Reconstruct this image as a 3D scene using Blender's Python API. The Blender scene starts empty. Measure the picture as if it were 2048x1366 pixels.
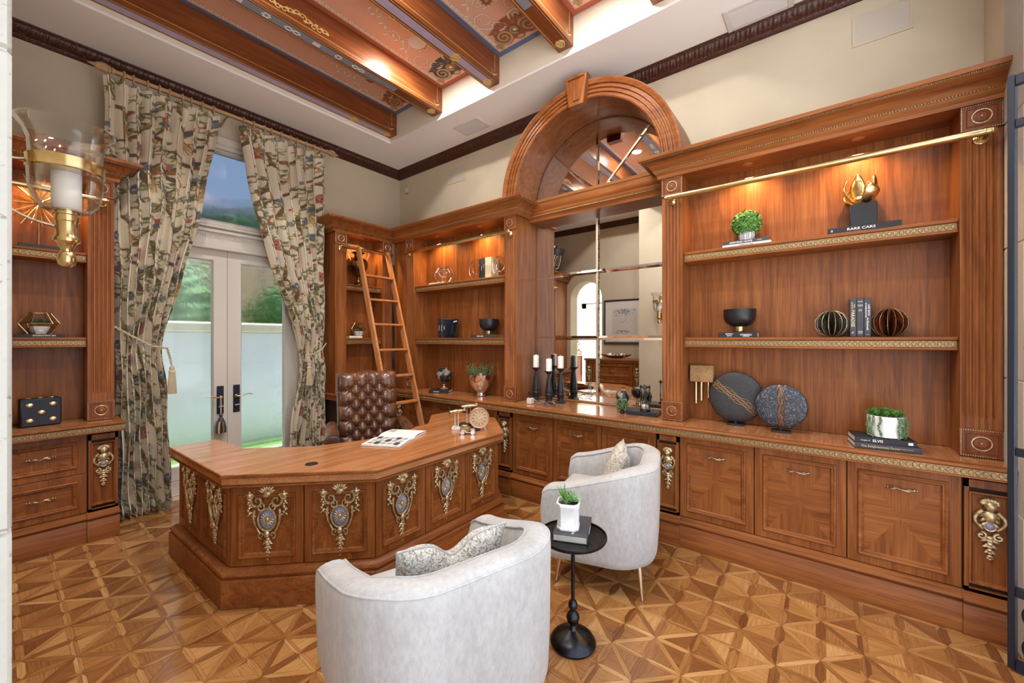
import bpy, bmesh, math, random
import numpy as np
from mathutils import Vector, Matrix
PI = math.pi
R = math.radians
random.seed(7)
rng = np.random.default_rng(7)
S = bpy.context.scene
C = S.collection

# ---------------------------------------------------------------- camera
cam = bpy.data.cameras.new('camera')
cam.sensor_width = 36.0
cam.lens = 36.0 * 803 / 2048
cam.shift_y = -5.0 / 2048
cam.clip_start = 0.02
cam.clip_end = 200
camo = bpy.data.objects.new('camera', cam)
C.objects.link(camo)
camo.location = (0, 0, 1.5)
camo.rotation_euler = (PI / 2, 0, R(37.8 - 90))
S.camera = camo

# ---------------------------------------------------------------- sky, colour management
W = bpy.data.worlds.new('sky')
S.world = W
W.use_nodes = True
wn, wl = W.node_tree.nodes, W.node_tree.links
wn.clear()
w_out = wn.new('ShaderNodeOutputWorld')
w_bg = wn.new('ShaderNodeBackground')
w_bg.inputs['Strength'].default_value = 1.8
w_ramp = wn.new('ShaderNodeValToRGB')
w_sep = wn.new('ShaderNodeSeparateXYZ')
w_tc = wn.new('ShaderNodeTexCoord')
wl.new(w_tc.outputs['Generated'], w_sep.inputs[0])
wl.new(w_sep.outputs['Z'], w_ramp.inputs[0])
w_ramp.color_ramp.elements[0].position = 0.0
w_ramp.color_ramp.elements[0].color = (0.96, 0.97, 1.0, 1)
w_ramp.color_ramp.elements[1].position = 0.75
w_ramp.color_ramp.elements[1].color = (0.62, 0.76, 0.96, 1)
wl.new(w_ramp.outputs[0], w_bg.inputs['Color'])
wl.new(w_bg.outputs[0], w_out.inputs[0])
S.view_settings.view_transform = 'Standard'
S.view_settings.look = 'None'
S.view_settings.gamma = 1.0
S.view_settings.use_curve_mapping = False
S.view_settings.exposure = 0.35
S.cycles.use_denoising = True
S.cycles.max_bounces = 8
S.cycles.diffuse_bounces = 5
S.cycles.glossy_bounces = 4
S.cycles.transmission_bounces = 6
S.cycles.transparent_max_bounces = 10
S.cycles.sample_clamp_indirect = 6.0
S.cycles.caustics_reflective = False
S.cycles.caustics_refractive = False

# sun from the east: it lights lawn and hall floor outside and runs parallel to the openings
sun = bpy.data.lights.new('sun', 'SUN')
sun.energy = 19
sun.angle = R(1.5)
sun.color = (1.0, .97, .94)
suno = bpy.data.objects.new('sun', sun)
C.objects.link(suno)
suno.rotation_euler = (R(-1.5), R(36), 0)

# ---------------------------------------------------------------- helpers
PM = {}          # world matrix of every object, by name

def tag(o, label=None, cat=None, group=None, kind=None):
    if label: o['label'] = label
    if cat: o['category'] = cat
    if group: o['group'] = group
    if kind: o['kind'] = kind
    return o

def thing(name, label, cat, loc=(0, 0, 0), rz=0.0, group=None):
    o = bpy.data.objects.new(name, None)
    C.objects.link(o)
    o.empty_display_size = 0.05
    o.location = loc
    o.rotation_euler = (0, 0, rz)
    PM[o.name] = Matrix.Translation(loc) @ Matrix.Rotation(rz, 4, 'Z')
    return tag(o, label, cat, group)

def link(name, me, parent=None, M=None):
    o = bpy.data.objects.new(name, me)
    C.objects.link(o)
    if parent is not None:
        o.parent = parent
        base = PM[parent.name]
    else:
        base = Matrix.Identity(4)
    if M is not None:
        o.matrix_local = M
        PM[o.name] = base @ M
    else:
        PM[o.name] = base
    return o

def copy_tree(o, parent=None):
    c = o.copy()
    C.objects.link(c)
    if parent is not None:
        c.parent = parent
    for ch in o.children:
        copy_tree(ch, c)
    return c

class MB:
    def __init__(s, T=None):
        s.v = []; s.f = []; s.m = []; s.T = T
    def add(s, vs, fs, m=0):
        o = len(s.v)
        if s.T is not None:
            vs = [tuple(s.T @ Vector(p)) for p in vs]
        s.v.extend([tuple(p) for p in vs])
        for k, f in enumerate(fs):
            s.f.append([i + o for i in f])
            s.m.append(m[k] if isinstance(m, (list, tuple)) else m)
        return s
    # chamfered box
    def box(s, x0, x1, y0, y1, z0, z1, c=0.0, m=0, F=None):
        if x0 > x1: x0, x1 = x1, x0
        if y0 > y1: y0, y1 = y1, y0
        if z0 > z1: z0, z1 = z1, z0
        c = min(c, (x1 - x0) * .45, (y1 - y0) * .45, (z1 - z0) * .45)
        if c <= 0:
            vs = [(x, y, z) for x in (x0, x1) for y in (y0, y1) for z in (z0, z1)]
            fs = [(0, 1, 3, 2), (4, 6, 7, 5), (0, 4, 5, 1), (2, 3, 7, 6), (0, 2, 6, 4), (1, 5, 7, 3)]
        else:
            vs = []; idx = {}
            X = (x0, x1); Y = (y0, y1); Z = (z0, z1)
            for i in (0, 1):
                for j in (0, 1):
                    for k in (0, 1):
                        sx = c if i == 0 else -c; sy = c if j == 0 else -c; sz = c if k == 0 else -c
                        for a, p in (('x', (X[i], Y[j] + sy, Z[k] + sz)), ('y', (X[i] + sx, Y[j], Z[k] + sz)), ('z', (X[i] + sx, Y[j] + sy, Z[k]))):
                            idx[(i, j, k, a)] = len(vs); vs.append(p)
            fs = []
            for i in (0, 1): fs.append([idx[(i, 0, 0, 'x')], idx[(i, 1, 0, 'x')], idx[(i, 1, 1, 'x')], idx[(i, 0, 1, 'x')]])
            for j in (0, 1): fs.append([idx[(0, j, 0, 'y')], idx[(1, j, 0, 'y')], idx[(1, j, 1, 'y')], idx[(0, j, 1, 'y')]])
            for k in (0, 1): fs.append([idx[(0, 0, k, 'z')], idx[(1, 0, k, 'z')], idx[(1, 1, k, 'z')], idx[(0, 1, k, 'z')]])
            for j in (0, 1):
                for k in (0, 1): fs.append([idx[(0, j, k, 'y')], idx[(1, j, k, 'y')], idx[(1, j, k, 'z')], idx[(0, j, k, 'z')]])
            for i in (0, 1):
                for k in (0, 1): fs.append([idx[(i, 0, k, 'x')], idx[(i, 1, k, 'x')], idx[(i, 1, k, 'z')], idx[(i, 0, k, 'z')]])
            for i in (0, 1):
                for j in (0, 1): fs.append([idx[(i, j, 0, 'x')], idx[(i, j, 1, 'x')], idx[(i, j, 1, 'y')], idx[(i, j, 0, 'y')]])
            for i in (0, 1):
                for j in (0, 1):
                    for k in (0, 1): fs.append([idx[(i, j, k, a)] for a in 'xyz'])
        if F: vs = [F(*p) for p in vs]
        return s.add(vs, fs, m)
    # polygon in the plane, extruded between z0 and z1
    def prism(s, poly, z0, z1, m=0, F=None):
        n = len(poly)
        vs = [(p[0], p[1], z0) for p in poly] + [(p[0], p[1], z1) for p in poly]
        fs = [list(range(n))[::-1], list(range(n, 2 * n))] + [[i, (i + 1) % n, n + (i + 1) % n, n + i] for i in range(n)]
        if F: vs = [F(*p) for p in vs]
        return s.add(vs, fs, m)
    def lathe(s, prof, seg=24, c=(0, 0, 0), m=0, M=None, a0=0, a1=None):
        full = a1 is None
        a1 = a0 + 2 * PI if full else a1
        na = seg if full else seg + 1
        vs = []
        for i in range(na):
            a = a0 + (a1 - a0) * i / seg
            for r, z in prof:
                vs.append((c[0] + r * math.cos(a), c[1] + r * math.sin(a), c[2] + z))
        k = len(prof); fs = []
        for i in range(seg):
            j = (i + 1) % na
            for q in range(k - 1):
                fs.append([i * k + q, j * k + q, j * k + q + 1, i * k + q + 1])
        if full:
            if prof[0][0] > 1e-5: fs.append([i * k for i in range(na)][::-1])
            if prof[-1][0] > 1e-5: fs.append([i * k + k - 1 for i in range(na)])
        if M is not None: vs = [tuple(M @ Vector(p)) for p in vs]
        return s.add(vs, fs, m)
    def tube(s, path, r, seg=8, closed=False, m=0, cap=True, flat=1.0):
        P = [Vector(p) for p in path]; n = len(P)
        rr = r if isinstance(r, (list, tuple)) else [r] * n
        vs = []; prev = None
        for i in range(n):
            if closed: t = P[(i + 1) % n] - P[i - 1]
            else: t = P[min(i + 1, n - 1)] - P[max(i - 1, 0)]
            t = t.normalized() if t.length > 1e-9 else Vector((0, 0, 1))
            if prev is None:
                a = Vector((0, 0, 1)) if abs(t.z) < .9 else Vector((1, 0, 0))
                nrm = t.cross(a).normalized()
            else:
                nrm = (prev - t * prev.dot(t))
                nrm = nrm.normalized() if nrm.length > 1e-6 else t.orthogonal().normalized()
            prev = nrm; b = t.cross(nrm)
            for k in range(seg):
                a = 2 * PI * k / seg
                vs.append(tuple(P[i] + nrm * (math.cos(a) * rr[i]) + b * (math.sin(a) * rr[i] * flat)))
        fs = []
        for i in range(n if closed else n - 1):
            j = (i + 1) % n
            for k in range(seg):
                k2 = (k + 1) % seg
                fs.append([i * seg + k, i * seg + k2, j * seg + k2, j * seg + k])
        if not closed and cap:
            fs.append(list(range(seg))[::-1]); fs.append([(n - 1) * seg + k for k in range(seg)])
        return s.add(vs, fs, m)
    def ball(s, c, r, seg=10, rings=6, m=0, M=None):
        if not isinstance(r, (list, tuple)): r = (r, r, r)
        vs = [(c[0], c[1], c[2] - r[2])]
        for i in range(1, rings):
            t = -PI / 2 + PI * i / rings
            for k in range(seg):
                a = 2 * PI * k / seg
                vs.append((c[0] + r[0] * math.cos(t) * math.cos(a), c[1] + r[1] * math.cos(t) * math.sin(a), c[2] + r[2] * math.sin(t)))
        vs.append((c[0], c[1], c[2] + r[2]))
        fs = [[0, 1 + (k + 1) % seg, 1 + k] for k in range(seg)]
        for i in range(rings - 2):
            for k in range(seg):
                k2 = (k + 1) % seg; a = 1 + i * seg; b = a + seg
                fs.append([a + k, a + k2, b + k2, b + k])
        t = len(vs) - 1; a = 1 + (rings - 2) * seg
        fs += [[a + k, a + (k + 1) % seg, t] for k in range(seg)]
        if M is not None: vs = [tuple(M @ Vector(p)) for p in vs]
        return s.add(vs, fs, m)
    # moulding: profile (p outward, z) swept along a path in plan with mitred corners
    def sweep(s, path, prof, side=1, segs=None, closed=False, m=0, cap=True):
        n = len(path); P = [Vector((p[0], p[1])) for p in path]
        mit = []
        for i in range(n):
            def nr(a, b):
                d = (b - a).normalized(); return Vector((d.y, -d.x)) * side
            if closed: n1, n2 = nr(P[i - 1], P[i]), nr(P[i], P[(i + 1) % n])
            else:
                n1 = nr(P[i - 1], P[i]) if i > 0 else None
                n2 = nr(P[i], P[i + 1]) if i < n - 1 else None
                n1 = n1 or n2; n2 = n2 or n1
            b = n1 + n2
            mit.append(b / max(1e-6, 1 + n1.dot(n2)))
        k = len(prof); vs = []
        for i in range(n):
            for p, z in prof:
                q = P[i] + mit[i] * p; vs.append((q.x, q.y, z))
        fs = []; use = range(n if closed else n - 1) if segs is None else segs
        for i in use:
            j = (i + 1) % n
            for q in range(k - 1): fs.append([i * k + q, j * k + q, j * k + q + 1, i * k + q + 1])
        if cap and not closed:
            u = list(use)
            fs.append([u[0] * k + q for q in range(k)]); fs.append([(u[-1] + 1) * k + q for q in range(k)])
        return s.add(vs, fs, m)
    # concentric rectangles in the (u, z) plane: rings of (inset, n)
    def rings(s, F, u0, u1, z0, z1, prof, m=0, fill=None):
        vs = []
        for t, n in prof:
            vs += [F(u0 + t, n, z0 + t), F(u1 - t, n, z0 + t), F(u1 - t, n, z1 - t), F(u0 + t, n, z1 - t)]
        fs = []
        for i in range(len(prof) - 1):
            for k in range(4):
                k2 = (k + 1) % 4
                fs.append([i * 4 + k, i * 4 + k2, i * 4 + 4 + k2, i * 4 + 4 + k])
        s.add(vs, fs, m)
        if fill is not None:
            t, n = prof[-1]
            a, b, c, d = u0 + t, u1 - t, z0 + t, z1 - t
            if isinstance(fill, tuple):
                cu, cz = (a + b) / 2, (c + d) / 2
                s.add([F(a, n, c), F(b, n, c), F(b, n, d), F(a, n, d), F(cu, n, cz)], [(0, 1, 4), (1, 2, 4), (2, 3, 4), (3, 0, 4)], [fill[0], fill[1], fill[0], fill[1]])
            else:
                s.add([F(a, n, c), F(b, n, c), F(b, n, d), F(a, n, d)], [(0, 1, 2, 3)], fill)
        return s
    def mesh(s, name, mats, smooth=38, recalc=True):
        me = bpy.data.meshes.new(name)
        me.from_pydata(s.v, [], s.f)
        if not isinstance(mats, (list, tuple)): mats = [mats]
        for mt in mats: me.materials.append(mt)
        if len(mats) > 1: me.polygons.foreach_set('material_index', s.m)
        if recalc:
            bm = bmesh.new(); bm.from_mesh(me)
            bmesh.ops.recalc_face_normals(bm, faces=bm.faces)
            bm.to_mesh(me); bm.free()
        if smooth:
            me.polygons.foreach_set('use_smooth', [True] * len(me.polygons))
            me.set_sharp_from_angle(angle=R(smooth))
        me.update()
        return me
    def build(s, name, mats, parent=None, world=True, smooth=38, recalc=True):
        if parent is not None and world:
            Mi = PM[parent.name].inverted()
            s.v = [tuple(Mi @ Vector(p)) for p in s.v]
        return link(name, s.mesh(name, mats, smooth, recalc), parent)

def struct(name, mb, mats, parent=None, **kw):
    o = mb.build(name, mats, parent, **kw)
    if parent is None: o['kind'] = 'structure'
    return o

def grid_mesh(name, pts, mat, cols=None, closed_u=False, uv=None):
    """pts: (ny, nx, 3) array -> mesh, optional colour attribute, optional uv per vertex"""
    ny, nx = pts.shape[:2]
    me = bpy.data.meshes.new(name)
    idx = np.arange(ny * nx).reshape(ny, nx)
    if closed_u:
        idx = np.concatenate([idx, idx[:, :1]], axis=1)
    q = np.stack([idx[:-1, :-1], idx[:-1, 1:], idx[1:, 1:], idx[1:, :-1]], -1).reshape(-1, 4)
    me.vertices.add(ny * nx)
    me.vertices.foreach_set('co', np.ascontiguousarray(pts, dtype=np.float32).ravel())
    me.loops.add(q.size)
    me.loops.foreach_set('vertex_index', q.ravel().astype(np.int32))
    me.polygons.add(len(q))
    me.polygons.foreach_set('loop_start', (np.arange(len(q)) * 4).astype(np.int32))
    me.polygons.foreach_set('loop_total', np.full(len(q), 4, dtype=np.int32))
    me.polygons.foreach_set('use_smooth', [True] * len(q))
    me.update(calc_edges=True)
    me.validate()
    if cols is not None:
        a = me.color_attributes.new('paint', 'FLOAT_COLOR', 'POINT')
        c4 = np.ones((ny * nx, 4), dtype=np.float32); c4[:, :3] = cols.reshape(-1, 3)
        a.data.foreach_set('color', c4.ravel())
    if mat: me.materials.append(mat)
    return me

def text_mesh(txt, size, mat, M, parent, name='lettering', extrude=0.0004, bold=False, sx=1.0):
    cu = bpy.data.curves.new('t', 'FONT')
    cu.body = txt; cu.size = size; cu.extrude = extrude; cu.align_x = 'CENTER'; cu.align_y = 'CENTER'
    cu.resolution_u = 2
    if bold: cu.offset = size * .012
    o = bpy.data.objects.new('t', cu); C.objects.link(o)
    bpy.context.view_layer.update()
    me = bpy.data.meshes.new_from_object(o.evaluated_get(bpy.context.evaluated_depsgraph_get()))
    bpy.data.objects.remove(o); bpy.data.curves.remove(cu)
    me.transform(Matrix.Diagonal((sx, 1, 1, 1)))
    me.transform(PM[parent.name].inverted() @ M)
    me.materials.clear(); me.materials.append(mat)
    return link(name, me, parent)

def basis(o, ex, ey, ez=None):
    ex = Vector(ex).normalized(); ey = Vector(ey).normalized(); ez = Vector(ez).normalized() if ez else ex.cross(ey)
    M = Matrix.Identity(4)
    for i in range(3):
        M[i][0], M[i][1], M[i][2], M[i][3] = ex[i], ey[i], ez[i], o[i]
    return M

# frames: u along a wall, n out of it, z up
XA, YB, XL = 3.60, 4.85, -0.64
def FA(u, n, z): return (XA - n, u, z)
def FB(u, n, z): return (u, YB - n, z)
def FL(u, n, z): return (XL + n, u, z)
def frame(o, d):
    """frame along a line in plan from o in direction d, n to the right of d"""
    o = Vector(o); d = Vector(d).normalized(); nn = Vector((d.y, -d.x))
    return lambda u, n, z: (o.x + d.x * u + nn.x * n, o.y + d.y * u + nn.y * n, z)
def shift(F, n0): return lambda u, n, z: F(u, n + n0, z)
# ---------------------------------------------------------------- materials
MAT = {}
class NT:
    def __init__(s, name):
        s.m = bpy.data.materials.new(name); s.m.use_nodes = True
        s.t = s.m.node_tree; s.t.nodes.clear()
        s.out = s.t.nodes.new('ShaderNodeOutputMaterial')
        MAT[name] = s.m
    def n(s, typ, **kw):
        nd = s.t.nodes.new('ShaderNode' + typ)
        for k, v in kw.items():
            if k.startswith('i_'): nd.inputs[k[2:].replace('_', ' ')].default_value = v
            else: setattr(nd, k, v)
        return nd
    def l(s, a, b): s.t.links.new(a, b)
    def bsdf(s, **kw):
        b = s.n('BsdfPrincipled')
        for k, v in kw.items(): b.inputs[k.replace('_', ' ')].default_value = v
        s.l(b.outputs[0], s.out.inputs[0]); s.b = b
        return b
    def ramp(s, fac, stops, interp='LINEAR'):
        r = s.n('ValToRGB'); r.color_ramp.interpolation = interp
        e = r.color_ramp.elements
        while len(e) < len(stops): e.new(0.5)
        for k, (p, c) in enumerate(stops):
            e[k].position = p; e[k].color = (*c, 1) if len(c) == 3 else c
        s.l(fac, r.inputs[0]); return r
    def coords(s, kind='Object', scale=(1, 1, 1), rand=0.0, rot=(0, 0, 0)):
        tc = s.n('TexCoord'); mp = s.n('Mapping')
        mp.inputs['Scale'].default_value = scale; mp.inputs['Rotation'].default_value = rot
        s.l(tc.outputs[kind], mp.inputs['Vector'])
        if rand:
            oi = s.n('ObjectInfo'); mu = s.n('Math', operation='MULTIPLY'); mu.inputs[1].default_value = rand
            s.l(oi.outputs['Random'], mu.inputs[0])
            cb = s.n('CombineXYZ'); s.l(mu.outputs[0], cb.inputs[0]); s.l(mu.outputs[0], cb.inputs[1]); s.l(mu.outputs[0], cb.inputs[2])
            s.l(cb.outputs[0], mp.inputs['Location'])
        return mp.outputs[0]
    def noise(s, vec, scale, detail=4, rough=.55, dist=0.0):
        nz = s.n('TexNoise'); nz.inputs['Scale'].default_value = scale; nz.inputs['Detail'].default_value = detail
        nz.inputs['Roughness'].default_value = rough; nz.inputs['Distortion'].default_value = dist
        if vec is not None: s.l(vec, nz.inputs['Vector'])
        return nz.outputs['Fac']
    def bump(s, h, strength, dist=.002):
        b = s.n('Bump'); b.inputs['Strength'].default_value = strength; b.inputs['Distance'].default_value = dist
        s.l(h, b.inputs['Height']); s.l(b.outputs[0], s.b.inputs['Normal']); return b
    def mix(s, fac, a, b, mode='MIX'):
        mx = s.n('Mix', data_type='RGBA', blend_type=mode)
        if isinstance(fac, (int, float)): mx.inputs[0].default_value = fac
        else: s.l(fac, mx.inputs[0])
        for k, v in ((6, a), (7, b)):
            if isinstance(v, tuple): mx.inputs[k].default_value = (*v, 1) if len(v) == 3 else v
            else: s.l(v, mx.inputs[k])
        return mx.outputs[2]

def plain(name, col, rough=.5, metal=0.0, noise=0.0, nscale=30, bump=0.0, coat=0.0, sheen=0.0, spec=.5):
    t = NT(name); b = t.bsdf(Roughness=rough, Metallic=metal)
    b.inputs['Base Color'].default_value = (*col, 1)
    b.inputs['Specular IOR Level'].default_value = spec
    if coat: b.inputs['Coat Weight'].default_value = coat
    if sheen: b.inputs['Sheen Weight'].default_value = sheen
    if noise or bump:
        v = t.coords('Object', (1, 1, 1), 5.0); f = t.noise(v, nscale, 5)
        if noise:
            lo = tuple(max(0, c * (1 - noise)) for c in col); hi = tuple(min(1, c * (1 + noise)) for c in col)
            t.l(t.ramp(f, [(.3, lo), (.7, hi)]).outputs[0], b.inputs['Base Color'])
        if bump: t.bump(f, bump)
    return t.m

def wood(name, axis, dark, mid, light, rough=.36, coat=.0, spec=.25, along=1.1, across=13, fine=120):
    t = NT(name); b = t.bsdf(Roughness=rough)
    b.inputs['Coat Weight'].default_value = coat; b.inputs['Coat Roughness'].default_value = .12; b.inputs['Specular IOR Level'].default_value = spec
    sc = [across] * 3; sc['xyz'.index(axis)] = along
    v = t.coords('Object', tuple(sc), 7.0)
    f1 = t.noise(v, 1.0, 5, .6, 1.2)
    sc2 = [fine] * 3; sc2['xyz'.index(axis)] = along * 3
    v2 = t.coords('Object', tuple(sc2), 3.0)
    f2 = t.noise(v2, 1.0, 3, .6)
    r = t.ramp(f1, [(.28, dark), (.5, mid), (.72, light)])
    g = t.ramp(f2, [(.35, (.72, .68, .64)), (.62, (1, 1, 1))])
    c = t.mix(1.0, r.outputs[0], g.outputs[0], 'MULTIPLY')
    t.l(c, b.inputs['Base Color']); t.bump(f2, .05, .001)
    return t.m

CH = dict(dark=(.175, .052, .013), mid=(.285, .094, .024), light=(.375, .138, .038))
for ax in 'xyz': wood('cherry_' + ax, ax, **CH)
wood('cherry_red', 'z', (.15, .042, .015), (.235, .072, .025), (.31, .105, .037))
wood('desk_wood_lit', 'x', (.38, .145, .052), (.52, .215, .082), (.62, .28, .115), rough=.2, coat=.5, spec=.5)  # base colour lightened to carry the window's reflection on the tops
wood('beam_wood', 'x', (.14, .036, .010), (.24, .066, .018), (.33, .105, .03), rough=.3, coat=.15, spec=.5)
wood('ladder_wood', 'z', (.42, .16, .055), (.54, .23, .085), (.62, .29, .12), rough=.35)
wood('oak_light', 'x', (.30, .17, .075), (.40, .24, .11), (.48, .30, .15), rough=.5, coat=0, across=20)
wood('rod_wood', 'x', (.42, .27, .14), (.55, .37, .20), (.66, .47, .28), rough=.5, coat=0, across=30)

def metal_mat(name, a, b_, rough, nscale=60, metal=1.0):
    t = NT(name); b = t.bsdf(Roughness=rough, Metallic=metal)
    f = t.noise(t.coords('Object'), nscale, 4)
    t.l(t.ramp(f, [(.35, a), (.65, b_)]).outputs[0], b.inputs['Base Color'])
    t.bump(f, .08, .001)
    return t.m
metal_mat('gilt', (.42, .30, .14), (.86, .72, .46), .38, metal=.75)
metal_mat('gilt_trim', (.20, .115, .05), (.48, .34, .17), .45, 200, metal=.7)
metal_mat('brass', (.58, .43, .20), (.74, .58, .31), .2, 12)
metal_mat('bronze', (.34, .25, .16), (.55, .44, .31), .35)
metal_mat('gold_leaf', (.70, .50, .18), (.95, .78, .42), .28)
metal_mat('silver', (.62, .62, .64), (.86, .86, .88), .16, 8)
metal_mat('chrome', (.75, .75, .76), (.85, .85, .86), .08, 4)
metal_mat('gunmetal', (.035, .035, .04), (.06, .06, .065), .33, 30)
metal_mat('leg_gold', (.60, .45, .31), (.75, .60, .44), .2, 10)
plain('iron_dark', (.018, .022, .035), .4, .3)
plain('enamel_blue', (.25, .30, .45), .25)
plain('black', (.012, .012, .014), .38)
plain('black_gloss', (.010, .010, .012), .2, coat=.3)
plain('black_matte', (.014, .014, .018), .6)
plain('charcoal', (.045, .045, .055), .45, noise=.2)
plain('navy_block', (.010, .014, .028), .5)
plain('white_ceramic', (.82, .82, .82), .22)
plain('white_paper', (.78, .77, .74), .7)
plain('page_edge', (.62, .58, .50), .8, noise=.15, nscale=300)
plain('cream_page', (.80, .68, .42), .7)
plain('candle_wax', (.86, .84, .78), .45)
plain('wall_paint', (.560, .490, .365), .75, noise=.07, nscale=1.6, bump=.02)
plain('soffit_white', (.90, .885, .87), .8)
plain('tray_paint', (.78, .71, .58), .8, noise=.05, nscale=2)
plain('frame_white', (.66, .62, .555), .45)
plain('gap_shade_backing', (.03, .012, .006), .7)  # near-black puts the shade of door gaps into the colour; also mirror backing
plain('grille', (.50, .46, .39), .8, noise=.05, nscale=300)
plain('vent_white', (.66, .64, .62), .6)
plain('vent_dark', (.12, .12, .12), .8)
plain('garden_wall', (.62, .66, .70), .9, noise=.05, nscale=3, bump=.2)
plain('garden_ledge', (.60, .56, .42), .9, noise=.1)
plain('bounce_paving', (.62, .60, .57), .8, noise=.06, nscale=6)  # pale ground colour for the added bounce terrace
plain('grass', (.13, .27, .045), .9, noise=.35, nscale=40)
plain('hedge', (.10, .20, .055), .8, noise=.5, nscale=6)
plain('house_pink', (.62, .36, .30), .9, noise=.1, nscale=1)
plain('leaf_green', (.10, .26, .045), .5, noise=.45, nscale=40)
plain('leaf_bright', (.13, .34, .06), .5, noise=.35, nscale=60)
plain('leaf_pale', (.34, .55, .30), .5, noise=.25, nscale=60)
plain('leaf_dark', (.045, .12, .035), .5, noise=.4, nscale=60)
plain('leaf_sage', (.13, .22, .09), .6, noise=.4, nscale=80)
plain('soil', (.05, .035, .025), .95)
plain('nail', (.30, .22, .14), .3, .9)
plain('lettering_white', (.85, .84, .82), .6)
plain('lettering_gold', (.75, .60, .32), .5)
plain('ink', (.06, .06, .07), .8)
plain('lavender', (.42, .36, .50), .55, noise=.08, nscale=8)
plain('beam_blue', (.23, .24, .30), .55, noise=.1, nscale=10)
plain('gold_paint', (.62, .42, .15), .45, noise=.2, nscale=80)
plain('white_paint', (.72, .70, .66), .5)
plain('clock_face', (.55, .38, .22), .4, noise=.12, nscale=120)
plain('clock_case', (.62, .40, .26), .35, .6, noise=.1)
plain('urn_bronze', (.16, .10, .05), .22, .9, noise=.3, nscale=14)
plain('bucket_metal', (.10, .10, .105), .45, .6, noise=.35, nscale=9)
plain('picture_mount', (.70, .69, .66), .8)
plain('picture_frame', (.05, .055, .06), .4)
plain('tassel_cream', (.52, .44, .30), .85, noise=.25, nscale=200)
plain('sand', (.86, .83, .78), .9)
plain('stone_block', (.66, .64, .58), .9)
plain('hall_floor', (.66, .66, .67), .5)
plain('joint_glint', (.62, .50, .36), .6)  # pale tile joint; the bevel's reflection is put into the colour
plain('subfloor', (.05, .03, .018), .9)
plain('lace_grey', (.30, .31, .30), .35, .7)

def ripple_glass(name, blur, tint):
    t = NT(name)
    tr = t.n('BsdfTransparent'); tr.inputs[0].default_value = (*tint, 1); gl = t.n('BsdfGlossy'); gl.inputs['Roughness'].default_value = .06
    rf = t.n('BsdfRefraction'); rf.inputs['IOR'].default_value = 1.12; rf.inputs['Roughness'].default_value = .12; rf.inputs[0].default_value = (*tint, 1)
    v = t.coords('Object', (70, 70, 9)); f = t.noise(v, 1.0, 3)
    bp = t.n('Bump'); bp.inputs['Strength'].default_value = .55; bp.inputs['Distance'].default_value = .006
    t.l(f, bp.inputs['Height']); t.l(bp.outputs[0], rf.inputs['Normal'])
    m1 = t.n('MixShader'); m1.inputs[0].default_value = blur
    t.l(tr.outputs[0], m1.inputs[1]); t.l(rf.outputs[0], m1.inputs[2])
    m2 = t.n('MixShader'); m2.inputs[0].default_value = .06
    t.l(m1.outputs[0], m2.inputs[1]); t.l(gl.outputs[0], m2.inputs[2]); t.l(m2.outputs[0], t.out.inputs[0])
    return t.m
ripple_glass('door_glass', .5, (.70, .74, .77)); ripple_glass('transom_glass', .6, (.36, .42, .50))

t = NT('clear_glass')
tr = t.n('BsdfTransparent'); tr.inputs[0].default_value = (.97, .97, .97, 1)
gl = t.n('BsdfGlossy'); gl.inputs['Roughness'].default_value = .02
fr = t.n('LayerWeight'); fr.inputs[0].default_value = .25
mx = t.n('MixShader'); t.l(fr.outputs['Facing'], mx.inputs[0]); t.l(tr.outputs[0], mx.inputs[1]); t.l(gl.outputs[0], mx.inputs[2])
t.l(mx.outputs[0], t.out.inputs[0])

t = NT('mirror'); b = t.bsdf(Metallic=1.0, Roughness=.004); b.inputs['Base Color'].default_value = (.90, .90, .885, 1)

def emit(name, col, st):
    t = NT(name); e = t.n('Emission'); e.inputs[0].default_value = (*col, 1); e.inputs[1].default_value = st
    t.l(e.outputs[0], t.out.inputs[0]); return t.m
emit('lamp_warm', (1.0, .80, .55), 14)
emit('lamp_white', (1.0, .94, .84), 9)

# painted surfaces: colour attribute written stroke by stroke
def painted(name, rough, weave=0.0, sheen=0.0):
    t = NT(name); b = t.bsdf(Roughness=rough)
    a = t.n('Attribute', attribute_name='paint'); t.l(a.outputs['Color'], b.inputs['Base Color'])
    if sheen: b.inputs['Sheen Weight'].default_value = sheen
    if weave:
        f = t.noise(t.coords('Object'), 600, 2); t.bump(f, weave, .0005)
    return t.m
painted('curtain_print', .85, .2, .1)
painted('ceiling_painting', .6)
painted('globe_map', .3)
painted('stone_disc', .45)

# boucle / chenille
t = NT('chenille'); b = t.bsdf(Roughness=.92); b.inputs['Sheen Weight'].default_value = .25
f = t.noise(t.coords('Object', (1, 1, .5)), 55, 6, .65); g = t.noise(t.coords('Object', (1, 1, .35)), 6, 4, .6)
c1 = t.ramp(f, [(.3, (.44, .435, .43)), (.7, (.58, .575, .565))]); c2 = t.ramp(g, [(.35, (.84, .84, .84)), (.65, (1, 1, 1))])
t.l(t.mix(1.0, c1.outputs[0], c2.outputs[0], 'MULTIPLY'), b.inputs['Base Color'])
t.bump(t.noise(t.coords('Object', (1, 1, .4)), 260, 3), .35, .002)

t = NT('tweed'); b = t.bsdf(Roughness=.95)
vo = t.n('TexVoronoi'); vo.inputs['Scale'].default_value = 150; t.l(t.coords('Object'), vo.inputs['Vector'])
t.l(t.ramp(vo.outputs['Color'], [(.35, (.70, .66, .58)), (.6, (.55, .50, .43)), (.8, (.30, .27, .24))]).outputs[0], b.inputs['Base Color'])
t.bump(vo.outputs['Distance'], .8, .004)

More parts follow.
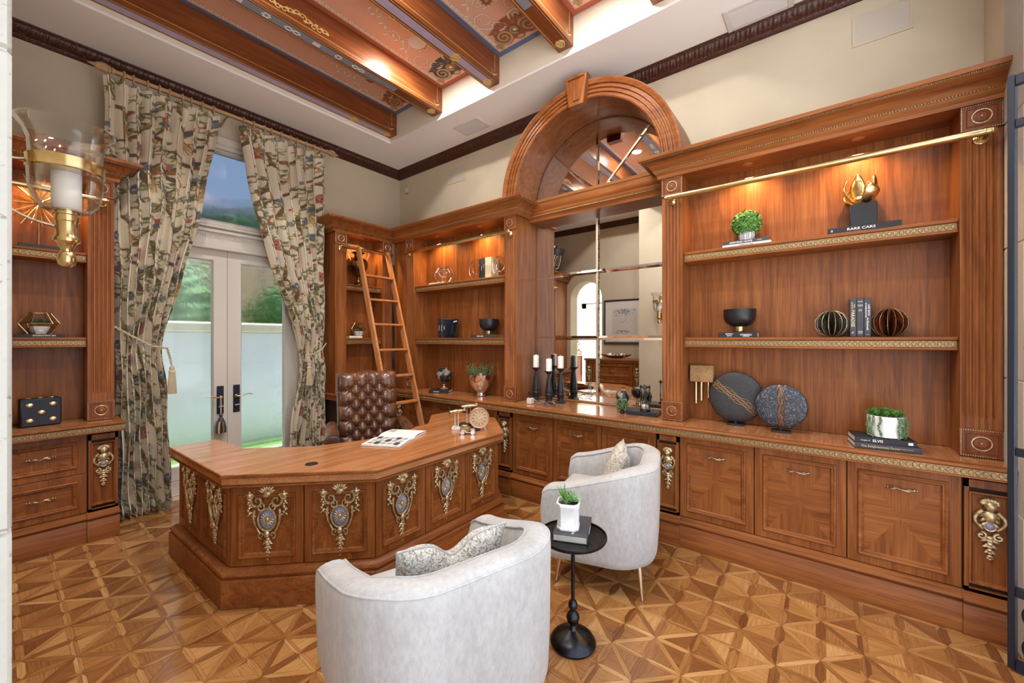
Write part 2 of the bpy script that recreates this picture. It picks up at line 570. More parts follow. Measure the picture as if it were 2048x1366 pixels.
t = NT('leather'); b = t.bsdf(Roughness=.27); b.inputs['Coat Weight'].default_value = .25
f = t.noise(t.coords('Object'), 7, 4, .6)
t.l(t.ramp(f, [(.3, (.055, .022, .012)), (.55, (.12, .048, .022)), (.75, (.20, .088, .038))]).outputs[0], b.inputs['Base Color'])
t.bump(t.noise(t.coords('Object'), 320, 3), .12, .001)

# stone of the opening: pale, pitted
t = NT('shell_stone'); b = t.bsdf(Roughness=.9)
f = t.noise(t.coords('Object'), 90, 3); g = t.noise(t.coords('Object'), 4, 3)
c1 = t.ramp(f, [(.27, (.24, .22, .18)), (.36, (.44, .425, .38))]); c2 = t.ramp(g, [(.3, (.92, .92, .9)), (.7, (1, 1, 1))])
t.l(t.mix(1.0, c1.outputs[0], c2.outputs[0], 'MULTIPLY'), b.inputs['Base Color']); t.bump(f, .5, .003)

# carved acanthus cornice
t = NT('carved_cornice'); b = t.bsdf(Roughness=.4)
f = t.noise(t.coords('Object'), 70, 4)
t.l(t.ramp(f, [(.35, (.035, .009, .005)), (.6, (.075, .022, .012)), (.72, (.20, .10, .05))]).outputs[0], b.inputs['Base Color'])

# parquet: every little piece its own tone, grain along the piece
t = NT('parquet'); b = t.bsdf(Roughness=.22); b.inputs['Coat Weight'].default_value = .35; b.inputs['Coat Roughness'].default_value = .1
pid = t.n('Attribute', attribute_name='pid'); oi = t.n('ObjectInfo')
wn_ = t.n('TexWhiteNoise', noise_dimensions='2D'); cb = t.n('CombineXYZ')
t.l(pid.outputs['Fac'], cb.inputs[0]); t.l(oi.outputs['Random'], cb.inputs[1]); t.l(cb.outputs[0], wn_.inputs[0])
tone = t.n('Attribute', attribute_name='tone')
ad = t.n('Math', operation='MULTIPLY_ADD'); t.l(wn_.outputs['Value'], ad.inputs[0]); ad.inputs[1].default_value = .55; t.l(tone.outputs['Fac'], ad.inputs[2])
rmp = t.ramp(ad.outputs[0], [(0, (.150, .052, .016)), (.3, (.270, .110, .034)), (.6, (.43, .205, .066)), (.85, (.55, .30, .115)), (1, (.62, .38, .17))])
uvn = t.n('UVMap', uv_map='grain'); mp = t.n('Mapping'); mp.inputs['Scale'].default_value = (9, 170, 1)
t.l(uvn.outputs[0], mp.inputs[0]); ml = t.n('Vector' + 'Math', operation='ADD'); t.l(mp.outputs[0], ml.inputs[0]); t.l(wn_.outputs['Color'], ml.inputs[1])
sc = t.n('VectorMath', operation='SCALE'); t.l(wn_.outputs['Color'], sc.inputs[0]); sc.inputs['Scale'].default_value = 40; t.l(sc.outputs[0], ml.inputs[1])
gn = t.noise(ml.outputs[0], 1.0, 4, .6, .6)
gr = t.ramp(gn, [(.3, (.66, .60, .55)), (.6, (1.06, 1.04, 1.0))])
t.l(t.mix(1.0, rmp.outputs[0], gr.outputs[0], 'MULTIPLY'), b.inputs['Base Color'])
# ---------------------------------------------------------------- floor
TS = .327; HB = TS / 2
def tile_mesh():
    T225 = math.tan(R(22.5)); g = .0007
    O = Vector((0, 0)); pieces = []
    def strip(a, b, w, tone):
        a, b = Vector(a), Vector(b); d = (b - a).normalized(); n = Vector((-d.y, d.x)); t = w / T225
        e = g / math.sin(R(22.5))
        L = (b - a).length; t = min(t, L * .48)
        pl = [a + d * e, a + d * t + n * (w - g), b - d * t + n * (w - g), b - d * e, b - d * t - n * (w - g), a + d * t - n * (w - g)]
        pieces.append((pl, d, tone))
    def half(a, b, inn, w, tone):
        a, b, inn = Vector(a), Vector(b), Vector(inn); d = (b - a).normalized(); t = min(w / T225, (b - a).length * .48); e = g / math.sin(R(22.5))
        pieces.append(([a + d * e + inn * g * .6, b - d * e + inn * g * .6, b - d * t + inn * (w - g), a + d * t + inn * (w - g)], d, tone))
    wx, wy, wd = .020, .0135, .0125
    strip((0, 0), (HB, 0), wx, .02); strip((0, 0), (-HB, 0), wx, .05)
    strip((0, 0), (0, HB), wy, .38); strip((0, 0), (0, -HB), wy, .34)
    for sx in (1, -1):
        for sy in (1, -1):
            strip((0, 0), (HB * sx, HB * sy), wd, .16 if sx * sy > 0 else .36)
            half((0, HB * sy), (HB * sx, HB * sy), (0, -sy), wx, .04)
            half((HB * sx, 0), (HB * sx, HB * sy), (-sx, 0), wy, .36)
    def inter(p, d, q, e):
        den = d.x * e.y - d.y * e.x
        s_ = ((q.x - p.x) * e.y - (q.y - p.y) * e.x) / den
        return p + d * s_
    def tri(A, B, Cc, wab, wbc, wca, gd, tone):
        P = [Vector(A), Vector(B), Vector(Cc)]; cen = (P[0] + P[1] + P[2]) / 3; ws = (wab, wbc, wca); ln = []
        for i in range(3):
            d = (P[(i + 1) % 3] - P[i]).normalized(); n = Vector((-d.y, d.x))
            if n.dot(cen - P[i]) < 0: n = -n
            ln.append((P[i] + n * (ws[i] + g), d))
        pl = [inter(*ln[2], *ln[0]), inter(*ln[0], *ln[1]), inter(*ln[1], *ln[2])]
        pieces.append((pl, Vector(gd), tone))
    for sx in (1, -1):
        for sy in (1, -1):
            c_ = (HB * sx, HB * sy)
            tri((0, 0), (HB * sx, 0), c_, wx, wy, wd, (1, 0), .30)
            tri((0, 0), (0, HB * sy), c_, wy, wx, wd, (0, 1), .12)
    vs = []; fs = []; pids = []; tones = []; uvs = []
    for k, (pl, d, tone) in enumerate(pieces):
        o = len(vs); n = len(pl); e = Vector((-d.y, d.x))
        vs += [(p.x, p.y, 0) for p in pl] + [(p.x, p.y, -.004) for p in pl]
        a = sum(pl[i].x * pl[(i + 1) % n].y - pl[(i + 1) % n].x * pl[i].y for i in range(n))
        top = list(range(o, o + n))
        if a < 0: top = top[::-1]
        F_ = [top]
        for i in range(n):
            j = (i + 1) % n
            F_.append([o + i, o + n + i, o + n + j, o + j] if a > 0 else [o + j, o + n + j, o + n + i, o + i])
        for f in F_:
            fs.append(f); pids.append(float(k)); tones.append(tone)
            for i in f:
                p = Vector(vs[i][:2]); uvs += [p.dot(d), p.dot(e)]
    # thin carrier under the pieces, it shows as the joint between tiles
    o = len(vs); q = HB - .0007
    vs += [(-q, -q, -.0012), (q, -q, -.0012), (q, q, -.0012), (-q, q, -.0012)]
    fs.append([o, o + 1, o + 2, o + 3]); pids.append(99.); tones.append(.1); uvs += [0, 0, 0, 0, 0, 0, 0, 0]
    me = bpy.data.meshes.new('parquet_tile'); me.from_pydata(vs, [], fs)
    a1 = me.attributes.new('pid', 'FLOAT', 'FACE'); a1.data.foreach_set('value', pids)
    a2 = me.attributes.new('tone', 'FLOAT', 'FACE'); a2.data.foreach_set('value', tones)
    ul = me.uv_layers.new(name='grain'); ul.data.foreach_set('uv', uvs)
    me.materials.append(MAT['parquet']); me.update()
    return me
fl = struct('floor', MB().box(-1.2, 3.75, -1.45, 5.05, -.08, -.0035), MAT['joint_glint'])  # pale slab paints the bevel glint between tiles
tm = tile_mesh()
for i in range(-10, 2):
    for j in range(-4, 15):
        x, y = 2.69 + TS * i, .0105 + TS * j
        if x < -.62 and y < 3.4: continue
        if y > 4.75: continue
        link('parquet_tile', tm, fl, Matrix.Translation((x, y, 0)))
struct('floor', MB().box(-5.5, 5.5, -5.5, -1.45, -.08, 0).box(-5.5, -1.2, -1.45, 6.5, -.08, 0), MAT['hall_floor'])

# ---------------------------------------------------------------- walls
struct('wall_right', MB().box(XA, XA + .15, -.753, 5.05, 0, 4.3), MAT['wall_paint'])
struct('wall_front', MB().box(3.19, XA, -.95, -.753, 0, 4.3), MAT['wall_paint'])
WX0, WX1, WZ = .74, 2.22, 3.52
struct('wall_back', MB().box(XL, WX0, YB, YB + .2, 0, 4.3).box(WX1, XA, YB, YB + .2, 0, 4.3).box(WX0, WX1, YB, YB + .2, WZ, 4.3), MAT['wall_paint'])
# left wall with the arched passage
def arch_wall(name, F, u0, u1, a0, a1, spring, ztop, n0, n1, mat):
    c = (a0 + a1) / 2; r = (a1 - a0) / 2; k = 18; mb = MB()
    mb.box(u0, a0, n0, n1, 0, ztop, F=F); mb.box(a1, u1, n0, n1, 0, ztop, F=F)
    pts = [(c - r * math.cos(PI * i / k), spring + r * math.sin(PI * i / k)) for i in range(k + 1)]
    for i in range(k):
        (ua, za), (ub, zb) = pts[i], pts[i + 1]
        vs = [F(u, n, z) for n in (n0, n1) for (u, z) in ((ua, za), (ub, zb), (ub, ztop), (ua, ztop))]
        mb.add(vs, [(0, 1, 2, 3), (4, 5, 6, 7), (0, 1, 5, 4), (2, 3, 7, 6)])
    return struct(name, mb, mat)
arch_wall('wall_left', FL, 2.645, 5.05, 3.66, 4.40, 2.37, 4.3, -.30, 0, MAT['wall_paint'])
struct('wall_entry', MB().box(-.94, -.03, 1.02, 2.645, 0, 4.3), MAT['wall_paint'])
# hall seen through the passage in the mirror
struct('wall_hall', MB().box(-3.3, -3.2, 1.5, 6.2, 0, 3.6).box(-3.2, -.94, 6.1, 6.2, 0, 3.6).box(-3.2, -.94, 1.5, 1.6, 0, 3.6), MAT['wall_paint'])
hd = struct('door_3', MB().box(-3.2, -3.14, 4.35, 4.5, 0, 2.5, .008).box(-3.2, -3.14, 5.3, 5.45, 0, 2.5, .008).box(-3.2, -3.14, 4.35, 5.45, 2.35, 2.5, .008).box(-3.2, -3.10, 4.3, 5.5, 2.5, 2.6, .02), MAT['frame_white'])
MB().box(-3.19, -3.16, 4.5, 5.3, 0, 2.35, .004).build('door_leaf', MAT['white_paint'], hd)
# pale stone piers of the wide opening
def pier(name, x0, x1, y0, y1, z1, courses):
    o = struct(name, MB().box(x0 + .004, x1 - .004, y0 + .004, y1 - .004, 0, z1), MAT['shell_stone'])
    z = 0
    for h in courses:
        MB().box(x0, x1, y0, y1, z + .0015, min(z + h, z1) - .0015, .004).build('stone_block', MAT['shell_stone'], o); z += h
        if z >= z1: break
    return o
pier('trim_1', -.60, .0135, .80, 1.02, 3.89, [.62, .64, .60, .63, .62, .60, .4])
pier('trim_2', 2.93, 3.19, -1.5, -.735, 3.89, [.66, .64, .66, .64, .66, .66, .4])

# ---------------------------------------------------------------- ceiling: white border, tray, beams
TX, TY, TX0, TY0 = 2.97, 4.19, -.03, -.42
ZS, ZT = 3.89, 4.20
def border(z0, z1, e=0.0):
    return (MB().box(TX + e, XA, -.753, YB, z0, z1).box(XL, TX + e, TY + e, YB, z0, z1).box(XL, TX0 - e, -.753, TY + e, z0, z1).box(TX0 - e, TX + e, -.753, TY0 - e, z0, z1))
sf = struct('ceiling', border(ZS, ZS + .02), MAT['soffit_white'])
border(ZS + .02, ZT + .08, .002).build('tray_side', MAT['tray_paint'], sf)
struct('ceiling', MB().box(-1.2, 3.75, -.95, 5.05, ZT + .08, ZT + .12), MAT['soffit_white'])

# ---- painter for decorated surfaces
class Canvas:
    def __init__(s, w, h, res, base):
        s.res = res; s.nx = int(round(w / res)) + 1; s.ny = int(round(h / res)) + 1
        s.a = np.empty((s.ny, s.nx, 3), dtype=np.float32); s.a[:] = base
        s.wrap = False; s.w = w; s.h = h
    def _apply(s, x0, x1, y0, y1, fn, col, soft):
        r = s.res
        i0, i1 = int(math.floor(x0 / r)), int(math.ceil(x1 / r)); j0, j1 = int(math.floor(y0 / r)), int(math.ceil(y1 / r))
        if not s.wrap:
            i0, i1 = max(0, i0), min(s.nx - 1, i1); j0, j1 = max(0, j0), min(s.ny - 1, j1)
        if i1 < i0 or j1 < j0: return
        ii = np.arange(i0, i1 + 1); jj = np.arange(j0, j1 + 1)
        X, Y = np.meshgrid(ii * r, jj * r)
        al = np.clip(.5 - fn(X, Y) / (soft or r), 0, 1)[..., None]
        if s.wrap:
            ii = ii % (s.nx - 1); jj = jj % (s.ny - 1)
        ix = np.ix_(jj, ii)
        s.a[ix] = s.a[ix] * (1 - al) + np.array(col, dtype=np.float32) * al
    def stroke(s, pts, w, col, w1=None):
        for k in range(len(pts) - 1):
            (ax, ay), (bx, by) = pts[k], pts[k + 1]
            hw = (w + ((w1 if w1 is not None else w) - w) * k / max(1, len(pts) - 2)) / 2
            dx, dy = bx - ax, by - ay; L2 = dx * dx + dy * dy + 1e-12
            def fn(X, Y):
                t = np.clip(((X - ax) * dx + (Y - ay) * dy) / L2, 0, 1)
                return np.hypot(X - ax - t * dx, Y - ay - t * dy) - hw
            s._apply(min(ax, bx) - hw - s.res, max(ax, bx) + hw + s.res, min(ay, by) - hw - s.res, max(ay, by) + hw + s.res, fn, col, None)
    def blob(s, x, y, rx, ry, ang, col):
        c_, s_ = math.cos(ang), math.sin(ang); m = max(rx, ry)
        def fn(X, Y):
            u = (X - x) * c_ + (Y - y) * s_; v = -(X - x) * s_ + (Y - y) * c_
            return (np.hypot(u / rx, v / ry) - 1) * min(rx, ry)
        s._apply(x - m - s.res, x + m + s.res, y - m - s.res, y + m + s.res, fn, col, None)
    def rect(s, x0, x1, y0, y1, col):
        r = s.res
        s.a[max(0, int(y0 / r)):int(y1 / r) + 1, max(0, int(x0 / r)):int(x1 / r) + 1] = col
    def leaf(s, x, y, ang, L, w, col, edge=None):
        cx, cy = x + math.cos(ang) * L / 2, y + math.sin(ang) * L / 2
        if edge: s.blob(cx, cy, L / 2 + .003, w / 2 + .003, ang, edge)
        s.blob(cx, cy, L / 2, w / 2, ang, col)
    def scroll(s, x, y, r, a0, turns, sgn, w, col, edge=None, w1=None):
        pts = []
        for i in range(25):
            t = i / 24; a = a0 + sgn * turns * 2 * PI * t; rr = r * (1 - .86 * t)
            pts.append((x + rr * math.cos(a), y + rr * math.sin(a)))
        if edge: s.stroke(pts, w + .008, edge, (w1 or w) * .5 + .008)
        s.stroke(pts, w, col, (w1 or w) * .5)

def paint_bay(edge, acanthus, seed):
    Wd, Hd = 3.0, .658
    rnd = random.Random(seed)
    sal = (.74, .42, .30); cream = (.84, .75, .60); brown = (.17, .075, .035); gold = (.50, .36, .15)
    cv = Canvas(Wd, Hd, .0072, edge)
    cv.rect(.05, Wd - .052, .052, Hd - .052, sal)
    k = 0; x = .08
    while x < Wd - .08:                    # running leaf border on both long sides
        for y, sg in ((.055, 1), (Hd - .055, -1)):
            for da in (-.9, -.2, .5):
                cv.leaf(x, y, sg * (PI / 2 + da), .046, .018, cream, (.36, .20, .12))
        x += .052
    for e, sx in ((Wd - .06, -1), (.06, 1)):
        def X(d): return e + sx * d
        cy = Hd / 2
        for d in (.60, .52, .74):          # loose cream sprays running into the field
            for sg in (1, -1):
                cv.scroll(X(d), cy + sg * (.07 + .14 * (d - .5)), .07, 0, 1.4, sg * sx, .011, cream, (.36, .22, .13))
        for sg in (1, -1):
            pts = [(X(.42 + .05 * i), cy + sg * (.20 - .016 * i + .03 * math.sin(i * 1.1))) for i in range(13)]
            cv.stroke(pts, .014, (.36, .22, .13), .006); cv.stroke(pts, .009, cream, .004)
            for i, p in enumerate(pts):
                cv.leaf(p[0], p[1], (0 if sx > 0 else PI) + sg * (1.0 - (i % 2) * 2), .05, .02, cream, (.36, .22, .13))
            cv.scroll(X(.36), cy + sg * .15, .10, 0, 1.6, -sg * sx, .012, cream, (.34, .20, .12))
        cv.blob(X(.50), cy, .035, .035, 0, brown)
        for q in range(8):
            cv.leaf(X(.50), cy, q * PI / 4, .045, .018, acanthus if q % 2 else (.30, .10, .06), brown)
        cv.blob(X(.50), cy, .012, .012, 0, gold)
        # heavy acanthus scroll at the end
        cv.blob(X(.16), cy, .13, .20, 0, acanthus)
        for sg in (1, -1):
            cv.blob(X(.11), cy + sg * .13, .095, .085, 0, acanthus)
            cv.scroll(X(.11), cy + sg * .13, .088, PI / 2, 1.9, sg * sx, .020, gold, brown)
            cv.scroll(X(.25), cy + sg * .09, .07, -PI / 2, 1.6, -sg * sx, .015, cream, brown)
            cv.scroll(X(.045), cy + sg * .235, .035, 0, 1.4, sg * sx, .012, gold, brown)
            for q in range(6):
                cv.leaf(X(.20), cy + sg * .03 * q, (0 if sx > 0 else PI) + sg * sx * (.3 + .22 * q), .075, .026, acanthus, gold if q % 2 else brown)
        cv.blob(X(.13), cy, .055, .055, 0, brown); cv.scroll(X(.13), cy, .046, 0, 1.5, 1, .011, gold); cv.blob(X(.13), cy, .014, .014, 0, cream)
        cv.blob(X(.035), cy, .03, .045, 0, brown); cv.blob(X(.035), cy, .02, .034, 0, gold)
    return cv
beam_y = [4.133 - .8030 * k for k in range(6)]
BLUE, TERRA = (.11, .16, .29), (.42, .12, .065)
names = ['blue bordered painted ceiling panel nearest the curtained window', 'terracotta bordered painted ceiling panel holding the bright downlight', 'blue bordered painted ceiling panel in the middle of the tray', 'terracotta bordered painted ceiling panel at the top edge of the photo', 'blue bordered painted ceiling panel behind the viewpoint']
cols_bay = [paint_bay(BLUE, (.30, .085, .05), 1), paint_bay(TERRA, (.035, .045, .065), 2)]
for k in range(5):
    y1, y0 = beam_y[k] - .07, beam_y[k + 1] + .07
    cv = cols_bay[k % 2]
    if k >= 4:
        st = 4
        cc = cv.a[::st, ::st]
    else: cc = cv.a
    ny, nx = cc.shape[:2]
    X_, Y_ = np.meshgrid(np.linspace(TX0 + .001, TX - .001, nx), np.linspace(y0, y1, ny))
    pts = np.stack([X_, Y_, np.full_like(X_, ZT)], -1)[:, ::-1]
    o = link('ceiling_panel', grid_mesh('ceiling_panel', pts, MAT['ceiling_painting'], cc[:, ::-1]))
    tag(o, names[k], 'ceiling panel', 'painted ceiling panels')
    # solid board behind the painting
    MB().box(TX0, TX, y0, y1, ZT + .001, ZT + .03).build('backing_board', MAT['beam_wood'], o)
beam_lab = ['dark wood ceiling beam nearest the curtained window, lavender band below', 'second dark wood ceiling beam from the window, grey-blue scroll band below', 'third dark wood ceiling beam from the window, lavender band below', 'fourth dark wood ceiling beam from the window', 'fifth dark wood ceiling beam, tip cut by the top of the photo', 'dark wood ceiling beam behind the viewpoint']
def flat_scrolls(F, u0, u1, hw, z, mb, n, r, m=0):
    """a garland of flat scrolls on the underside of a beam"""
    for i in range(n):
        uc = u0 + (u1 - u0) * (i + .5) / n
        for sg in (1, -1):
            pts = [F(uc + sg * (r * (1 - .8 * t) * math.cos(a)), sg * (r * .6 * (1 - .8 * t) * math.sin(a)) + sg * r * .35, z) for t, a in [(q / 14, sg * .4 + q / 14 * 3 * PI) for q in range(15)]]
            mb.tube(pts, r * .11, 5, m=m)
for k, y in enumerate(beam_y):
    b = thing('ceiling_beam', beam_lab[k], 'beam', (TX, y, 3.95), 0, 'painted ceiling beams')
    MB().box(TX0, TX, y - .0725, y + .0725, 3.95, ZT + .03, .004).build('beam_body', MAT['beam_wood'], b)
    F = lambda u, n, z: (u, y + n, z)
    mb = MB()
    for n in (-.055, .055): mb.box(TX0 + .02, TX - .08, n - .0018, n + .0018, 3.9485, 3.951, F=F)
    for n in (-.0735, .0735): mb.box(TX0 + .02, TX - .07, n - .001, n + .001, 3.985, 3.9885, F=F)
    for n in (-.0735, .0735): mb.box(TX - .073, TX - .070, n - .001, n + .001, 4.03, 4.19, F=F)
    for n in (-.0735, .0735):
        mb.tube([(TX - .07 - .045 * math.sin(a), y + n, 3.987 + .045 * (1 - math.cos(a))) for a in [q / 8 * PI / 2 for q in range(9)]][::-1], .0016, 5)
        for q in range(4):
            mb.ball((TX - .052 - .012 * q, y + n, 3.992 + .006 * (3 - q)), (.009, .003, .006), 6, 4)
    mb.build('gold_line', MAT['gold_paint'], b)
    band = k % 2 == 0
    MB().box(TX0 + .05, TX - (.12 if band else .55), y - .035, y + .035, 3.9475, 3.951, .0005).build('painted_band', MAT['lavender' if band else 'beam_blue'], b)
    mb = MB()
    def rosette(u, s):
        for q in range(5):
            a = q * 2 * PI / 5
            mb.ball((u + s * .55 * math.cos(a), y + s * .5 * math.sin(a), 3.948), (s * .42, s * .32, .004), 7, 4, M=None)
        mb.ball((u, y, 3.947), (s * .3, s * .3, .006), 7, 4)
        for sg in (1, -1):
            mb.tube([(u + s * (1.1 - .5 * t) * math.cos(sg * 2.6 * t), y + sg * s * .8 * math.sin(2.6 * t), 3.947) for t in [i / 8 for i in range(9)]], s * .12, 5)
    rosette(TX - .10, .045)
    if band: rosette(TX - .52, .05)
    mb.build('gilt_rosette', MAT['gold_paint'], b)
    if not band:
        mb = MB()
        for q in range(9):
            u = .5 + q * .19
            if q % 3 == 0: mb.box(u - .03, u + .03, -.02, .02, 3.9455, 3.948, .001, F=F)
            elif q % 3 == 1:
                for a in range(6): mb.ball((u + .022 * math.cos(a * PI / 3), y + .022 * math.sin(a * PI / 3), 3.947), (.013, .009, .003), 6, 4)
            else:
                mb.tube([(u - .06 + .12 * t, y + .018 * math.sin(t * 2 * PI), 3.947) for t in [i / 10 for i in range(11)]], .004, 5)
                mb.tube([(u - .06 + .12 * t, y - .018 * math.sin(t * 2 * PI), 3.947) for t in [i / 10 for i in range(11)]], .004, 5)
        mb.build('white_scrollwork', MAT['white_paint'], b)
        mb = MB()
        rr = random.Random(k)
        for q in range(26):                     # carved gold frieze on the side facing the window wall and the room
            u = .55 + q * .045
            for sgn in (-.0735, .0735):
                mb.tube([(u + .03 * math.cos(a) * (1 - a / 9), y + sgn, 4.035 + .022 * math.sin(a) * (1 - a / 9) + .02 * math.sin(q)) for a in [i * .8 for i in range(9)]], .0045, 5)
                mb.ball((u + .02, y + sgn, 4.02 + .03 * rr.random()), (.016, .004, .01), 6, 4)
        mb.build('gilt_frieze', MAT['gold_paint'], b)

# ---- carved cornice round the room
def cornice(name, P0, P1, nrm, m0, m1):
    """P0->P1 along the wall at wall face, nrm into the room; m0/m1: mitre at the ends (+1 inner, -1 outer, 0 square)"""
    P0, P1, nrm = Vector(P0), Vector(P1), Vector(nrm); L = (P1 - P0).length; d = (P1 - P0) / L
    prof = [(0, 3.79), (.010, 3.79), (.012, 3.800), (.022, 3.803), (.024, 3.812), (.030, 3.820), (.045, 3.832), (.062, 3.848), (.074, 3.864), (.080, 3.872), (.088, 3.874), (.090, 3.882), (.100, 3.884), (.100, 3.8899)]
    ns = int(L / .0075); pts = np.zeros((ns + 1, len(prof), 3))
    for i in range(ns + 1):
        t = i / ns; s_ = t * L
        ph = (s_ % .15) / .15
        rib = 1.0 if ph < .10 else 0.0
        lobe = abs(math.sin((ph - .1) / .9 * PI * 4)) if ph >= .1 else .3
        bead = .5 + .5 * math.sin(s_ * 2 * PI / .15 * 12)
        for k, (p, z) in enumerate(prof):
            h = 0
            if 5 <= k <= 8:
                w = math.sin((k - 4) / 5 * PI)
                h = .011 * w * (lobe * .8 + .25 * math.sin(ph * 40 + k)) if not rib else .013 * w
            u = s_ + (m0 * p * (1 - t)) - (m1 * p * t) if False else s_
            lo = m0 * (p + h); hi = L - m1 * (p + h)
            u = lo + (hi - lo) * t
            q = P0 + d * u + nrm * (p + h)
            pts[i, k] = (q.x, q.y, z - h * .3)
    me = grid_mesh(name, pts, MAT['carved_cornice'])
    return tag(link(name, me), kind='structure')
cornice('trim_3', (XA, -.753), (XA, YB), (-1, 0), 0, 1)
cornice('trim_4', (XL, YB), (XA, YB), (0, -1), 1, 1)
cornice('trim_5', (XL, 2.645), (XL, YB), (1, 0), 0, 1)

# ---------------------------------------------------------------- garden doors and transom
YD = 4.885
fr = MB()
fr.box(WX0, WX0 + .06, YD - .03, YD + .12, 0, WZ, .004).box(WX1 - .06, WX1, YD - .03, YD + .12, 0, WZ, .004)
fr.box(WX0, WX1, YD - .03, YD + .12, WZ - .07, WZ, .004)
fr.box(WX0, WX1, YD - .03, YD + .12, 2.42, 2.66, .004)
wf = struct('window_1', fr, MAT['frame_white'])
def rect_frame(x0, x1, z0, z1, w, y0, y1):
    return MB().rings(lambda u, n, z: (u, y1 - n, z), x0, x1, z0, z1, [(0, 0), (0, y1 - y0), (w * .55, y1 - y0), (w * .7, y1 - y0 + .008), (w * .85, y1 - y0 - .002), (w, y1 - y0 - .02), (w, 0)])
rect_frame(WX0 + .06, WX1 - .06, 2.66, WZ - .07, .05, YD - .015, YD + .05).build('sash', MAT['frame_white'], wf)
MB().box(WX0 + .11, WX1 - .11, YD + .02, YD + .026, 2.71, WZ - .12).build('pane', MAT['transom_glass'], wf)
mb = MB()
for zz, pr, hh in ((2.64, .05, .025), (2.60, .035, .03), (2.44, .03, .03), (2.42, .045, .02)):
    mb.box(WX0, WX1, YD - .03 - pr, YD, zz - hh, zz, .006)
mb.box(WX0 - .02, WX1 + .02, YD - .07, YD, 3.47, 3.56, .015).box(WX0 - .02, WX1 + .02, YD - .055, YD, 3.43, 3.475, .01)
mb.build('moulding', MAT['frame_white'], wf)
mb = MB()
for i in range(70): mb.ball((WX0 + .03 + i * (WX1 - WX0 - .06) / 69, YD - .048, 2.535), (.006, .008, .010), 6, 4)
mb.build('bead_row', MAT['frame_white'], wf)
for side in (0, 1):
    x0, x1 = ((.80, 1.478), (1.482, 2.16))[side]
    d = struct('door_%d' % (side + 1), MB().rings(lambda u, n, z: (u, YD + .04 - n, z), x0, x1, .012, 2.418, [(0, 0), (0, .045), (.11, .045), (.118, .05), (.13, .028), (.13, 0)]), MAT['frame_white'])
    MB().box(x0 + .13, x1 - .13, YD + .012, YD + .018, .142, 2.288).build('pane', MAT['door_glass'], d)
    MB().box(x0 + .13, x1 - .13, YD - .004, YD + .04, .142, .27, .004).build('kick_rail', MAT['frame_white'], d)
    xc = x1 - .062 if side == 0 else x0 + .078
    MB().box(xc - .03, xc + .03, YD - .016, YD - .004, .735, 1.02, .004).build('lock_plate', MAT['iron_dark'], d)
    sg = -1 if side == 0 else 1
    hb = MB().lathe([(.0, 0), (.016, 0), (.016, .012), (.009, .016), (.009, .045), (0, .05)], 12, M=basis((xc + sg * -.004, YD - .012, .905), (1, 0, 0), (0, 0, 1), (0, -1, 0)))
    hb.tube([(xc, YD - .055, .905), (xc + sg * .03, YD - .058, .905), (xc + sg * .07, YD - .058, .920), (xc + sg * .105, YD - .058, .922), (xc + sg * .135, YD - .058, .912)], [.008, .008, .007, .006, .004], 8)
    hb.tube([(xc - .02, YD - .03, .81), (xc + .02, YD - .03, .815)], .006, 8)
    hb.build('lever_handle', MAT['bronze'], d)

# ---------------------------------------------------------------- garden outside
struct('floor', MB().box(-9, 13, 5.05, 6.35, -.35, -.10), MAT['bounce_paving'])  # terrace added to bounce white light into the room instead of lawn green
gr = tag(link('lawn', MB().box(-20, 24, 6.35, 6.94, -.35, -.12).box(-20, 24, 7.26, 40, -.35, -.12).mesh('lawn', MAT['grass'])), 'bright green lawn strip outside the glazed doors', 'lawn', kind='stuff')
gw = thing('garden_wall', 'white rendered garden wall with a tan ledge outside the doors', 'garden wall', (2, 6.95, -.12))
MB().box(-8, 12, 6.95, 7.25, -.12, 1.60, .01).build('wall_body', MAT['garden_wall'], gw)
MB().box(-8, 12, 6.88, 7.32, 1.60, 1.74, .02).build('ledge', MAT['garden_ledge'], gw)
def leaf_cloud(mb, c, r, n, size, rnd):
    for _ in range(n):
        v = Vector((rnd.gauss(0, 1), rnd.gauss(0, 1), rnd.gauss(0, 1))).normalized()
        k = .75 + .3 * rnd.random()
        p = Vector((c[0] + v.x * r[0] * k, c[1] + v.y * r[1] * k, c[2] + v.z * r[2] * k))
        a = Vector((rnd.gauss(0, 1), rnd.gauss(0, 1), rnd.gauss(0, 1))).normalized(); b_ = v.cross(a)
        if b_.length < .1: continue
        b_.normalize(); w = size * (.5 + .5 * rnd.random())
        a2 = (a - v * a.dot(v) * .6).normalized()
        mb.add([tuple(p - a2 * w), tuple(p + b_ * w * .45), tuple(p + a2 * w), tuple(p - b_ * w * .45)], [(0, 1, 2, 3)])
rnd = random.Random(3)
for lab, c, r, mat in (('rounded green hedge behind the left garden door', (1.55, 8.3, 1.9), (.95, .6, 1.05), 'hedge'), ('darker green hedge behind the right garden door', (3.75, 8.3, 1.7), (1.0, .6, 1.0), 'hedge'), ('tall leafy tree at the top of the transom window', (-.4, 10.5, 6.2), (1.7, 1.2, 1.3), 'leaf_green'), ('low green treetop in the middle of the transom window', (4.6, 11.5, 4.1), (2.6, 1.2, .55), 'hedge')):
    t_ = thing('hedge' if mat == 'hedge' else 'tree', lab, 'hedge' if mat == 'hedge' else 'tree', (c[0], c[1], -.12))
    mb = MB().ball(c, tuple(q * .86 for q in r), 18, 12); leaf_cloud(mb, c, r, 1500, .11, rnd)
    mb.build('foliage', MAT[mat], t_, recalc=False)
    MB().tube([(c[0], c[1], -.12), (c[0], c[1], c[2])], .07, 8).build('trunk', MAT['soil'], t_)
hp = thing('house', 'pinkish neighbouring house beyond the garden hedges', 'house', (6, 15, -.12))
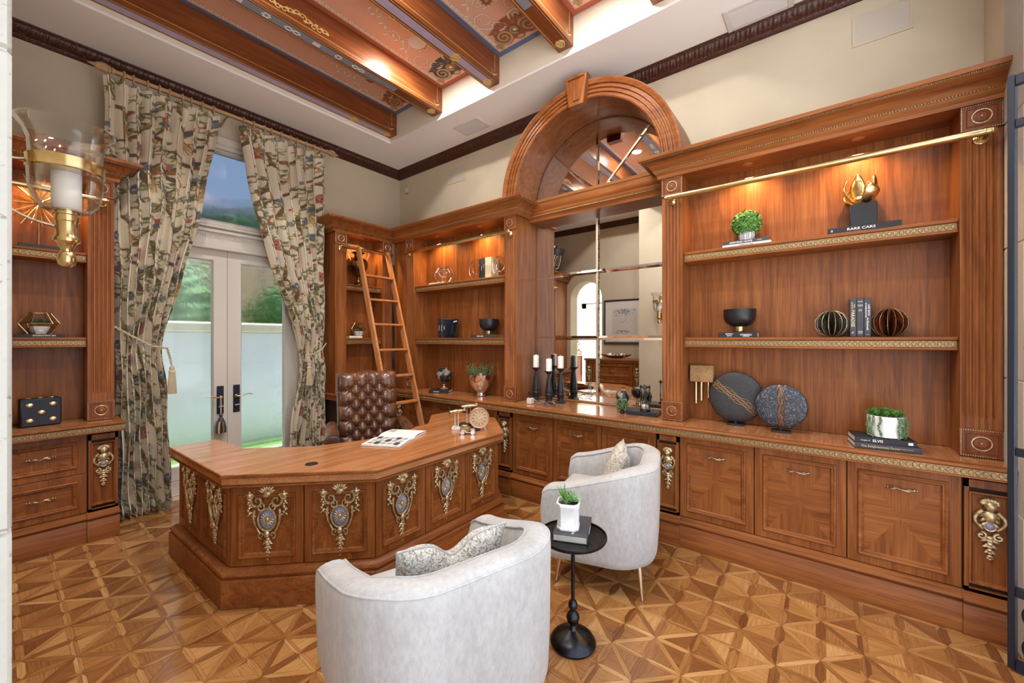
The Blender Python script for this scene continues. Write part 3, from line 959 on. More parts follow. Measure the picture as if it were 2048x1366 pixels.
MB().box(1.5, 12, 15, 20, -.12, 4.6).build('house_wall', MAT['house_pink'], hp)
MB().prism([(1.0, 4.6), (12.5, 4.6), (6.7, 6.2)], -20.3, -14.6, F=lambda x, z, y: (x, -y, z)).build('roof', MAT['house_pink'], hp)
# ---------------------------------------------------------------- gilt mounts (local: x right, y up, z out)
def spiral(cx, cy, r, a0, turns, sg, z=.006, n=16, k=.85):
    return [(cx + r * (1 - k * t) * math.cos(a0 + sg * turns * 2 * PI * t), cy + r * (1 - k * t) * math.sin(a0 + sg * turns * 2 * PI * t), z) for t in [i / n for i in range(n + 1)]]
def leaf3(mb, x, y, ang, L, w, z=.006, h=.006, m=0):
    mb.ball((0, 0, 0), (L / 2, w / 2, h), 7, 4, m=m, M=Matrix.Translation((x + math.cos(ang) * L / 2, y + math.sin(ang) * L / 2, z)) @ Matrix.Rotation(ang, 4, 'Z'))
def cartouche_mesh():
    mb = MB()
    for i in range(7):                                     # shell crest
        a = PI / 2 + (i - 3) * .38
        leaf3(mb, 0, .118, a, .05, .017, .010, .009)
    mb.ball((0, .118, .012), (.022, .018, .012), 10, 6)
    for sg in (1, -1):
        mb.tube(spiral(sg * .045, .085, .034, PI / 2 - sg * .4, 1.3, -sg, .010), [.0085 - .004 * i / 16 for i in range(17)], 6)
        mb.tube(spiral(sg * .030, .055, .022, PI / 2, 1.2, sg, .010), .005, 6)
        mb.ball((sg * .082, .112, .010), (.015, .015, .012), 9, 6)
        for q in range(5): leaf3(mb, sg * .082, .112, q * 2 * PI / 5 + .3, .022, .012, .010, .006)
        for q in range(6):                                 # drops at both sides
            mb.ball((sg * (.084 + .004 * math.sin(q * 2)), .092 - q * .013, .008), (.0095 - q * .0006, .009, .008), 7, 5)
            leaf3(mb, sg * .084, .09 - q * .013, -PI / 2 + sg * (.9 if q % 2 else -.9), .02, .009, .006, .005)
        mb.tube([(sg * (.060 - .028 * t + .014 * math.sin(PI * t)), .045 - .115 * t, .008) for t in [i / 10 for i in range(11)]], [.0075 - .003 * i / 10 for i in range(11)], 6)
        mb.tube(spiral(sg * .026, -.075, .017, -PI / 2, 1.1, sg, .008, 12), .0045, 6)
        leaf3(mb, sg * .05, .01, sg * .3 + (0 if sg > 0 else PI), .03, .014, .006)
    mb.tube([(.042 * math.cos(a), -.004 + .052 * math.sin(a), .009) for a in [i * 2 * PI / 28 for i in range(28)]], .0055, 6, closed=True)
    mb.ball((0, -.004, .002), (.038, .048, .006), 16, 6, m=1)
    for q in range(14):
        a = q * 2 * PI / 14
        leaf3(mb, .009 * math.cos(a), -.004 + .009 * math.sin(a), a, .026, .006, .008, .003)
    mb.ball((0, -.004, .009), (.010, .012, .005), 9, 5)
    mb.ball((0, -.072, .010), (.014, .018, .010), 9, 6)
    y = -.095
    for q in range(9):                                     # tapering drop below
        s_ = 1 - q * .085
        mb.ball((.002 * (-1) ** q, y, .007), (.013 * s_, .010 * s_, .009 * s_), 8, 5)
        for sg in (1, -1): leaf3(mb, 0, y, -PI / 2 + sg * (1.15 if q % 2 else .75), .032 * s_, .013 * s_, .005, .005)
        y -= .0135 * (1 - q * .04)
    mb.ball((0, y - .004, .004), (.003, .012, .003), 6, 4)
    return mb.mesh('gilt_cartouche', [MAT['gilt'], MAT['enamel_blue']], 60)
def cherub_mesh():
    mb = MB()
    for i in range(8): mb.ball((.020 * math.cos(PI * i / 7), .108 + .012 * math.sin(PI * i / 7), .012), (.010, .011, .010), 7, 5)
    mb.ball((0, .098, .016), (.018, .021, .018), 12, 8)
    mb.ball((0, .094, .033), (.004, .006, .004), 6, 4)
    for sg in (1, -1):
        mb.ball((sg * .007, .101, .031), (.003, .002, .002), 6, 4)
        mb.tube([(sg * (.020 + .022 * math.sin(PI * t)), .075 - .075 * t, .009) for t in [i / 9 for i in range(10)]], [.008 - .003 * i / 9 for i in range(10)], 6)
        mb.tube(spiral(sg * .024, -.028, .016, PI / 2, 1.2, sg, .009, 12), .005, 6)
        for q in range(3): leaf3(mb, sg * .008, .07 - q * .02, -PI / 2 + sg * .7, .03, .013, .008)
    mb.ball((0, .055, .010), (.022, .026, .016), 10, 7)
    mb.ball((0, .012, .010), (.013, .014, .008), 12, 6, m=1)
    mb.tube([(.016 * math.cos(a), .012 + .017 * math.sin(a), .010) for a in [i * 2 * PI / 18 for i in range(18)]], .004, 5, closed=True)
    y = -.035
    for q in range(8):
        s_ = 1 - q * .09
        mb.ball((0, y, .008), (.013 * s_, .010 * s_, .009 * s_), 8, 5)
        for sg in (1, -1): leaf3(mb, 0, y + .006, -PI / 2 + sg * (1.2 if q % 2 else .7), .034 * s_, .014 * s_, .006, .005)
        y -= .0125
    return mb.mesh('gilt_cherub', [MAT['gilt'], MAT['enamel_blue']], 60)
CART = cartouche_mesh(); CHER = cherub_mesh()
def mount(me, name, F, u, n, z, parent, sc=1.0, sx=1.0):
    o_, a_, b_ = Vector(F(u, n, z)), Vector(F(u + 1, n, z)), Vector(F(u, n + 1, z))
    ex, en = (a_ - o_), (b_ - o_)
    if ex.cross(Vector((0, 0, 1))).dot(en) < 0: ex = -ex
    M = basis(o_, ex, (0, 0, 1), en) @ Matrix.Diagonal((sc * sx, sc, sc, 1))
    o = link(name, me, parent); o.matrix_local = PM[parent.name].inverted() @ M
    return o

# ---------------------------------------------------------------- joinery
def eggs(mb, F, u0, u1, n, z, h=.028, pitch=.026, dep=.006, m=0):
    k = max(1, int(round((u1 - u0) / pitch))); p = (u1 - u0) / k
    mb.box(u0, u1, n - .002, n + .0016, z - h * .5, z + h * .5, 0, m, F=F)
    for i in range(k):
        u = u0 + (i + .5) * p
        vs = []; a = p * .44; b = h * .48
        for t, dd in ((1.0, 0.0), (.72, .8), (0, 1.0)):
            if t == 0: vs.append(F(u, n + dep, z))
            else:
                for q in range(8):
                    an = q * PI / 4; vs.append(F(u + a * t * math.cos(an), n + dep * dd, z + b * t * math.sin(an)))
        fs = [[q, (q + 1) % 8, 8 + (q + 1) % 8, 8 + q] for q in range(8)] + [[8 + q, 8 + (q + 1) % 8, 16] for q in range(8)]
        mb.add(vs, fs, m)
        du = p * .5
        mb.add([F(u + du - p * .07, n, z + b), F(u + du + p * .07, n, z + b), F(u + du, n + dep * .7, z), F(u + du, n, z - b)], [(0, 1, 2), (1, 3, 2), (3, 0, 2)], m)
    return mb
def extrude_u(mb, F, prof, u0, u1, m=0):
    k = len(prof); vs = [F(u, n, z) for u in (u0, u1) for n, z in prof]
    fs = [[i, (i + 1) % k, k + (i + 1) % k, k + i] for i in range(k)] + [list(range(k)), list(range(k, 2 * k))]
    return mb.add(vs, fs, m)
def rosette_block(F, root, ua, ub, z0, z1, n):
    b = MB().box(ua, ub, n - .015, n + .010, z0, z1, .002, F=F).build('rosette_block', MAT['cherry_red'], root)
    mb = MB(); e = .006; p = .0085
    w = ub - ua
    nu = int((w - 2 * e) / p); nz = int((z1 - z0 - 2 * e) / p)
    for i in range(nu + 1):
        for z in (z0 + e, z1 - e): mb.ball(F(ua + e + i * (w - 2 * e) / nu, n + .010, z), .0033, 5, 4)
    for i in range(1, nz):
        for u in (ua + e, ub - e): mb.ball(F(u, n + .010, z0 + e + i * (z1 - z0 - 2 * e) / nz), .0033, 5, 4)
    mb.build('beaded_border', MAT['gilt'], b)
    uc, zc = (ua + ub) / 2, (z0 + z1) / 2
    MB().rings(F, ua + .022, ub - .022, z0 + .022, z1 - .022, [(0, n + .0095), (.002, n + .013), (.005, n + .0095)]).build('inset_line', MAT['cherry_red'], b)
    mb = MB()
    for r, t in ((.036, .0032), (.011, .002)):
        mb.tube([F(uc + r * math.cos(a), n + .012, zc + r * math.sin(a)) for a in [q * 2 * PI / 24 for q in range(24)]], t, 6, closed=True)
    mb.ball(F(uc, n + .016, zc), .005, 8, 6)
    mb.build('rosette', MAT['gilt'], b)
    d = MB(); pr = [(.033, .010), (.028, .013), (.020, .017), (.012, .016), (.0, .018)]; vs = []
    for r, h in pr:
        for q in range(20): vs.append(F(uc + r * math.cos(q * PI / 10), n + h - .001, zc + r * math.sin(q * PI / 10)))
    d.add(vs, [[i * 20 + q, i * 20 + (q + 1) % 20, i * 20 + 20 + (q + 1) % 20, i * 20 + 20 + q] for i in range(len(pr) - 1) for q in range(20)])
    d.build('rosette_dish', MAT['cherry_red'], b)
def pilaster(F, root, ua, ub, z0=.87, z1=2.75, n=.39, nf=5):
    mb = MB().box(ua, ub, .02, n - .010, z0, z1, F=F)
    us = [(ua, 0)]; w = ub - ua; mar = w * .10; fw = (w - 2 * mar) / nf
    for k in range(nf):
        s0 = ua + mar + k * fw
        us.append((s0 + fw * .14, 0))
        for q in range(1, 6): us.append((s0 + fw * (.14 + .72 * q / 6), math.sin(PI * q / 6)))
        us.append((s0 + fw * .86, 0))
    us.append((ub, 0))
    rows = [(z0, 0), (z0 + .205, 0), (z0 + .222, 1), (z1 - .185, 1), (z1 - .168, 0), (z1, 0)]
    vs = [F(u, n - .009 * d * g, z) for z, g in rows for u, d in us]; k = len(us)
    mb.add(vs, [[r * k + i, r * k + i + 1, (r + 1) * k + i + 1, (r + 1) * k + i] for r in range(len(rows) - 1) for i in range(k - 1)])
    for u in (ua, ub): mb.add([F(u, n - .010, z0), F(u, n, z0), F(u, n, z1), F(u, n - .010, z1)], [(0, 1, 2, 3)])
    p = mb.build('pilaster', MAT['cherry_z'], root)
    rosette_block(F, root, ua - .004, ub + .004, z0 + .001, z0 + .150, n)
    rosette_block(F, root, ua - .002, ub + .002, z1 - .142, z1 - .001, n)
    return p
CROWN = [(.0, 2.745), (.028, 2.745), (.030, 2.768), (.036, 2.774), (.042, 2.784), (.050, 2.792), (.054, 2.806), (.060, 2.812), (.068, 2.824), (.084, 2.842), (.106, 2.856), (.122, 2.862), (.124, 2.869), (.140, 2.872), (.145, 2.880), (.145, 2.896), (.0, 2.896)]
def crown(root, path, side, segs, closed_top=None):
    c = MB().sweep(path, CROWN, side, segs).build('cornice', MAT['cherry_y'], root)
    mb = MB(); mb2 = MB()
    P = [Vector(p) for p in path]
    def pt(i, p):
        def nr(a, b): d = (b - a).normalized(); return Vector((d.y, -d.x)) * side
        n1 = nr(P[i - 1], P[i]) if i > 0 else nr(P[i], P[i + 1]); n2 = nr(P[i], P[i + 1]) if i < len(P) - 1 else n1
        return P[i] + (n1 + n2) / (1 + n1.dot(n2)) * p
    for i in segs:
        for p, z, r, st, M_ in ((.052, 2.800, .0062, .013, mb), (.131, 2.868, .0034, .008, mb2)):
            a, b = pt(i, p), pt(i + 1, p); L = (b - a).length; k = int(L / st)
            for q in range(k):
                v = a + (b - a) * ((q + .5) / k); d = (b - a) / L
                M_.ball((0, 0, 0), (st * .52, r, r), 6, 4, M=Matrix.Translation((v.x, v.y, z)) @ Matrix.Rotation(math.atan2(d.y, d.x), 4, 'Z') @ Matrix.Rotation(.5 if st > .01 else 0, 4, 'X') @ Matrix.Rotation(.55 if st > .01 else 0, 4, 'Y'))
    mb.build('gilt_rope', MAT['gilt_trim'], c); mb2.build('gilt_bead', MAT['gilt_trim'], c)
def shelf(F, root, u0, u1, zt, mat='cherry_y'):
    s_ = MB()
    prof = [(.165, zt), (.358, zt), (.365, zt - .004), (.365, zt - .018), (.358, zt - .022), (.353, zt - .026), (.353, zt - .060), (.360, zt - .064), (.360, zt - .074), (.35, zt - .078), (.165, zt - .078)]
    o = extrude_u(s_, F, prof, u0, u1).build('shelf', MAT[mat], root)
    eggs(MB(), F, u0 + .004, u1 - .004, .353, zt - .042, .034).build('carved_edge', MAT['gilt_trim'], o)
    return o
def puck(F, root, u, n, z, power=24, spot=True):
    c = F(u, n, z)
    MB().lathe([(.030, -.004), (.034, -.001), (.034, .002), (.026, .002), (.024, -.001)], 20, c).build('lamp_ring', MAT['gilt_trim'], root)
    MB().lathe([(.0, -.0012), (.024, -.0012), (.024, .003), (0, .003)], 16, c).build('lamp_lens', MAT['lamp_warm'], root)
    l = bpy.data.lights.new('puck_lamp', 'SPOT'); l.energy = power; l.color = (1.0, .62, .28); l.spot_size = R(150); l.spot_blend = .7; l.shadow_soft_size = .02
    o = bpy.data.objects.new('puck_lamp', l); C.objects.link(o); o.parent = root
    o.location = PM[root.name].inverted() @ Vector((c[0], c[1], c[2] - .008))
def rail(F, root, u0, u1, z=2.575, n=.455):
    r = MB().tube([F(u0 - .02, n, z), F(u1 + .02, n, z)], .020, 14)
    ob = r.build('library_rail', MAT['brass'], root)
    for u in (u0, u1):
        mb = MB()
        mb.tube([F(u, .385, z - .012), F(u, n - .005, z - .004)], [.010, .008], 8)
        o_ = Vector(F(u, .39, z - .012)); en = Vector(F(u, 1.39, z - .012)) - o_; ex = Vector(F(u + 1, .39, z - .012)) - o_
        mb.lathe([(.030, 0), (.030, .006), (.020, .010), (.012, .022)], 16, M=basis(o_, ex, (0, 0, 1), en))
        mb.ball(F(u, n, z), .021, 12, 8)
        sg = -1 if u == u0 else 1
        mb.ball(F(u + sg * .028, n, z), .017, 10, 6)
        mb.build('rail_bracket', MAT['brass'], ob)
def handle(F, u, n, z, parent, L=.105):
    mb = MB()
    for sg in (1, -1):
        mb.tube([F(u + sg * L / 2 * t, n + .004 + .020 * math.cos(t * PI / 2) ** .6 if t < 1 else n + .004, z + .006 * sg * math.sin(t * PI)) for t in [i / 8 for i in range(9)]], [.0035 + .0022 * abs(math.sin(i * 1.1)) for i in range(9)], 7)
        mb.ball(F(u + sg * L / 2, n + .004, z), .0085, 8, 5)
        mb.ball(F(u + sg * (L / 2 + .012), n + .003, z), .005, 7, 4)
    mb.tube([F(u - L * .42 + L * .84 * t, n + .022, z + .004 * math.sin(t * 12)) for t in [i / 12 for i in range(13)]], .0026, 6)
    mb.build('handle', MAT['bronze'], parent)
def door(F, root, u0, u1, z0, z1, n=.54, hz=None, name='door', fw=.045, veneer=True, no_handle=False):
    g = .0025; u0 += g; u1 -= g
    d = MB().rings(F, u0, u1, z0, z1, [(0, n - .022), (0, n - .002), (.002, n), (fw, n), (fw, n - .004)]).build(name, MAT['cherry_z'], root)
    MB().rings(F, u0, u1, z0, z1, [(fw, n - .004), (fw + .002, n + .006), (fw + .007, n + .009), (fw + .013, n + .006), (fw + .016, n + .002), (fw + .022, n + .003), (fw + .026, n - .003), (fw + .030, n - .009)]).build('panel_moulding', MAT['cherry_y'], d)
    mb = MB(); t = fw + .030; n2 = n - .009
    mb.rings(F, u0, u1, z0, z1, [(t - .002, n2 - .006), (t, n2)], fill=(0, 1) if veneer else 0)
    mb.build('veneer_panel', [MAT['cherry_z'], MAT['cherry_y' if F is FA or F is FL else 'cherry_x']], d, smooth=0)
    if not no_handle: handle(F, (u0 + u1) / 2, n - .006 if hz is None else n - .006, hz if hz else z0 + (z1 - z0) * .78, d)
    return d
def mount_panel(F, root, u0, u1, z0=.235, z1=.775, n=.545):
    d = MB().rings(F, u0, u1, .211, .80, [(0, n - .04), (0, n), (.016, n)]).box(u0, u1, n - .03, n, .211, z0, F=F).box(u0, u1, n - .03, n, z1 - .03, .80, F=F).build('pilaster_panel', MAT['cherry_z'], root)
    MB().rings(F, u0 + .014, u1 - .014, z0 + .02, z1 - .05, [(0, n), (.002, n + .006), (.008, n + .006), (.012, n - .002), (.018, n - .012)], fill=0).build('panel_moulding', MAT['cherry_z'], d)
    mount(CHER, 'gilt_mount', F, (u0 + u1) / 2, n - .010, .545, d, 1.22)
    return d
PLINTH = [(.40, 0), (.57, 0), (.57, .148), (.566, .154), (.560, .158), (.572, .166), (.577, .176), (.574, .187), (.564, .194), (.552, .197), (.550, .204), (.540, .211), (.40, .211)]
def plinth(F, root, u0, u1, dn=0.0):
    extrude_u(MB(), F, [(n + (dn if n > .45 else 0), z) for n, z in PLINTH], u0, u1).build('plinth', MAT['cherry_y' if F is FA or F is FL else 'cherry_x'], root)
def base_cabinet(F, name, label, u0, u1, items, plinths):
    root = thing(name, label, 'cabinet', F((u0 + u1) / 2, .2, 0), 0, 'built-in base cabinets')
    MB().box(u0, u1, .01, .522, .10, .80, F=F).build('carcass', MAT['gap_shade_backing'], root)  # carcass painted dark for the shade between doors
    for it in items:
        if it[0] == 'door': door(F, root, it[1], it[2], .216, .797, hz=.675)
        elif it[0] == 'drawer': door(F, root, it[1], it[2], it[3], it[4], name='drawer', hz=(it[3] + it[4]) / 2 + .01)
        else: mount_panel(F, root, it[1], it[2])
    for a, b, dn in plinths: plinth(F, root, a, b, dn)
    return root

# --- base cabinets
base_cabinet(FA, 'base_cabinet', 'three-door base cabinet under the wide open bookcase on the right', -.752, .993,
             [('mount', -.745, -.572), ('door', -.566, -.108), ('door', -.108, .360), ('door', .360, .828), ('mount', .834, .988)], [(-.752, -.562, .014), (-.562, .818, 0), (.818, .993, .014)])
base_cabinet(FA, 'base_cabinet', 'three-door base cabinet under the tall mirror', .993, 2.372, [('door', .997, 1.443), ('door', 1.443, 1.915), ('door', 1.915, 2.368)], [(.993, 2.372, 0)])
base_cabinet(FA, 'base_cabinet', 'base cabinet in the corner under the bookcase with the globe', 2.372, 4.28,
             [('mount', 2.378, 2.552), ('door', 2.558, 3.015), ('door', 3.015, 3.495), ('door', 3.495, 4.035), ('mount', 4.04, 4.20)], [(2.372, 2.565, .014), (2.565, 4.03, 0), (4.03, 4.21, .014), (4.21, 4.28, 0)])
base_cabinet(FB, 'base_cabinet', 'narrow base cabinet behind the ladder beside the curtain', 2.395, 3.03, [('mount', 2.40, 2.555), ('door', 2.56, 3.028)], [(2.395, 2.565, .014), (2.565, 3.03, 0)])
base_cabinet(FB, 'base_cabinet', 'two-drawer base cabinet left of the patterned curtains', -.60, .59,
             [('drawer', -.02, .421, .508, .797), ('drawer', -.02, .421, .216, .504), ('mount', .427, .585), ('door', -.59, -.03)], [(-.60, .418, 0), (.418, .59, .014)])
# --- worktops
def worktop(label, poly, path, side, eggsegs):
    w = thing('worktop', label, 'worktop', (poly[0][0], poly[0][1], .80), 0, 'carved edge worktops')
    MB().prism(poly, .803, .868).build('slab', MAT['desk_wood_lit'], w)
    prof = [(-.06, .8695), (-.004, .870), (0, .866), (0, .856), (-.006, .850), (-.012, .848), (-.012, .812), (-.006, .809), (-.006, .803), (-.014, .800), (-.06, .800)]
    e = MB().sweep(path, prof, side).build('moulded_edge', MAT['cherry_y'], w)
    mb = MB()
    for a, b in eggsegs:
        d = Vector(b) - Vector(a); F = frame(a, d) if side == 1 else (lambda u, n, z, G=frame(a, d): G(u, -n, z))
        eggs(mb, F, .006, d.length - .006, -.012, .830, .034, .025)
    mb.build('carved_band', MAT['gilt_trim'], e)
    return w
cx, cy = XA - .61, YB - .61
worktop('long wooden worktop with carved edge along the mirror and bookcases', [(XA - .01, -.752), (cx + .02, -.752), (cx + .02, cy + .02), (2.36, cy + .02), (2.36, YB - .01), (XA - .01, YB - .01)], [(cx, -.752), (cx, cy), (2.34, cy), (2.34, YB - .02)], -1, [((cx, -.752), (cx, cy)), ((cx, cy), (2.34, cy))])
worktop('short wooden worktop with carved edge under the black dice block', [(-.6, YB - .01), (-.6, cy + .02), (.602, cy + .02), (.602, YB - .01)], [(-.6, cy), (.622, cy), (.622, YB - .02)], 1, [((-.6, cy), (.622, cy))])
# --- bookcases
def bookcase(F, label, niche, pil, panels, crownargs, rails, lights, lamp_n=.30):
    u0, u1 = niche
    root = thing('bookcase', label, 'bookcase', F((u0 + u1) / 2, .2, .87), 0, 'built-in cherry bookcases')
    hm = 'cherry_y' if F is FA else 'cherry_x'
    MB().box(u0 - .02, u1 + .02, .02, .168, .87, 2.76, F=F).build('back_panel', MAT['cherry_z'], root)
    for a, b in pil: pilaster(F, root, a, b)
    for a, b, n in panels: MB().box(a, b, .02, n, .87, 2.75, .002, F=F).build('side_panel', MAT['cherry_z'], root)
    MB().box(u0, u1, .16, .385, 2.752, 2.79, .001, F=F).build('top_board', MAT[hm], root)
    us = [a for a, b in pil] + [b for a, b in pil] + [q for p in panels for q in p[:2]]
    MB().box(min(us), max(us), .02, .39, 2.75, 2.885, F=F).build('frieze', MAT[hm], root)
    for z in (1.513, 2.163): shelf(F, root, u0 + .002, u1 - .002, z, hm)
    crown(root, *crownargs)
    if rails: rail(F, root, *rails)
    for u in lights: puck(F, root, u, lamp_n, 2.7488)
    return root
bookcase(FA, 'wide open bookcase on the right with black bowl and pleated balls', (-.585, .847), [(-.738, -.585), (.847, 1.0)], [], ([(XA, 1.0), (3.21, 1.0), (3.21, -.750)], 1, [0, 1]), (-.66, .925), (-.17, .43))
bookcase(FA, 'open bookcase between ladder and mirror with globe and silver planter', (2.585, 4.05), [(2.44, 2.585), (4.05, 4.195)], [(4.195, 4.46, .372)], ([(3.21, 4.46), (3.21, 2.44), (XA, 2.44)], 1, [0, 1]), (2.51, 4.12), (3.02, 3.72))
bookcase(FB, 'narrow corner bookcase behind the ladder with a bronze urn', (2.554, 3.045), [(2.413, 2.554), (3.045, 3.19)], [], ([(2.413, YB), (2.413, 4.46), (3.21, 4.46)], 1, [0, 1]), (2.485, 3.115), (2.80,))
bookcase(FB, 'bookcase left of the curtains with starburst and dice block', (.04, .438), [(-.11, .04), (.438, .585)], [(-.62, -.11, .37)], ([(XL, 4.46), (.585, 4.46), (.585, YB)], 1, [0, 1]), (-.035, .512), (.24,))

# ---------------------------------------------------------------- arched mirror
am = thing('arched_mirror', 'tall arched mirror in fluted wood trim over the worktop', 'mirror', FA(1.72, .02, .87))
def inset(poly, d):
    n = len(poly); P = [Vector(p) for p in poly]; out = []
    ar = sum(P[i].x * P[(i + 1) % n].y - P[(i + 1) % n].x * P[i].y for i in range(n)); sg = 1 if ar > 0 else -1
    L = []
    for i in range(n):
        dd = (P[(i + 1) % n] - P[i]).normalized(); nn = Vector((-dd.y, dd.x)) * sg; L.append((P[i] + nn * d, dd))
    for i in range(n):
        (p, a), (q, b) = L[i - 1], L[i]; den = a.x * b.y - a.y * b.x
        if abs(den) < 1e-6: out.append(tuple(q)); continue
        s_ = ((q.x - p.x) * b.y - (q.y - p.y) * b.x) / den; out.append(tuple(p + a * s_))
    return out
def pane(poly, bw=.020):
    inn = inset(poly, bw); n = len(poly)
    vs = [FA(u, .027, z) for u, z in poly] + [FA(u, .0305, z) for u, z in inn] + [FA(u, .02, z) for u, z in poly]
    fs = [[i, (i + 1) % n, n + (i + 1) % n, n + i] for i in range(n)] + [list(range(n, 2 * n))] + [[i, (i + 1) % n, 2 * n + (i + 1) % n, 2 * n + i] for i in range(n)]
    MB().add(vs, fs).build('mirror_pane', MAT['mirror'], am, smooth=0)
MU0, MU1, MC = 1.002, 2.438, 1.72
for z0, z1 in ((.872, 1.510), (1.511, 2.153), (2.154, 2.76)):
    for a, b in ((MU0, MC - .0005), (MC + .0005, MU1)): pane([(a, z0), (b, z0), (b, z1), (a, z1)])
AR, AO, AZ = .718, .872, 2.90
for k in range(4):
    a0, a1 = k * PI / 4, (k + 1) * PI / 4
    pane([(MC, 2.88)] + [(MC + AR * math.cos(a), 2.88 + AR * math.sin(a) + (.02 if 0 < a < PI else 0)) for a in [a0 + (a1 - a0) * i / 8 for i in range(9)]], .016)
MB().box(MU0 - .01, MU1 + .01, .0, .018, .87, 2.95, F=FA).build('backing', MAT['gap_shade_backing'], am)
# header across the opening
hp_ = [(.03, 2.710), (.170, 2.710), (.172, 2.735), (.178, 2.745), (.186, 2.752), (.190, 2.770), (.196, 2.778), (.196, 2.800), (.206, 2.812), (.214, 2.835), (.216, 2.880), (.224, 2.886), (.226, 2.908), (.03, 2.908)]
h_ = extrude_u(MB(), FA, hp_, MU0 - .002, MU1 + .002).build('header', MAT['cherry_y'], am)
mb = MB(); mb2 = MB()
for i in range(120): mb.ball(FA(MU0 + .006 + i * .012, .190, 2.762), (.0062, .0062, .0062), 6, 4)
for i in range(190): mb2.ball(FA(MU0 + .004 + i * .00755, .224, 2.882), .0033, 5, 4)
mb.build('gilt_rope', MAT['gilt_trim'], h_); mb2.build('gilt_bead', MAT['gilt_trim'], h_)
# fluted archivolt
prof = [(AR, .03), (AR, .402), (.728, .410), (.738, .410), (.742, .398), (.755, .398), (.760, .410), (.773, .410), (.777, .398), (.790, .398), (.795, .410), (.808, .410), (.812, .398), (.826, .398), (.831, .412), (.846, .416), (.858, .424), (.872, .424), (.872, .0)]
NA = 48; vs = []
for i in range(NA + 1):
    a = PI * i / NA
    for r, n in prof: vs.append(FA(MC + r * math.cos(a), n, AZ + r * math.sin(a)))
k = len(prof)
fs = [[i * k + q, (i + 1) * k + q, (i + 1) * k + q + 1, i * k + q + 1] for i in range(NA) for q in range(k - 1)] + [[i for i in range(k)], [NA * k + i for i in range(k)]]
MB().add(vs, fs).build('archivolt', MAT['cherry_y'], am)
ks = MB()
def kpoly(e, n): return [FA(MC - .072 + e, n, 3.555 + e), FA(MC + .072 - e, n, 3.555 + e), FA(MC + .105 - e, n, 3.815 - e), FA(MC - .105 + e, n, 3.815 - e)]
lv = [kpoly(0, .40), kpoly(0, .470), kpoly(.010, .475), kpoly(.022, .475), kpoly(.027, .462), kpoly(.040, .462), kpoly(.044, .470)]
vs = [p for l_ in lv for p in l_]
ks.add(vs, [[i * 4 + q, i * 4 + (q + 1) % 4, i * 4 + 4 + (q + 1) % 4, i * 4 + 4 + q] for i in range(len(lv) - 1) for q in range(4)] + [[24, 25, 26, 27], [0, 1, 2, 3]])
ks.build('keystone', MAT['cherry_z'], am)
# ---------------------------------------------------------------- desk
DP = [(.745, 3.61), (.765, 2.63), (1.355, 2.035), (2.53, 2.045), (2.94, 2.48), (2.94, 3.07), (2.66, 3.08), (2.38, 2.80), (2.05, 2.72), (1.70, 2.72), (1.38, 2.84), (1.06, 3.17), (1.03, 3.61)]
desk = thing('executive_desk', 'large angled cherry desk with gilt mounted panels and carved edge', 'desk', (1.5, 2.6, 0))
def offset_poly(poly, d): return inset(poly, d)
bp = offset_poly(DP, .062)
MB().prism(bp, .02, .672).build('desk_body', MAT['cherry_red'], desk)
tp = offset_poly(DP, .006)
MB().prism(tp, .690, .7452).build('desk_top', MAT['desk_wood_lit'], desk)
ed = MB().sweep(DP, [(-.05, .744), (-.006, .745), (-.001, .742), (0, .738), (0, .728), (-.008, .722), (-.014, .720), (-.014, .684), (-.006, .680), (-.006, .672), (-.02, .665), (-.05, .665)], 1, closed=True).build('moulded_edge', MAT['cherry_x'], desk)
mb = MB()
for i in range(5):
    a, b = Vector(DP[i]), Vector(DP[i + 1]); F = frame(a, b - a)
    eggs(mb, F, .004, (b - a).length - .004, -.014, .702, .034, .025)
mb.build('carved_band', MAT['gilt_trim'], ed)
MB().sweep(DP, [(-.07, 0.001), (0, 0.001), (0, .148), (-.004, .156), (-.012, .160), (-.006, .168), (-.003, .180), (-.008, .190), (-.022, .196), (-.026, .203), (-.036, .208), (-.07, .208)], 1, closed=True).build('plinth', MAT['cherry_x'], desk)
for i, npan in ((0, 2), (1, 2), (2, 3), (3, 1)):
    a, b = Vector(DP[i]), Vector(DP[i + 1]); L = (b - a).length; F = frame(a, b - a)
    u0, u1 = (.05 if i == 0 else .022), L - .022
    for k in range(npan):
        x0, x1 = u0 + (u1 - u0) * k / npan, u0 + (u1 - u0) * (k + 1) / npan
        d = door(F, desk, x0, x1, .212, .660, n=-.046, name='desk_panel', no_handle=True, fw=.042)
        if i < 3: mount(CART, 'gilt_mount', F, (x0 + x1) / 2, -.056, .475, d, 1.22, .92 if npan == 3 or i == 1 else 1.0)
mb = MB().lathe([(.030, .0005), (.036, .0015), (.036, .003), (.029, .003), (.027, -.004)], 24, (1.174, 2.443, .7445))
mb.build('cable_grommet', MAT['gunmetal'], desk)
MB().lathe([(0, .0012), (.028, .0012), (.028, .0)], 20, (1.174, 2.443, .7445)).build('grommet_cap', MAT['black'], desk)

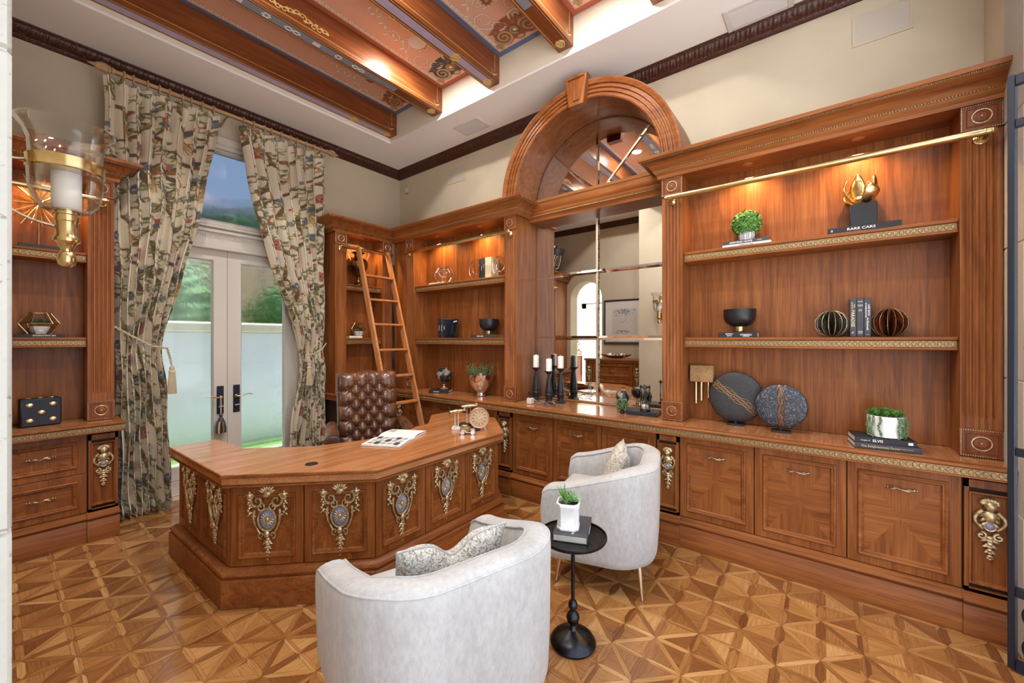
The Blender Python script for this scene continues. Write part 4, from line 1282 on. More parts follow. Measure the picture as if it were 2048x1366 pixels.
# ---------------------------------------------------------------- tufted leather chair
cf = Vector((-.458, -.889)); crz = math.atan2(-cf.x, cf.y)
lc = thing('desk_chair', 'brown tufted leather executive chair behind the desk', 'chair', (2.06, 3.20, 0), crz)
def L2W(root): return PM[root.name]
nx, ny = 120, 160
U, V = np.meshgrid(np.linspace(-1, 1, nx), np.linspace(0, 1, ny))
halfw = .262 + .012 * V
u = U * halfw; top = .785 - .018 * np.abs(U) ** 4 + .006 * np.cos(U * PI * 2.4)
z = .44 + V * (top - .035)
edge = np.clip(1 - np.abs(U) ** 7, 0, 1) ** .5 * np.clip(1 - np.abs(2 * V - 1) ** 12, 0, 1) ** .5
p = u / .105; q = (1.085 - z) / .068
tuft = np.sqrt(np.abs(np.sin(PI * (p + q / 2)) * np.sin(PI * (p - q / 2))) + 1e-6)
wtop = np.clip(-q / .5, 0, 1); wside = np.clip((np.abs(p) - 1.5) / .35, 0, 1)
pleat = np.clip(np.abs(np.sin(PI * p)) ** .4, .0, 1); sidep = np.abs(np.cos(PI * q / 2)) ** .45
tuft = tuft * (1 - wtop) + (pleat * (np.abs(p) < 1.4) + 1.0 * (np.abs(p) >= 1.4)) * wtop
tuft = tuft * (1 - wside) + np.where(q > 0, sidep, 1.0) * wside
front = edge * (.055 + .042 * tuft); back = -edge * .035
tilt = -.17
def place(dep): return np.stack([u, -.20 + dep + tilt * (z - .44), z], -1)
ptsf = place(front); ptsb = place(back)
bk = link('backrest', grid_mesh('backrest', ptsf[:, ::-1], MAT['leather']), lc)
link('back_shell', grid_mesh('back_shell', ptsb, MAT['leather']), lc)
bm_ = MB().ball((0, 0, 0), (.011, .006, .011), 8, 5).mesh('button', MAT['leather'])
for qq in range(0, 9):
    for pp in ((-1, 0, 1) if qq % 2 == 0 else (-1.5, -.5, .5, 1.5)):
        zz = 1.085 - .068 * qq
        if zz < .50: continue
        link('button', bm_, bk, Matrix.Translation((pp * .105, -.20 + .066 + tilt * (zz - .44), zz)))
for sg in (1, -1):
    x = sg * .315
    arm = MB(L2W(lc))
    path = [(x, -.22, .70), (x, -.05, .695), (x, .12, .685), (x, .26, .67)]
    arm.tube(path, [.050, .054, .058, .060], 16)
    arm.box(x - .04, x + .04, -.20, .25, .42, .68, .015)
    arm.build('arm', MAT['leather'], lc)
    fr_ = MB(L2W(lc))
    fr_.lathe([(0, .004), (.052, .004), (.060, 0), (.060, -.01)], 20, M=Matrix.Translation((x, .262, .67)) @ Matrix.Rotation(-PI / 2, 4, 'X'))
    fr_.tube(spiral(0, 0, .045, -PI / 2, 1.5, sg, 0, 20), .004, 6) if False else None
    fr_.build('arm_front', MAT['leather'], lc)
    nl = MB(L2W(lc))
    for k in range(20):
        a = k * 2 * PI / 20; nl.ball((x + .047 * math.cos(a), .268, .67 + .047 * math.sin(a)), .0045, 6, 4)
    for k in range(14):
        for xx in (-.03, .03): nl.ball((x + xx, .252, .615 - k * .013), .0045, 6, 4)
    nl.build('nailheads', MAT['nail'], lc)
MB(L2W(lc)).box(-.27, .27, -.18, .27, .40, .53, .05).build('seat', MAT['leather'], lc)
MB(L2W(lc)).box(-.29, .29, -.22, .25, .33, .41, .02).build('seat_frame', MAT['leather'], lc)
MB(L2W(lc)).lathe([(.02, .10), (.03, .10), (.03, .22), (.045, .24), (.05, .33), (0, .33)], 16).build('column', MAT['gunmetal'], lc)
for k in range(5):
    a = k * 2 * PI / 5 + .3
    MB(L2W(lc)).tube([(.02 * math.cos(a), .02 * math.sin(a), .13), (.16 * math.cos(a), .16 * math.sin(a), .10), (.30 * math.cos(a), .30 * math.sin(a), .065)], [.03, .026, .02], 10).build('base_leg', MAT['cherry_red'], lc)
    MB(L2W(lc)).ball((.30 * math.cos(a), .30 * math.sin(a), .028), (.026, .026, .028), 10, 6).build('caster', MAT['black'], lc)

# ---------------------------------------------------------------- barrel armchairs
def barrel_chair(label, loc, f, group):
    rz = math.atan2(-f[0], f[1])
    t = thing('barrel_armchair', label, 'armchair', (loc[0], loc[1], 0), rz, group)
    hw, yb, yf, r = .41, -.30, .36, .27
    P = []
    for i in range(26): P.append((-hw, yf + (yb + r - yf) * i / 25, -1, 0))
    for i in range(1, 31):
        a = PI + PI / 2 * i / 30; P.append((-hw + r + r * math.cos(a), yb + r + r * math.sin(a), math.cos(a), math.sin(a)))
    for i in range(1, 15): P.append((-hw + r + (2 * hw - 2 * r) * i / 15, yb, 0, -1))
    for i in range(0, 31):
        a = 1.5 * PI + PI / 2 * i / 30; P.append((hw - r + r * math.cos(a), yb + r + r * math.sin(a), math.cos(a), math.sin(a)))
    for i in range(1, 26): P.append((hw, yb + r + (yf - yb - r) * i / 25, 1, 0))
    s_ = 0; pts = []; prev = None; pipe1 = []; pipe2 = []
    for (x, y, nxx, nyy) in P:
        if prev: s_ += math.hypot(x - prev[0], y - prev[1])
        prev = (x, y)
        k = min(1, max(0, (.33 - y) / .55)); k = k * k * (3 - 2 * k) * .6 + k * .4
        H = .60 + .135 * k
        front = min(1, (yf - y) / .05); fr_ = math.sin(front * PI / 2) if front < 1 else 1
        H -= .03 * (1 - fr_)
        rib = abs(math.sin(PI * s_ / .105)) ** .5 * .020
        sec = [(.045, .160), (.018, .172), (.006, .21), (0, .36), (-.004, H - .06), (-.002, H - .022), (.008, H - .004), (.03, H + .004), (.055, H + .006), (.08, H + .003), (.098, H - .006), (.108, H - .03), (.110 + rib, H - .08), (.112 + rib, (H + .38) / 2), (.13 + rib * .5, .38)]
        pts.append([(x - nxx * o, y - nyy * o, zz) for o, zz in sec])
        pipe1.append((x - nxx * .002, y - nyy * .002, H - .014)); pipe2.append((x - nxx * .101, y - nyy * .101, H - .006))
    arr = np.array(pts)
    sh = link('shell', grid_mesh('shell', arr, MAT['chenille']), t)
    cap = MB()
    for e in (0, -1):
        vs = [tuple(v) for v in arr[e]]; c_ = np.mean(arr[e], 0) + np.array([0, .028, 0]); n = len(vs)
        cap.add(vs + [tuple(c_)], [[i, (i + 1) % n, n] for i in range(n)])
    cap.build('arm_end', MAT['chenille'], t, world=False, smooth=80)
    for nm, pp in (('piping', pipe1), ('piping', pipe2)):
        MB().tube(pp, .0042, 7).build(nm, MAT['chenille'], t, world=False)
    inner = [(x - nxx * .12, y - nyy * .12) for (x, y, nxx, nyy) in P[::3]]
    base = [(x - nxx * .04, y - nyy * .04) for (x, y, nxx, nyy) in P[::3]]
    MB().prism(base, .158, .34).build('seat_base', MAT['chenille'], t, world=False)
    sc_ = MB(); lay = []
    cen = Vector((0, .03))
    for zz, k in ((.34, .985), (.36, 1.0), (.44, 1.0), (.465, .97), (.475, .9), (.478, .5)):
        lay.append([(cen.x + (x - cen.x) * k, cen.y + (y - cen.y) * k + (.0 if y < .3 else .02 * k), zz) for x, y in inner])
    n = len(inner); sc_.add([p_ for l_ in lay for p_ in l_], [[i * n + j, i * n + (j + 1) % n, i * n + n + (j + 1) % n, i * n + n + j] for i in range(len(lay) - 1) for j in range(n)] + [[(len(lay) - 1) * n + j for j in range(n)]])
    sc_.build('seat_cushion', MAT['chenille'], t, world=False, smooth=60)
    for sx in (-1, 1):
        for sy in (-1, 1):
            x, y = sx * .31, (.27 if sy > 0 else -.20)
            MB().tube([(x, y, .175), (x + sx * .035, y + sy * .02, .002)], [.017, .0075], 12).build('leg', MAT['leg_gold'], t, world=False)
    return t
near = barrel_chair('pale grey barrel armchair in front, seen from behind, back nearest the viewer', (1.090, 1.160), (.28, .96), 'pale barrel armchairs')
far = barrel_chair('pale grey barrel armchair standing beside the base cabinets', (2.545, 1.125), (-.27, .963), 'pale barrel armchairs')
def pillow(label, w, h, th, M, seed):
    n = 44; a, b = np.meshgrid(np.linspace(-1, 1, n), np.linspace(-1, 1, n))
    rr = np.random.default_rng(seed)
    prof = np.clip((1 - np.abs(a) ** 3.2) * (1 - np.abs(b) ** 3.2), 0, 1) ** .55
    pinch = 1 - .10 * (np.abs(b) ** 2) * (1 - np.abs(a) ** 2) - .0
    x = a * w / 2 * (1 - .07 * (1 - np.abs(b) ** 2) * 0 - .05 * np.cos(b * PI / 2)); y = b * h / 2 * (1 - .05 * np.cos(a * PI / 2))
    chop = np.exp(-(a / .28) ** 2) * np.clip(b, 0, 1) ** 1.2
    y = y - .075 * chop
    zf = prof * th / 2 * (1 - .35 * chop) + .004 * np.sin(a * 9 + seed) * prof; zb = -prof * th / 2 * (1 - .35 * chop)
    t = thing('throw_pillow', label, 'pillow', tuple(M.translation), 0, 'tweed throw pillows')
    Mi = PM[t.name].inverted() @ M
    for nm, zz, fl in (('front_cover', zf, 1), ('back_cover', zb, -1)):
        pts = np.stack([x, y, zz], -1).reshape(-1, 3)
        pts = (np.array(Mi)[:3, :3] @ pts.T).T + np.array(Mi)[:3, 3]
        pts = pts.reshape(n, n, 3)
        link(nm, grid_mesh(nm, pts if fl > 0 else pts[:, ::-1], MAT['tweed']), t)
    ring = [(x[i, j], y[i, j], 0) for i, j in [(0, k) for k in range(n)] + [(k, n - 1) for k in range(n)] + [(n - 1, n - 1 - k) for k in range(n)] + [(n - 1 - k, 0) for k in range(n - 1)]]
    MB(Mi).tube(ring, .0045, 6, closed=True).build('piping', MAT['chenille'], t, world=False)
    return t
def in_chair(ch, x, y, z, tiltdeg, yaw=0):
    # pillow standing on its lower edge, front toward the chair's front
    return PM[ch.name] @ Matrix.Translation((x, y, z)) @ Matrix.Rotation(R(yaw), 4, 'Z') @ Matrix.Rotation(PI, 4, 'Z') @ Matrix.Rotation(R(90 + tiltdeg), 4, 'X') 
pillow('tweed throw pillow with a dented top in the front armchair', .44, .38, .14, in_chair(near, .0, .0, .575, -20, -4), 1)
pillow('tweed throw pillow in the armchair beside the cabinets', .42, .35, .13, in_chair(far, .06, -.02, .60, -20, 10), 2)

# ---------------------------------------------------------------- side table with book and planter
stx, sty = 1.752, .978
st = thing('side_table', 'small round black pedestal table between the two armchairs', 'side table', (stx, sty, 0))
MB().lathe([(0, .528), (.150, .528), (.158, .530), (.160, .538), (.165, .5385), (.166, .530), (.160, .520), (.150, .517), (.012, .515), (0, .515)], 48, (stx, sty, 0)).build('tray_top', MAT['gunmetal'], st)
MB().lathe([(0, .515), (.012, .515), (.010, .50), (.009, .22), (.010, .212), (.018, .205), (.024, .190), (.022, .176), (.012, .168), (.011, .160), (.018, .155), (.030, .140), (.033, .125), (.028, .108), (.014, .098), (.013, .088), (0, .088)], 28, (stx, sty, 0)).build('stem', MAT['gunmetal'], st)
MB().lathe([(0, .092), (.014, .090), (.022, .070), (.050, .056), (.085, .043), (.105, .026), (.112, .012), (.108, .0), (0, 0)], 40, (stx, sty, 0)).build('base', MAT['gunmetal'], st)

def book(name, label, M, L, D, T, cover, title=None, tsize=.014, tmat='lettering_white', group=None, sub=None, toff=0.0, flip=False, bold=True, tx=1.0):
    """lying book: local x along the spine, y from spine (0) into the shelf, z up"""
    t = thing(name, label, 'book', tuple(M.translation), 0, group)
    PMt = PM[t.name].inverted() @ M
    c = MB(PMt)
    c.box(-L / 2, L / 2, 0, D, 0, .0025, .0006).box(-L / 2, L / 2, 0, D, T - .0025, T, .0006).box(-L / 2, L / 2, -.001, .0025, 0, T, .0008)
    c.build('cover', MAT[cover] if isinstance(cover, str) else cover, t, world=False)
    MB(PMt).box(-L / 2 + .004, L / 2 - .004, .0025, D - .004, .0025, T - .0025).build('pages', MAT['page_edge'], t, world=False)
    if title:
        Mt = M @ basis((toff, -.0013, T / 2), (1, 0, 0), (0, 0, 1), (0, -1, 0))
        if flip: Mt = Mt @ Matrix.Rotation(PI, 4, 'Z')
        text_mesh(title, tsize, MAT[tmat], Mt, t, bold=bold, sx=tx)
    if sub:
        txt, off, sz, mt = sub
        text_mesh(txt, sz, MAT[mt], M @ basis((off, -.0013, T / 2), (1, 0, 0), (0, 0, 1), (0, -1, 0)), t)
    return t
def rotM(x, y, z, deg): return Matrix.Translation((x, y, z)) @ Matrix.Rotation(R(deg), 4, 'Z')
bkM = rotM(stx + .068, sty - .055, .5285, 22)
bk1 = book('book', 'dark grey hardback under the white planter on the side table', bkM, .235, .165, .034, 'charcoal', 'THE LOOP', .020, 'lettering_white', toff=.0)
text_mesh('PICTURES', .018, MAT['lettering_white'], bkM @ Matrix.Translation((-.06, .07, .0346)), bk1)
# octagonal planter
px, py = stx + .004, sty + .028
pl = thing('succulent_planter', 'white eight-sided planter of green succulents on the side table', 'planter', (px, py, .5625))
def octo(r, z, cut=.32):
    q = []
    for k in range(4):
        a = k * PI / 2 + .42
        for sg in (-1, 1):
            q.append((px + r * (math.cos(a) + sg * (1 - cut) * -math.sin(a) * .92), py + r * (math.sin(a) + sg * (1 - cut) * math.cos(a) * .92), z))
    return q
lv = [octo(.052, .5628), octo(.054, .567), octo(.054, .574), octo(.051, .578), octo(.052, .668), octo(.057, .678), octo(.057, .690), octo(.054, .694), octo(.048, .692), octo(.048, .668)]
MB().add([p_ for l_ in lv for p_ in l_], [[i * 8 + j, i * 8 + (j + 1) % 8, i * 8 + 8 + (j + 1) % 8, i * 8 + 8 + j] for i in range(len(lv) - 1) for j in range(8)] + [list(range(8)), [72 + j for j in range(8)]]).build('pot', MAT['white_ceramic'], pl)
def spike_leaf(mb, base, d, L, w, curve=.3, m=0, n=5):
    base = Vector(base); d = Vector(d).normalized(); up = Vector((0, 0, 1)); sd = d.cross(up)
    sd = sd.normalized() if sd.length > .05 else Vector((1, 0, 0)); nn = sd.cross(d)
    vs = []
    for i in range(n + 1):
        t = i / n; c_ = base + d * (L * t) + nn * (L * curve * t * t); ww = w * math.sin(PI * min(1, .18 + .82 * t) ** 1.0) if t < 1 else 0
        ww = w * (1 - t) ** .6 * min(1, .5 + 2 * t)
        vs += [tuple(c_ - sd * ww), tuple(c_ + nn * ww * -.35), tuple(c_ + sd * ww)]
    fs = []
    for i in range(n):
        a = i * 3
        fs += [[a, a + 1, a + 4, a + 3], [a + 1, a + 2, a + 5, a + 4]]
    mb.add(vs, fs, m)
def rosette_plant(mb, c, r, rows=4, m=0, per=8):
    for k in range(rows):
        el = .15 + .3 * k
        for i in range(per):
            a = i * 2 * PI / per + k * .4
            spike_leaf(mb, (c[0], c[1], c[2] + .004 * k), (math.cos(a) * math.cos(el), math.sin(a) * math.cos(el), math.sin(el)), r * (1 - .16 * k), r * .22, .25, m)
rnd = random.Random(11)
mb = MB()
rosette_plant(mb, (px + .012, py - .026, .694), .048, 4)
mb.build('rosette_leaves', MAT['leaf_pale'], pl, recalc=False)
mb = MB()
for c_, n_, L_ in (((px + .0, py + .022, .69), 30, .075), ((px - .032, py - .008, .688), 26, .052), ((px + .040, py + .014, .688), 20, .046)):
    for _ in range(n_):
        a = rnd.random() * 2 * PI; el = .35 + rnd.random() * 1.0
        spike_leaf(mb, (c_[0], c_[1], c_[2]), (math.cos(a) * math.cos(el), math.sin(a) * math.cos(el), math.sin(el)), L_ * (.7 + .5 * rnd.random()), .0034, .2)
mb.build('spiky_leaves', MAT['leaf_bright'], pl, recalc=False)
MB().box(px - .04, px + .04, py - .04, py + .04, .665, .682).build('soil', MAT['soil'], pl)
# open magazine on the desk
mg = thing('open_magazine', 'open magazine with printed pages lying on the desk', 'magazine', (1.86, 2.56, .746), 0)
Mm = rotM(1.86, 2.555, .7460, 27)
for sg in (-1, 1):
    nxm, nym = 14, 4; pts = np.zeros((nym, nxm, 3))
    for i in range(nxm):
        t = i / (nxm - 1); xx = sg * .235 * t; zz = .010 + (.020 * math.sin(min(1, t * 2.2) * PI / 2) * (1 - .75 * t)) if sg > 0 else .010 + .008 * math.sin(min(1, t * 2.2) * PI / 2) * (1 - t * .8)
        for j in range(nym): pts[j, i] = tuple(Mm @ Vector((xx, -.145 + .29 * j / (nym - 1), zz)))
    pts -= np.array(mg.location)
    link('page', grid_mesh('page', pts if sg > 0 else pts[:, ::-1], MAT['white_paper']), mg)
    MB(Mm).box(min(0, sg * .235), max(0, sg * .235), -.145, .145, .0005, .010, .001).build('page_block', MAT['white_paper'], mg)
mb = MB(Mm); rr = random.Random(4)
for r_ in range(5):
    for c_ in range(3):
        x0 = -.215 + c_ * .068; y0 = -.12 + r_ * .05
        if (r_ + c_) % 3 == 0: mb.box(x0, x0 + .055, y0, y0 + .036, .0185, .0190)
        else:
            for q in range(5): mb.box(x0, x0 + .05 * (.7 + .3 * rr.random()), y0 + q * .0075, y0 + q * .0075 + .0028, .0185, .0190)
mb.build('print', MAT['ink'], mg)
mb = MB(Mm)
for q in range(4): mb.box(.10, .19, .07 + q * .012, .074 + q * .012, .0262, .0266)
mb.build('print', MAT['ink'], mg)
# ---------------------------------------------------------------- curtains
def curtain_cloth():
    RW, RH = .72, .90
    cream = (.76, .69, .55); vine = (.17, .095, .05); vine2 = (.10, .06, .035); g1 = (.24, .23, .07); g2 = (.12, .16, .07)
    teal = (.10, .16, .18); red = (.42, .085, .065); rose = (.45, .17, .15); ochre = (.46, .25, .07); dk = (.06, .05, .055); blue = (.16, .19, .27)
    cv = Canvas(RW, RH, .0036, cream); cv.wrap = True
    rn = random.Random(5)
    def branch(x, y, ang, L, w, bend, depth):
        pts = []; n = 14
        for i in range(n + 1):
            pts.append((x, y)); x += math.cos(ang) * L / n; y += math.sin(ang) * L / n; ang += bend / n + .42 * math.sin(i * .9 + L * 20)
        cv.stroke(pts, w + .003, vine2, w * .5 + .002); cv.stroke(pts, w, vine, w * .45)
        for i in range(2, n + 1):
            px_, py_ = pts[i]
            if depth < 2 and i % 4 == 2:
                branch(px_, py_, ang + rn.choice((-1, 1)) * (.8 + .6 * rn.random()), L * .42, w * .45, rn.uniform(-1.6, 1.6), depth + 1)
            if i % 3 == 0:
                for sg in (1, -1):
                    a = rn.random() * 2 * PI
                    cv.leaf(px_, py_, a, .026 + .014 * rn.random(), .013, rn.choice((g1, g2, g1, (.33, .30, .10))))
        return pts
    def flower(x, y, s_):
        for q in range(6):
            a = q * PI / 3 + .3
            cv.blob(x + s_ * .55 * math.cos(a), y + s_ * .55 * math.sin(a), s_ * .5, s_ * .38, a, (teal, rose, red)[q % 3])
        cv.blob(x, y, s_ * .35, s_ * .35, 0, (.50, .30, .12)); cv.blob(x, y, s_ * .16, s_ * .16, 0, dk)
    def berries(x, y):
        for q in range(6): cv.blob(x + rn.uniform(-.022, .022), y + rn.uniform(-.018, .018), .0085, .0085, 0, rn.choice((red, (.50, .16, .09))))
    def bird(x, y, s_, fl):
        for q in range(9):
            a = -PI / 2 + fl * (-.25 + .075 * q)
            pts = [(x - fl * .012 + math.cos(a) * s_ * 2.3 * t + fl * .02 * t * t, y - .01 + math.sin(a) * s_ * 2.3 * t) for t in (0, .25, .5, .75, 1)]
            cv.stroke(pts, .010, (ochre, (.58, .36, .13), (.34, .16, .05))[q % 3], .005)
        cv.blob(x, y + .01, s_ * .75, s_ * .42, .7 * fl, (.36, .17, .07)); cv.blob(x + fl * .02, y + .02, s_ * .5, s_ * .28, .5 * fl, teal)
        cv.blob(x + fl * s_ * .8, y + s_ * .65, s_ * .28, s_ * .26, 0, (.40, .10, .07)); cv.blob(x + fl * s_ * .9, y + s_ * .7, .004, .004, 0, dk)
    branch(.12, .0, 1.45, .95, .030, .5, 0); branch(.48, .12, 1.9, .95, .028, -.7, 0); branch(.30, .50, .4, .42, .020, 1.2, 1)
    bird(.24, .66, .075, 1); bird(.58, .26, .075, -1)
    for x, y, s_ in ((.38, .42, .058), (.66, .70, .056), (.06, .30, .05)): flower(x, y, s_)
    for x, y in ((.27, .20), (.54, .54), (.66, .93), (.12, .84), (.42, .78)): berries(x, y)
    for x, y, s_ in ((.32, .06, .034), (.03, .55, .034), (.56, .86, .032), (.45, .28, .03), (.70, .12, .03)):
        for q in range(4): cv.blob(x + s_ * .7 * math.cos(q * 1.6), y + s_ * .7 * math.sin(q * 1.6), s_ * .6, s_ * .45, q, (blue, teal, (.24, .25, .30))[q % 3])
    for _ in range(26):
        x, y = rn.random() * RW, rn.random() * RH; a = rn.random() * 6
        cv.stroke([(x, y), (x + .03 * math.cos(a), y + .03 * math.sin(a))], .0042, vine2)
        cv.leaf(x + .03 * math.cos(a), y + .03 * math.sin(a), a + .5, .032, .016, rn.choice((g1, g2))); cv.leaf(x + .02 * math.cos(a), y + .02 * math.sin(a), a - 1, .026, .013, g1)
    return cv
CV = curtain_cloth()
def curtain(label, outer, inner, side, cloth_w, nfold, seed):
    """outer/inner: lists of (z, x); cloth hangs from the rings to the floor"""
    t = thing('curtain', label, 'curtain', ((outer[-1][1] + inner[-1][1]) / 2, 4.60, 0), 0, 'patterned curtains')
    nu, nv = 340, 580; zt, zb = 3.642, .012
    rr = np.random.default_rng(seed)
    v = np.linspace(0, 1, nv)[:, None]; s_ = np.linspace(0, 1, nu)[None, :]
    z = zt + (zb - zt) * v
    def interp(tab):
        zz, xx = zip(*sorted(tab)); return np.interp(z, zz, xx)
    xo, xi = interp(outer), interp(inner)
    k = 9                                             # soften the kinks
    ker = np.ones(41) / 41
    sm = lambda a: np.convolve(np.pad(a[:, 0], 20, mode='edge'), ker, 'valid')[:, None]
    xo, xi = sm(xo), sm(xi)
    ph = rr.uniform(0, 6, 3)
    f1 = 2 * PI * nfold * (s_ + .018 * np.sin(s_ * 9 + ph[0]) + .012 * np.sin(v * 4 + ph[1]))
    wave = np.sin(f1 + .35 * np.sin(v * 5 + s_ * 4))
    wave = np.sign(wave) * np.abs(wave) ** .8
    tie = np.exp(-((z - 1.38) / .16) ** 2)
    head = np.exp(-((z - zt) / .10) ** 2)
    amp = (.060 - .022 * tie + .012 * np.exp(-(z / .3) ** 2)) * (1 - .25 * head)
    bulge = .05 * np.exp(-((z - .06) / .07) ** 2)
    wid = xi - xo
    x = xo + wid * (s_ + .020 * np.sin(2 * f1) * np.sign(1)) + 0 * z
    x = x + (.006 * np.sin(v * 30 + s_ * 12)) * (1 - head)
    y = 4.615 - amp * wave - bulge * (1 + .5 * np.sin(s_ * 14)) + .012 * np.sin(v * 7 + s_ * 5) + .03 * tie
    pts = np.stack([x + 0 * v, y + 0 * v, z + 0 * s_], -1)
    cu = s_ * cloth_w + 0 * v + seed * .31; cvv = (z + 0 * s_)
    a = CV.a; ii = (np.floor(cu / CV.res).astype(int)) % (CV.nx - 1); jj = (np.floor(cvv / CV.res).astype(int)) % (CV.ny - 1)
    col = a[jj, ii]
    o_ = np.array(t.location)
    me = grid_mesh('cloth', pts - o_, MAT['curtain_print'], col)
    link('cloth', me, t)
    # lining edge turned back
    rg = MB().tube([(0, .032 * math.cos(q * PI / 8), -.008 + .032 * math.sin(q * PI / 8)) for q in range(16)], .0065, 7, closed=True).mesh('curtain_ring', MAT['rod_wood'])
    ey = MB().tube([(0, 0, -.040), (0, .004, -.052), (0, -.01, -.075)], .003, 5).mesh('ring_eye', MAT['bronze'])
    n = nfold + 2
    for i in range(n):
        q = (i + .5) / n
        xr = xo[0, 0] + (xi[0, 0] - xo[0, 0]) * (q + .012 * math.sin(i * 2.3 + seed))
        M = Matrix.Translation((xr - o_[0], 4.62 - o_[1], 3.705 - o_[2])) @ Matrix.Rotation(.16 * math.sin(i * 1.7 + seed), 4, 'Z')
        r_ = link('curtain_ring', rg, t, M); link('ring_eye', ey, r_)
    return t
curtain('patterned curtain panel left of the garden doors, drawn back by a tasselled cord', [(3.672, .535), (2.95, .56), (2.6, .60), (1.4, .622), (0, .625)], [(3.672, 1.325), (3.2, 1.25), (2.6, 1.165), (2.0, 1.04), (1.6, .935), (1.36, .915), (1.1, .94), (.5, .965), (0, .97)], 1, 1.30, 8, 0)
curtain('patterned curtain panel right of the garden doors, drawn back by a tasselled cord', [(3.672, 2.375), (2.9, 2.36), (2.0, 2.345), (1.2, 2.345), (0, 2.36)], [(3.672, 1.49), (3.2, 1.56), (2.6, 1.70), (2.0, 1.90), (1.5, 2.08), (1.25, 2.12), (1.0, 2.08), (.5, 2.00), (0, 1.97)], -1, 1.30, 8, 1)
rod = thing('curtain_rod', 'pale wooden curtain rod with carved finials above the garden doors', 'curtain rod', (1.5, 4.62, 3.705))
MB().tube([(.60, 4.62, 3.705), (2.40, 4.62, 3.705)], .0175, 14).build('pole', MAT['rod_wood'], rod)
for xx, sg in ((.60, -1), (2.40, 1)):
    pr = [(.0175, -.01), (.026, 0), (.026, .008), (.018, .012), (.022, .02), (.034, .05), (.032, .075), (.018, .105), (.010, .120), (.012, .126), (.0, .150)]
    M = basis((xx, 4.62, 3.705), (0, 1, 0), (0, 0, sg * 1.0), (sg, 0, 0))
    f_ = MB().lathe(pr, 20, M=M)
    for q in range(10):
        a = q * 2 * PI / 10
        f_.tube([tuple(M @ Vector(((r_ + .001) * math.cos(a + tw), (r_ + .001) * math.sin(a + tw), zz))) for r_, zz, tw in ((.024, .022, 0), (.034, .045, .2), (.034, .07, .4), (.020, .10, .6))], .003, 5)
    f_.build('finial', MAT['rod_wood'], rod)
for xx in (.66, 1.41, 2.34):
    MB().tube([(xx, 4.62, 3.69), (xx, 4.72, 3.69), (xx, YB, 3.66)], .010, 8).build('rod_bracket', MAT['rod_wood'], rod)
def tieback(label, pts, tassel, group='curtain tiebacks'):
    t = thing('curtain_tieback', label, 'tieback', tuple(pts[0]), 0, group)
    P = [Vector(p) for p in pts]; smp = []
    for i in range(len(P) - 1):
        for k in range(14): smp.append(P[i].lerp(P[i + 1], k / 14))
    for ph in (0, PI):
        MB().tube([tuple(p + Vector((.004 * math.cos(i * .9 + ph), .004 * math.sin(i * .9 + ph), .004 * math.cos(i * .9 + ph)))) for i, p in enumerate(smp)], .0052, 6).build('twisted_cord', MAT['tassel_cream'], t)
    x, y, z = tassel
    MB().lathe([(0, .06), (.012, .055), (.02, .035), (.016, .018), (.024, .010), (.026, -.005), (.018, -.012)], 14, (x, y, z)).build('tassel_head', MAT['tassel_cream'], t)
    sk = MB()
    for q in range(22):
        a = q * 2 * PI / 22
        sk.tube([(x + .018 * math.cos(a), y + .018 * math.sin(a), z - .008), (x + .026 * math.cos(a), y + .026 * math.sin(a), z - .09), (x + .030 * math.cos(a + .1), y + .030 * math.sin(a + .1), z - .19)], .0042, 5)
    o = sk.build('tassel_skirt', MAT['tassel_cream'], t); o['kind'] = 'stuff'
tieback('twisted cord tieback with a long tassel on the left curtain', [(.60, 4.57, 1.60), (.70, 4.50, 1.52), (.82, 4.49, 1.44), (.925, 4.53, 1.42), (.95, 4.55, 1.33), (.955, 4.52, 1.27)], (.955, 4.515, 1.21))
tieback('twisted cord tieback with a long tassel on the right curtain', [(2.37, 4.58, 1.45), (2.28, 4.50, 1.38), (2.18, 4.50, 1.33), (2.115, 4.53, 1.32), (2.13, 4.50, 1.24)], (2.135, 4.495, 1.18))
# ---------------------------------------------------------------- small things on the shelves
ZS1, ZS2, ZC = 1.5135, 2.1635, .8702
def spineA(y, z, x=3.262): return basis((x, y, z), (0, -1, 0), (1, 0, 0), (0, 0, 1))       # spine toward the room, reading left to right
def spineB(x, z, y=4.505): return basis((x, y, z), (1, 0, 0), (0, 1, 0), (0, 0, 1))
# right bookcase, upper shelf
book('book', 'thin pale book lowest under the round boxwood plant', spineA(.433, ZS2, 3.258), .30, .15, .016, 'white_paper', 'DREAMING AT HOME', .009, 'ink')
book('book', 'dark book titled Arriving Home under the round boxwood plant', spineA(.437, ZS2 + .0165, 3.266), .285, .14, .026, 'charcoal', 'ARRIVING HOME', .019, 'lettering_white', toff=-.03, sub=('LLOYD', .085, .009, 'lettering_white'), bold=False)
def leaf_ball(mb, c, r, n, size, rnd, zmin=-1.0):
    for _ in range(n):
        zc_ = rnd.uniform(zmin, 1); a = rnd.random() * 2 * PI; q = math.sqrt(1 - zc_ * zc_)
        v = Vector((q * math.cos(a), q * math.sin(a), zc_)); k = .82 + .2 * rnd.random()
        p_ = Vector(c) + v * (r * k); t_ = v.orthogonal().normalized(); t_ = Matrix.Rotation(rnd.random() * 6.3, 3, v) @ t_
        t_ = (t_ + v * rnd.uniform(.2, .9)).normalized(); s_ = v.cross(t_).normalized(); L = size * (.7 + .6 * rnd.random()); w = L * .36
        mb.add([tuple(p_), tuple(p_ + t_ * L * .5 + s_ * w), tuple(p_ + t_ * L), tuple(p_ + t_ * L * .5 - s_ * w)], [(0, 1, 2, 3)])
bx = thing('boxwood_plant', 'round green boxwood ball in a white patterned pot on the upper shelf', 'potted plant', (3.335, .44, ZS2 + .043))
zb = ZS2 + .0432
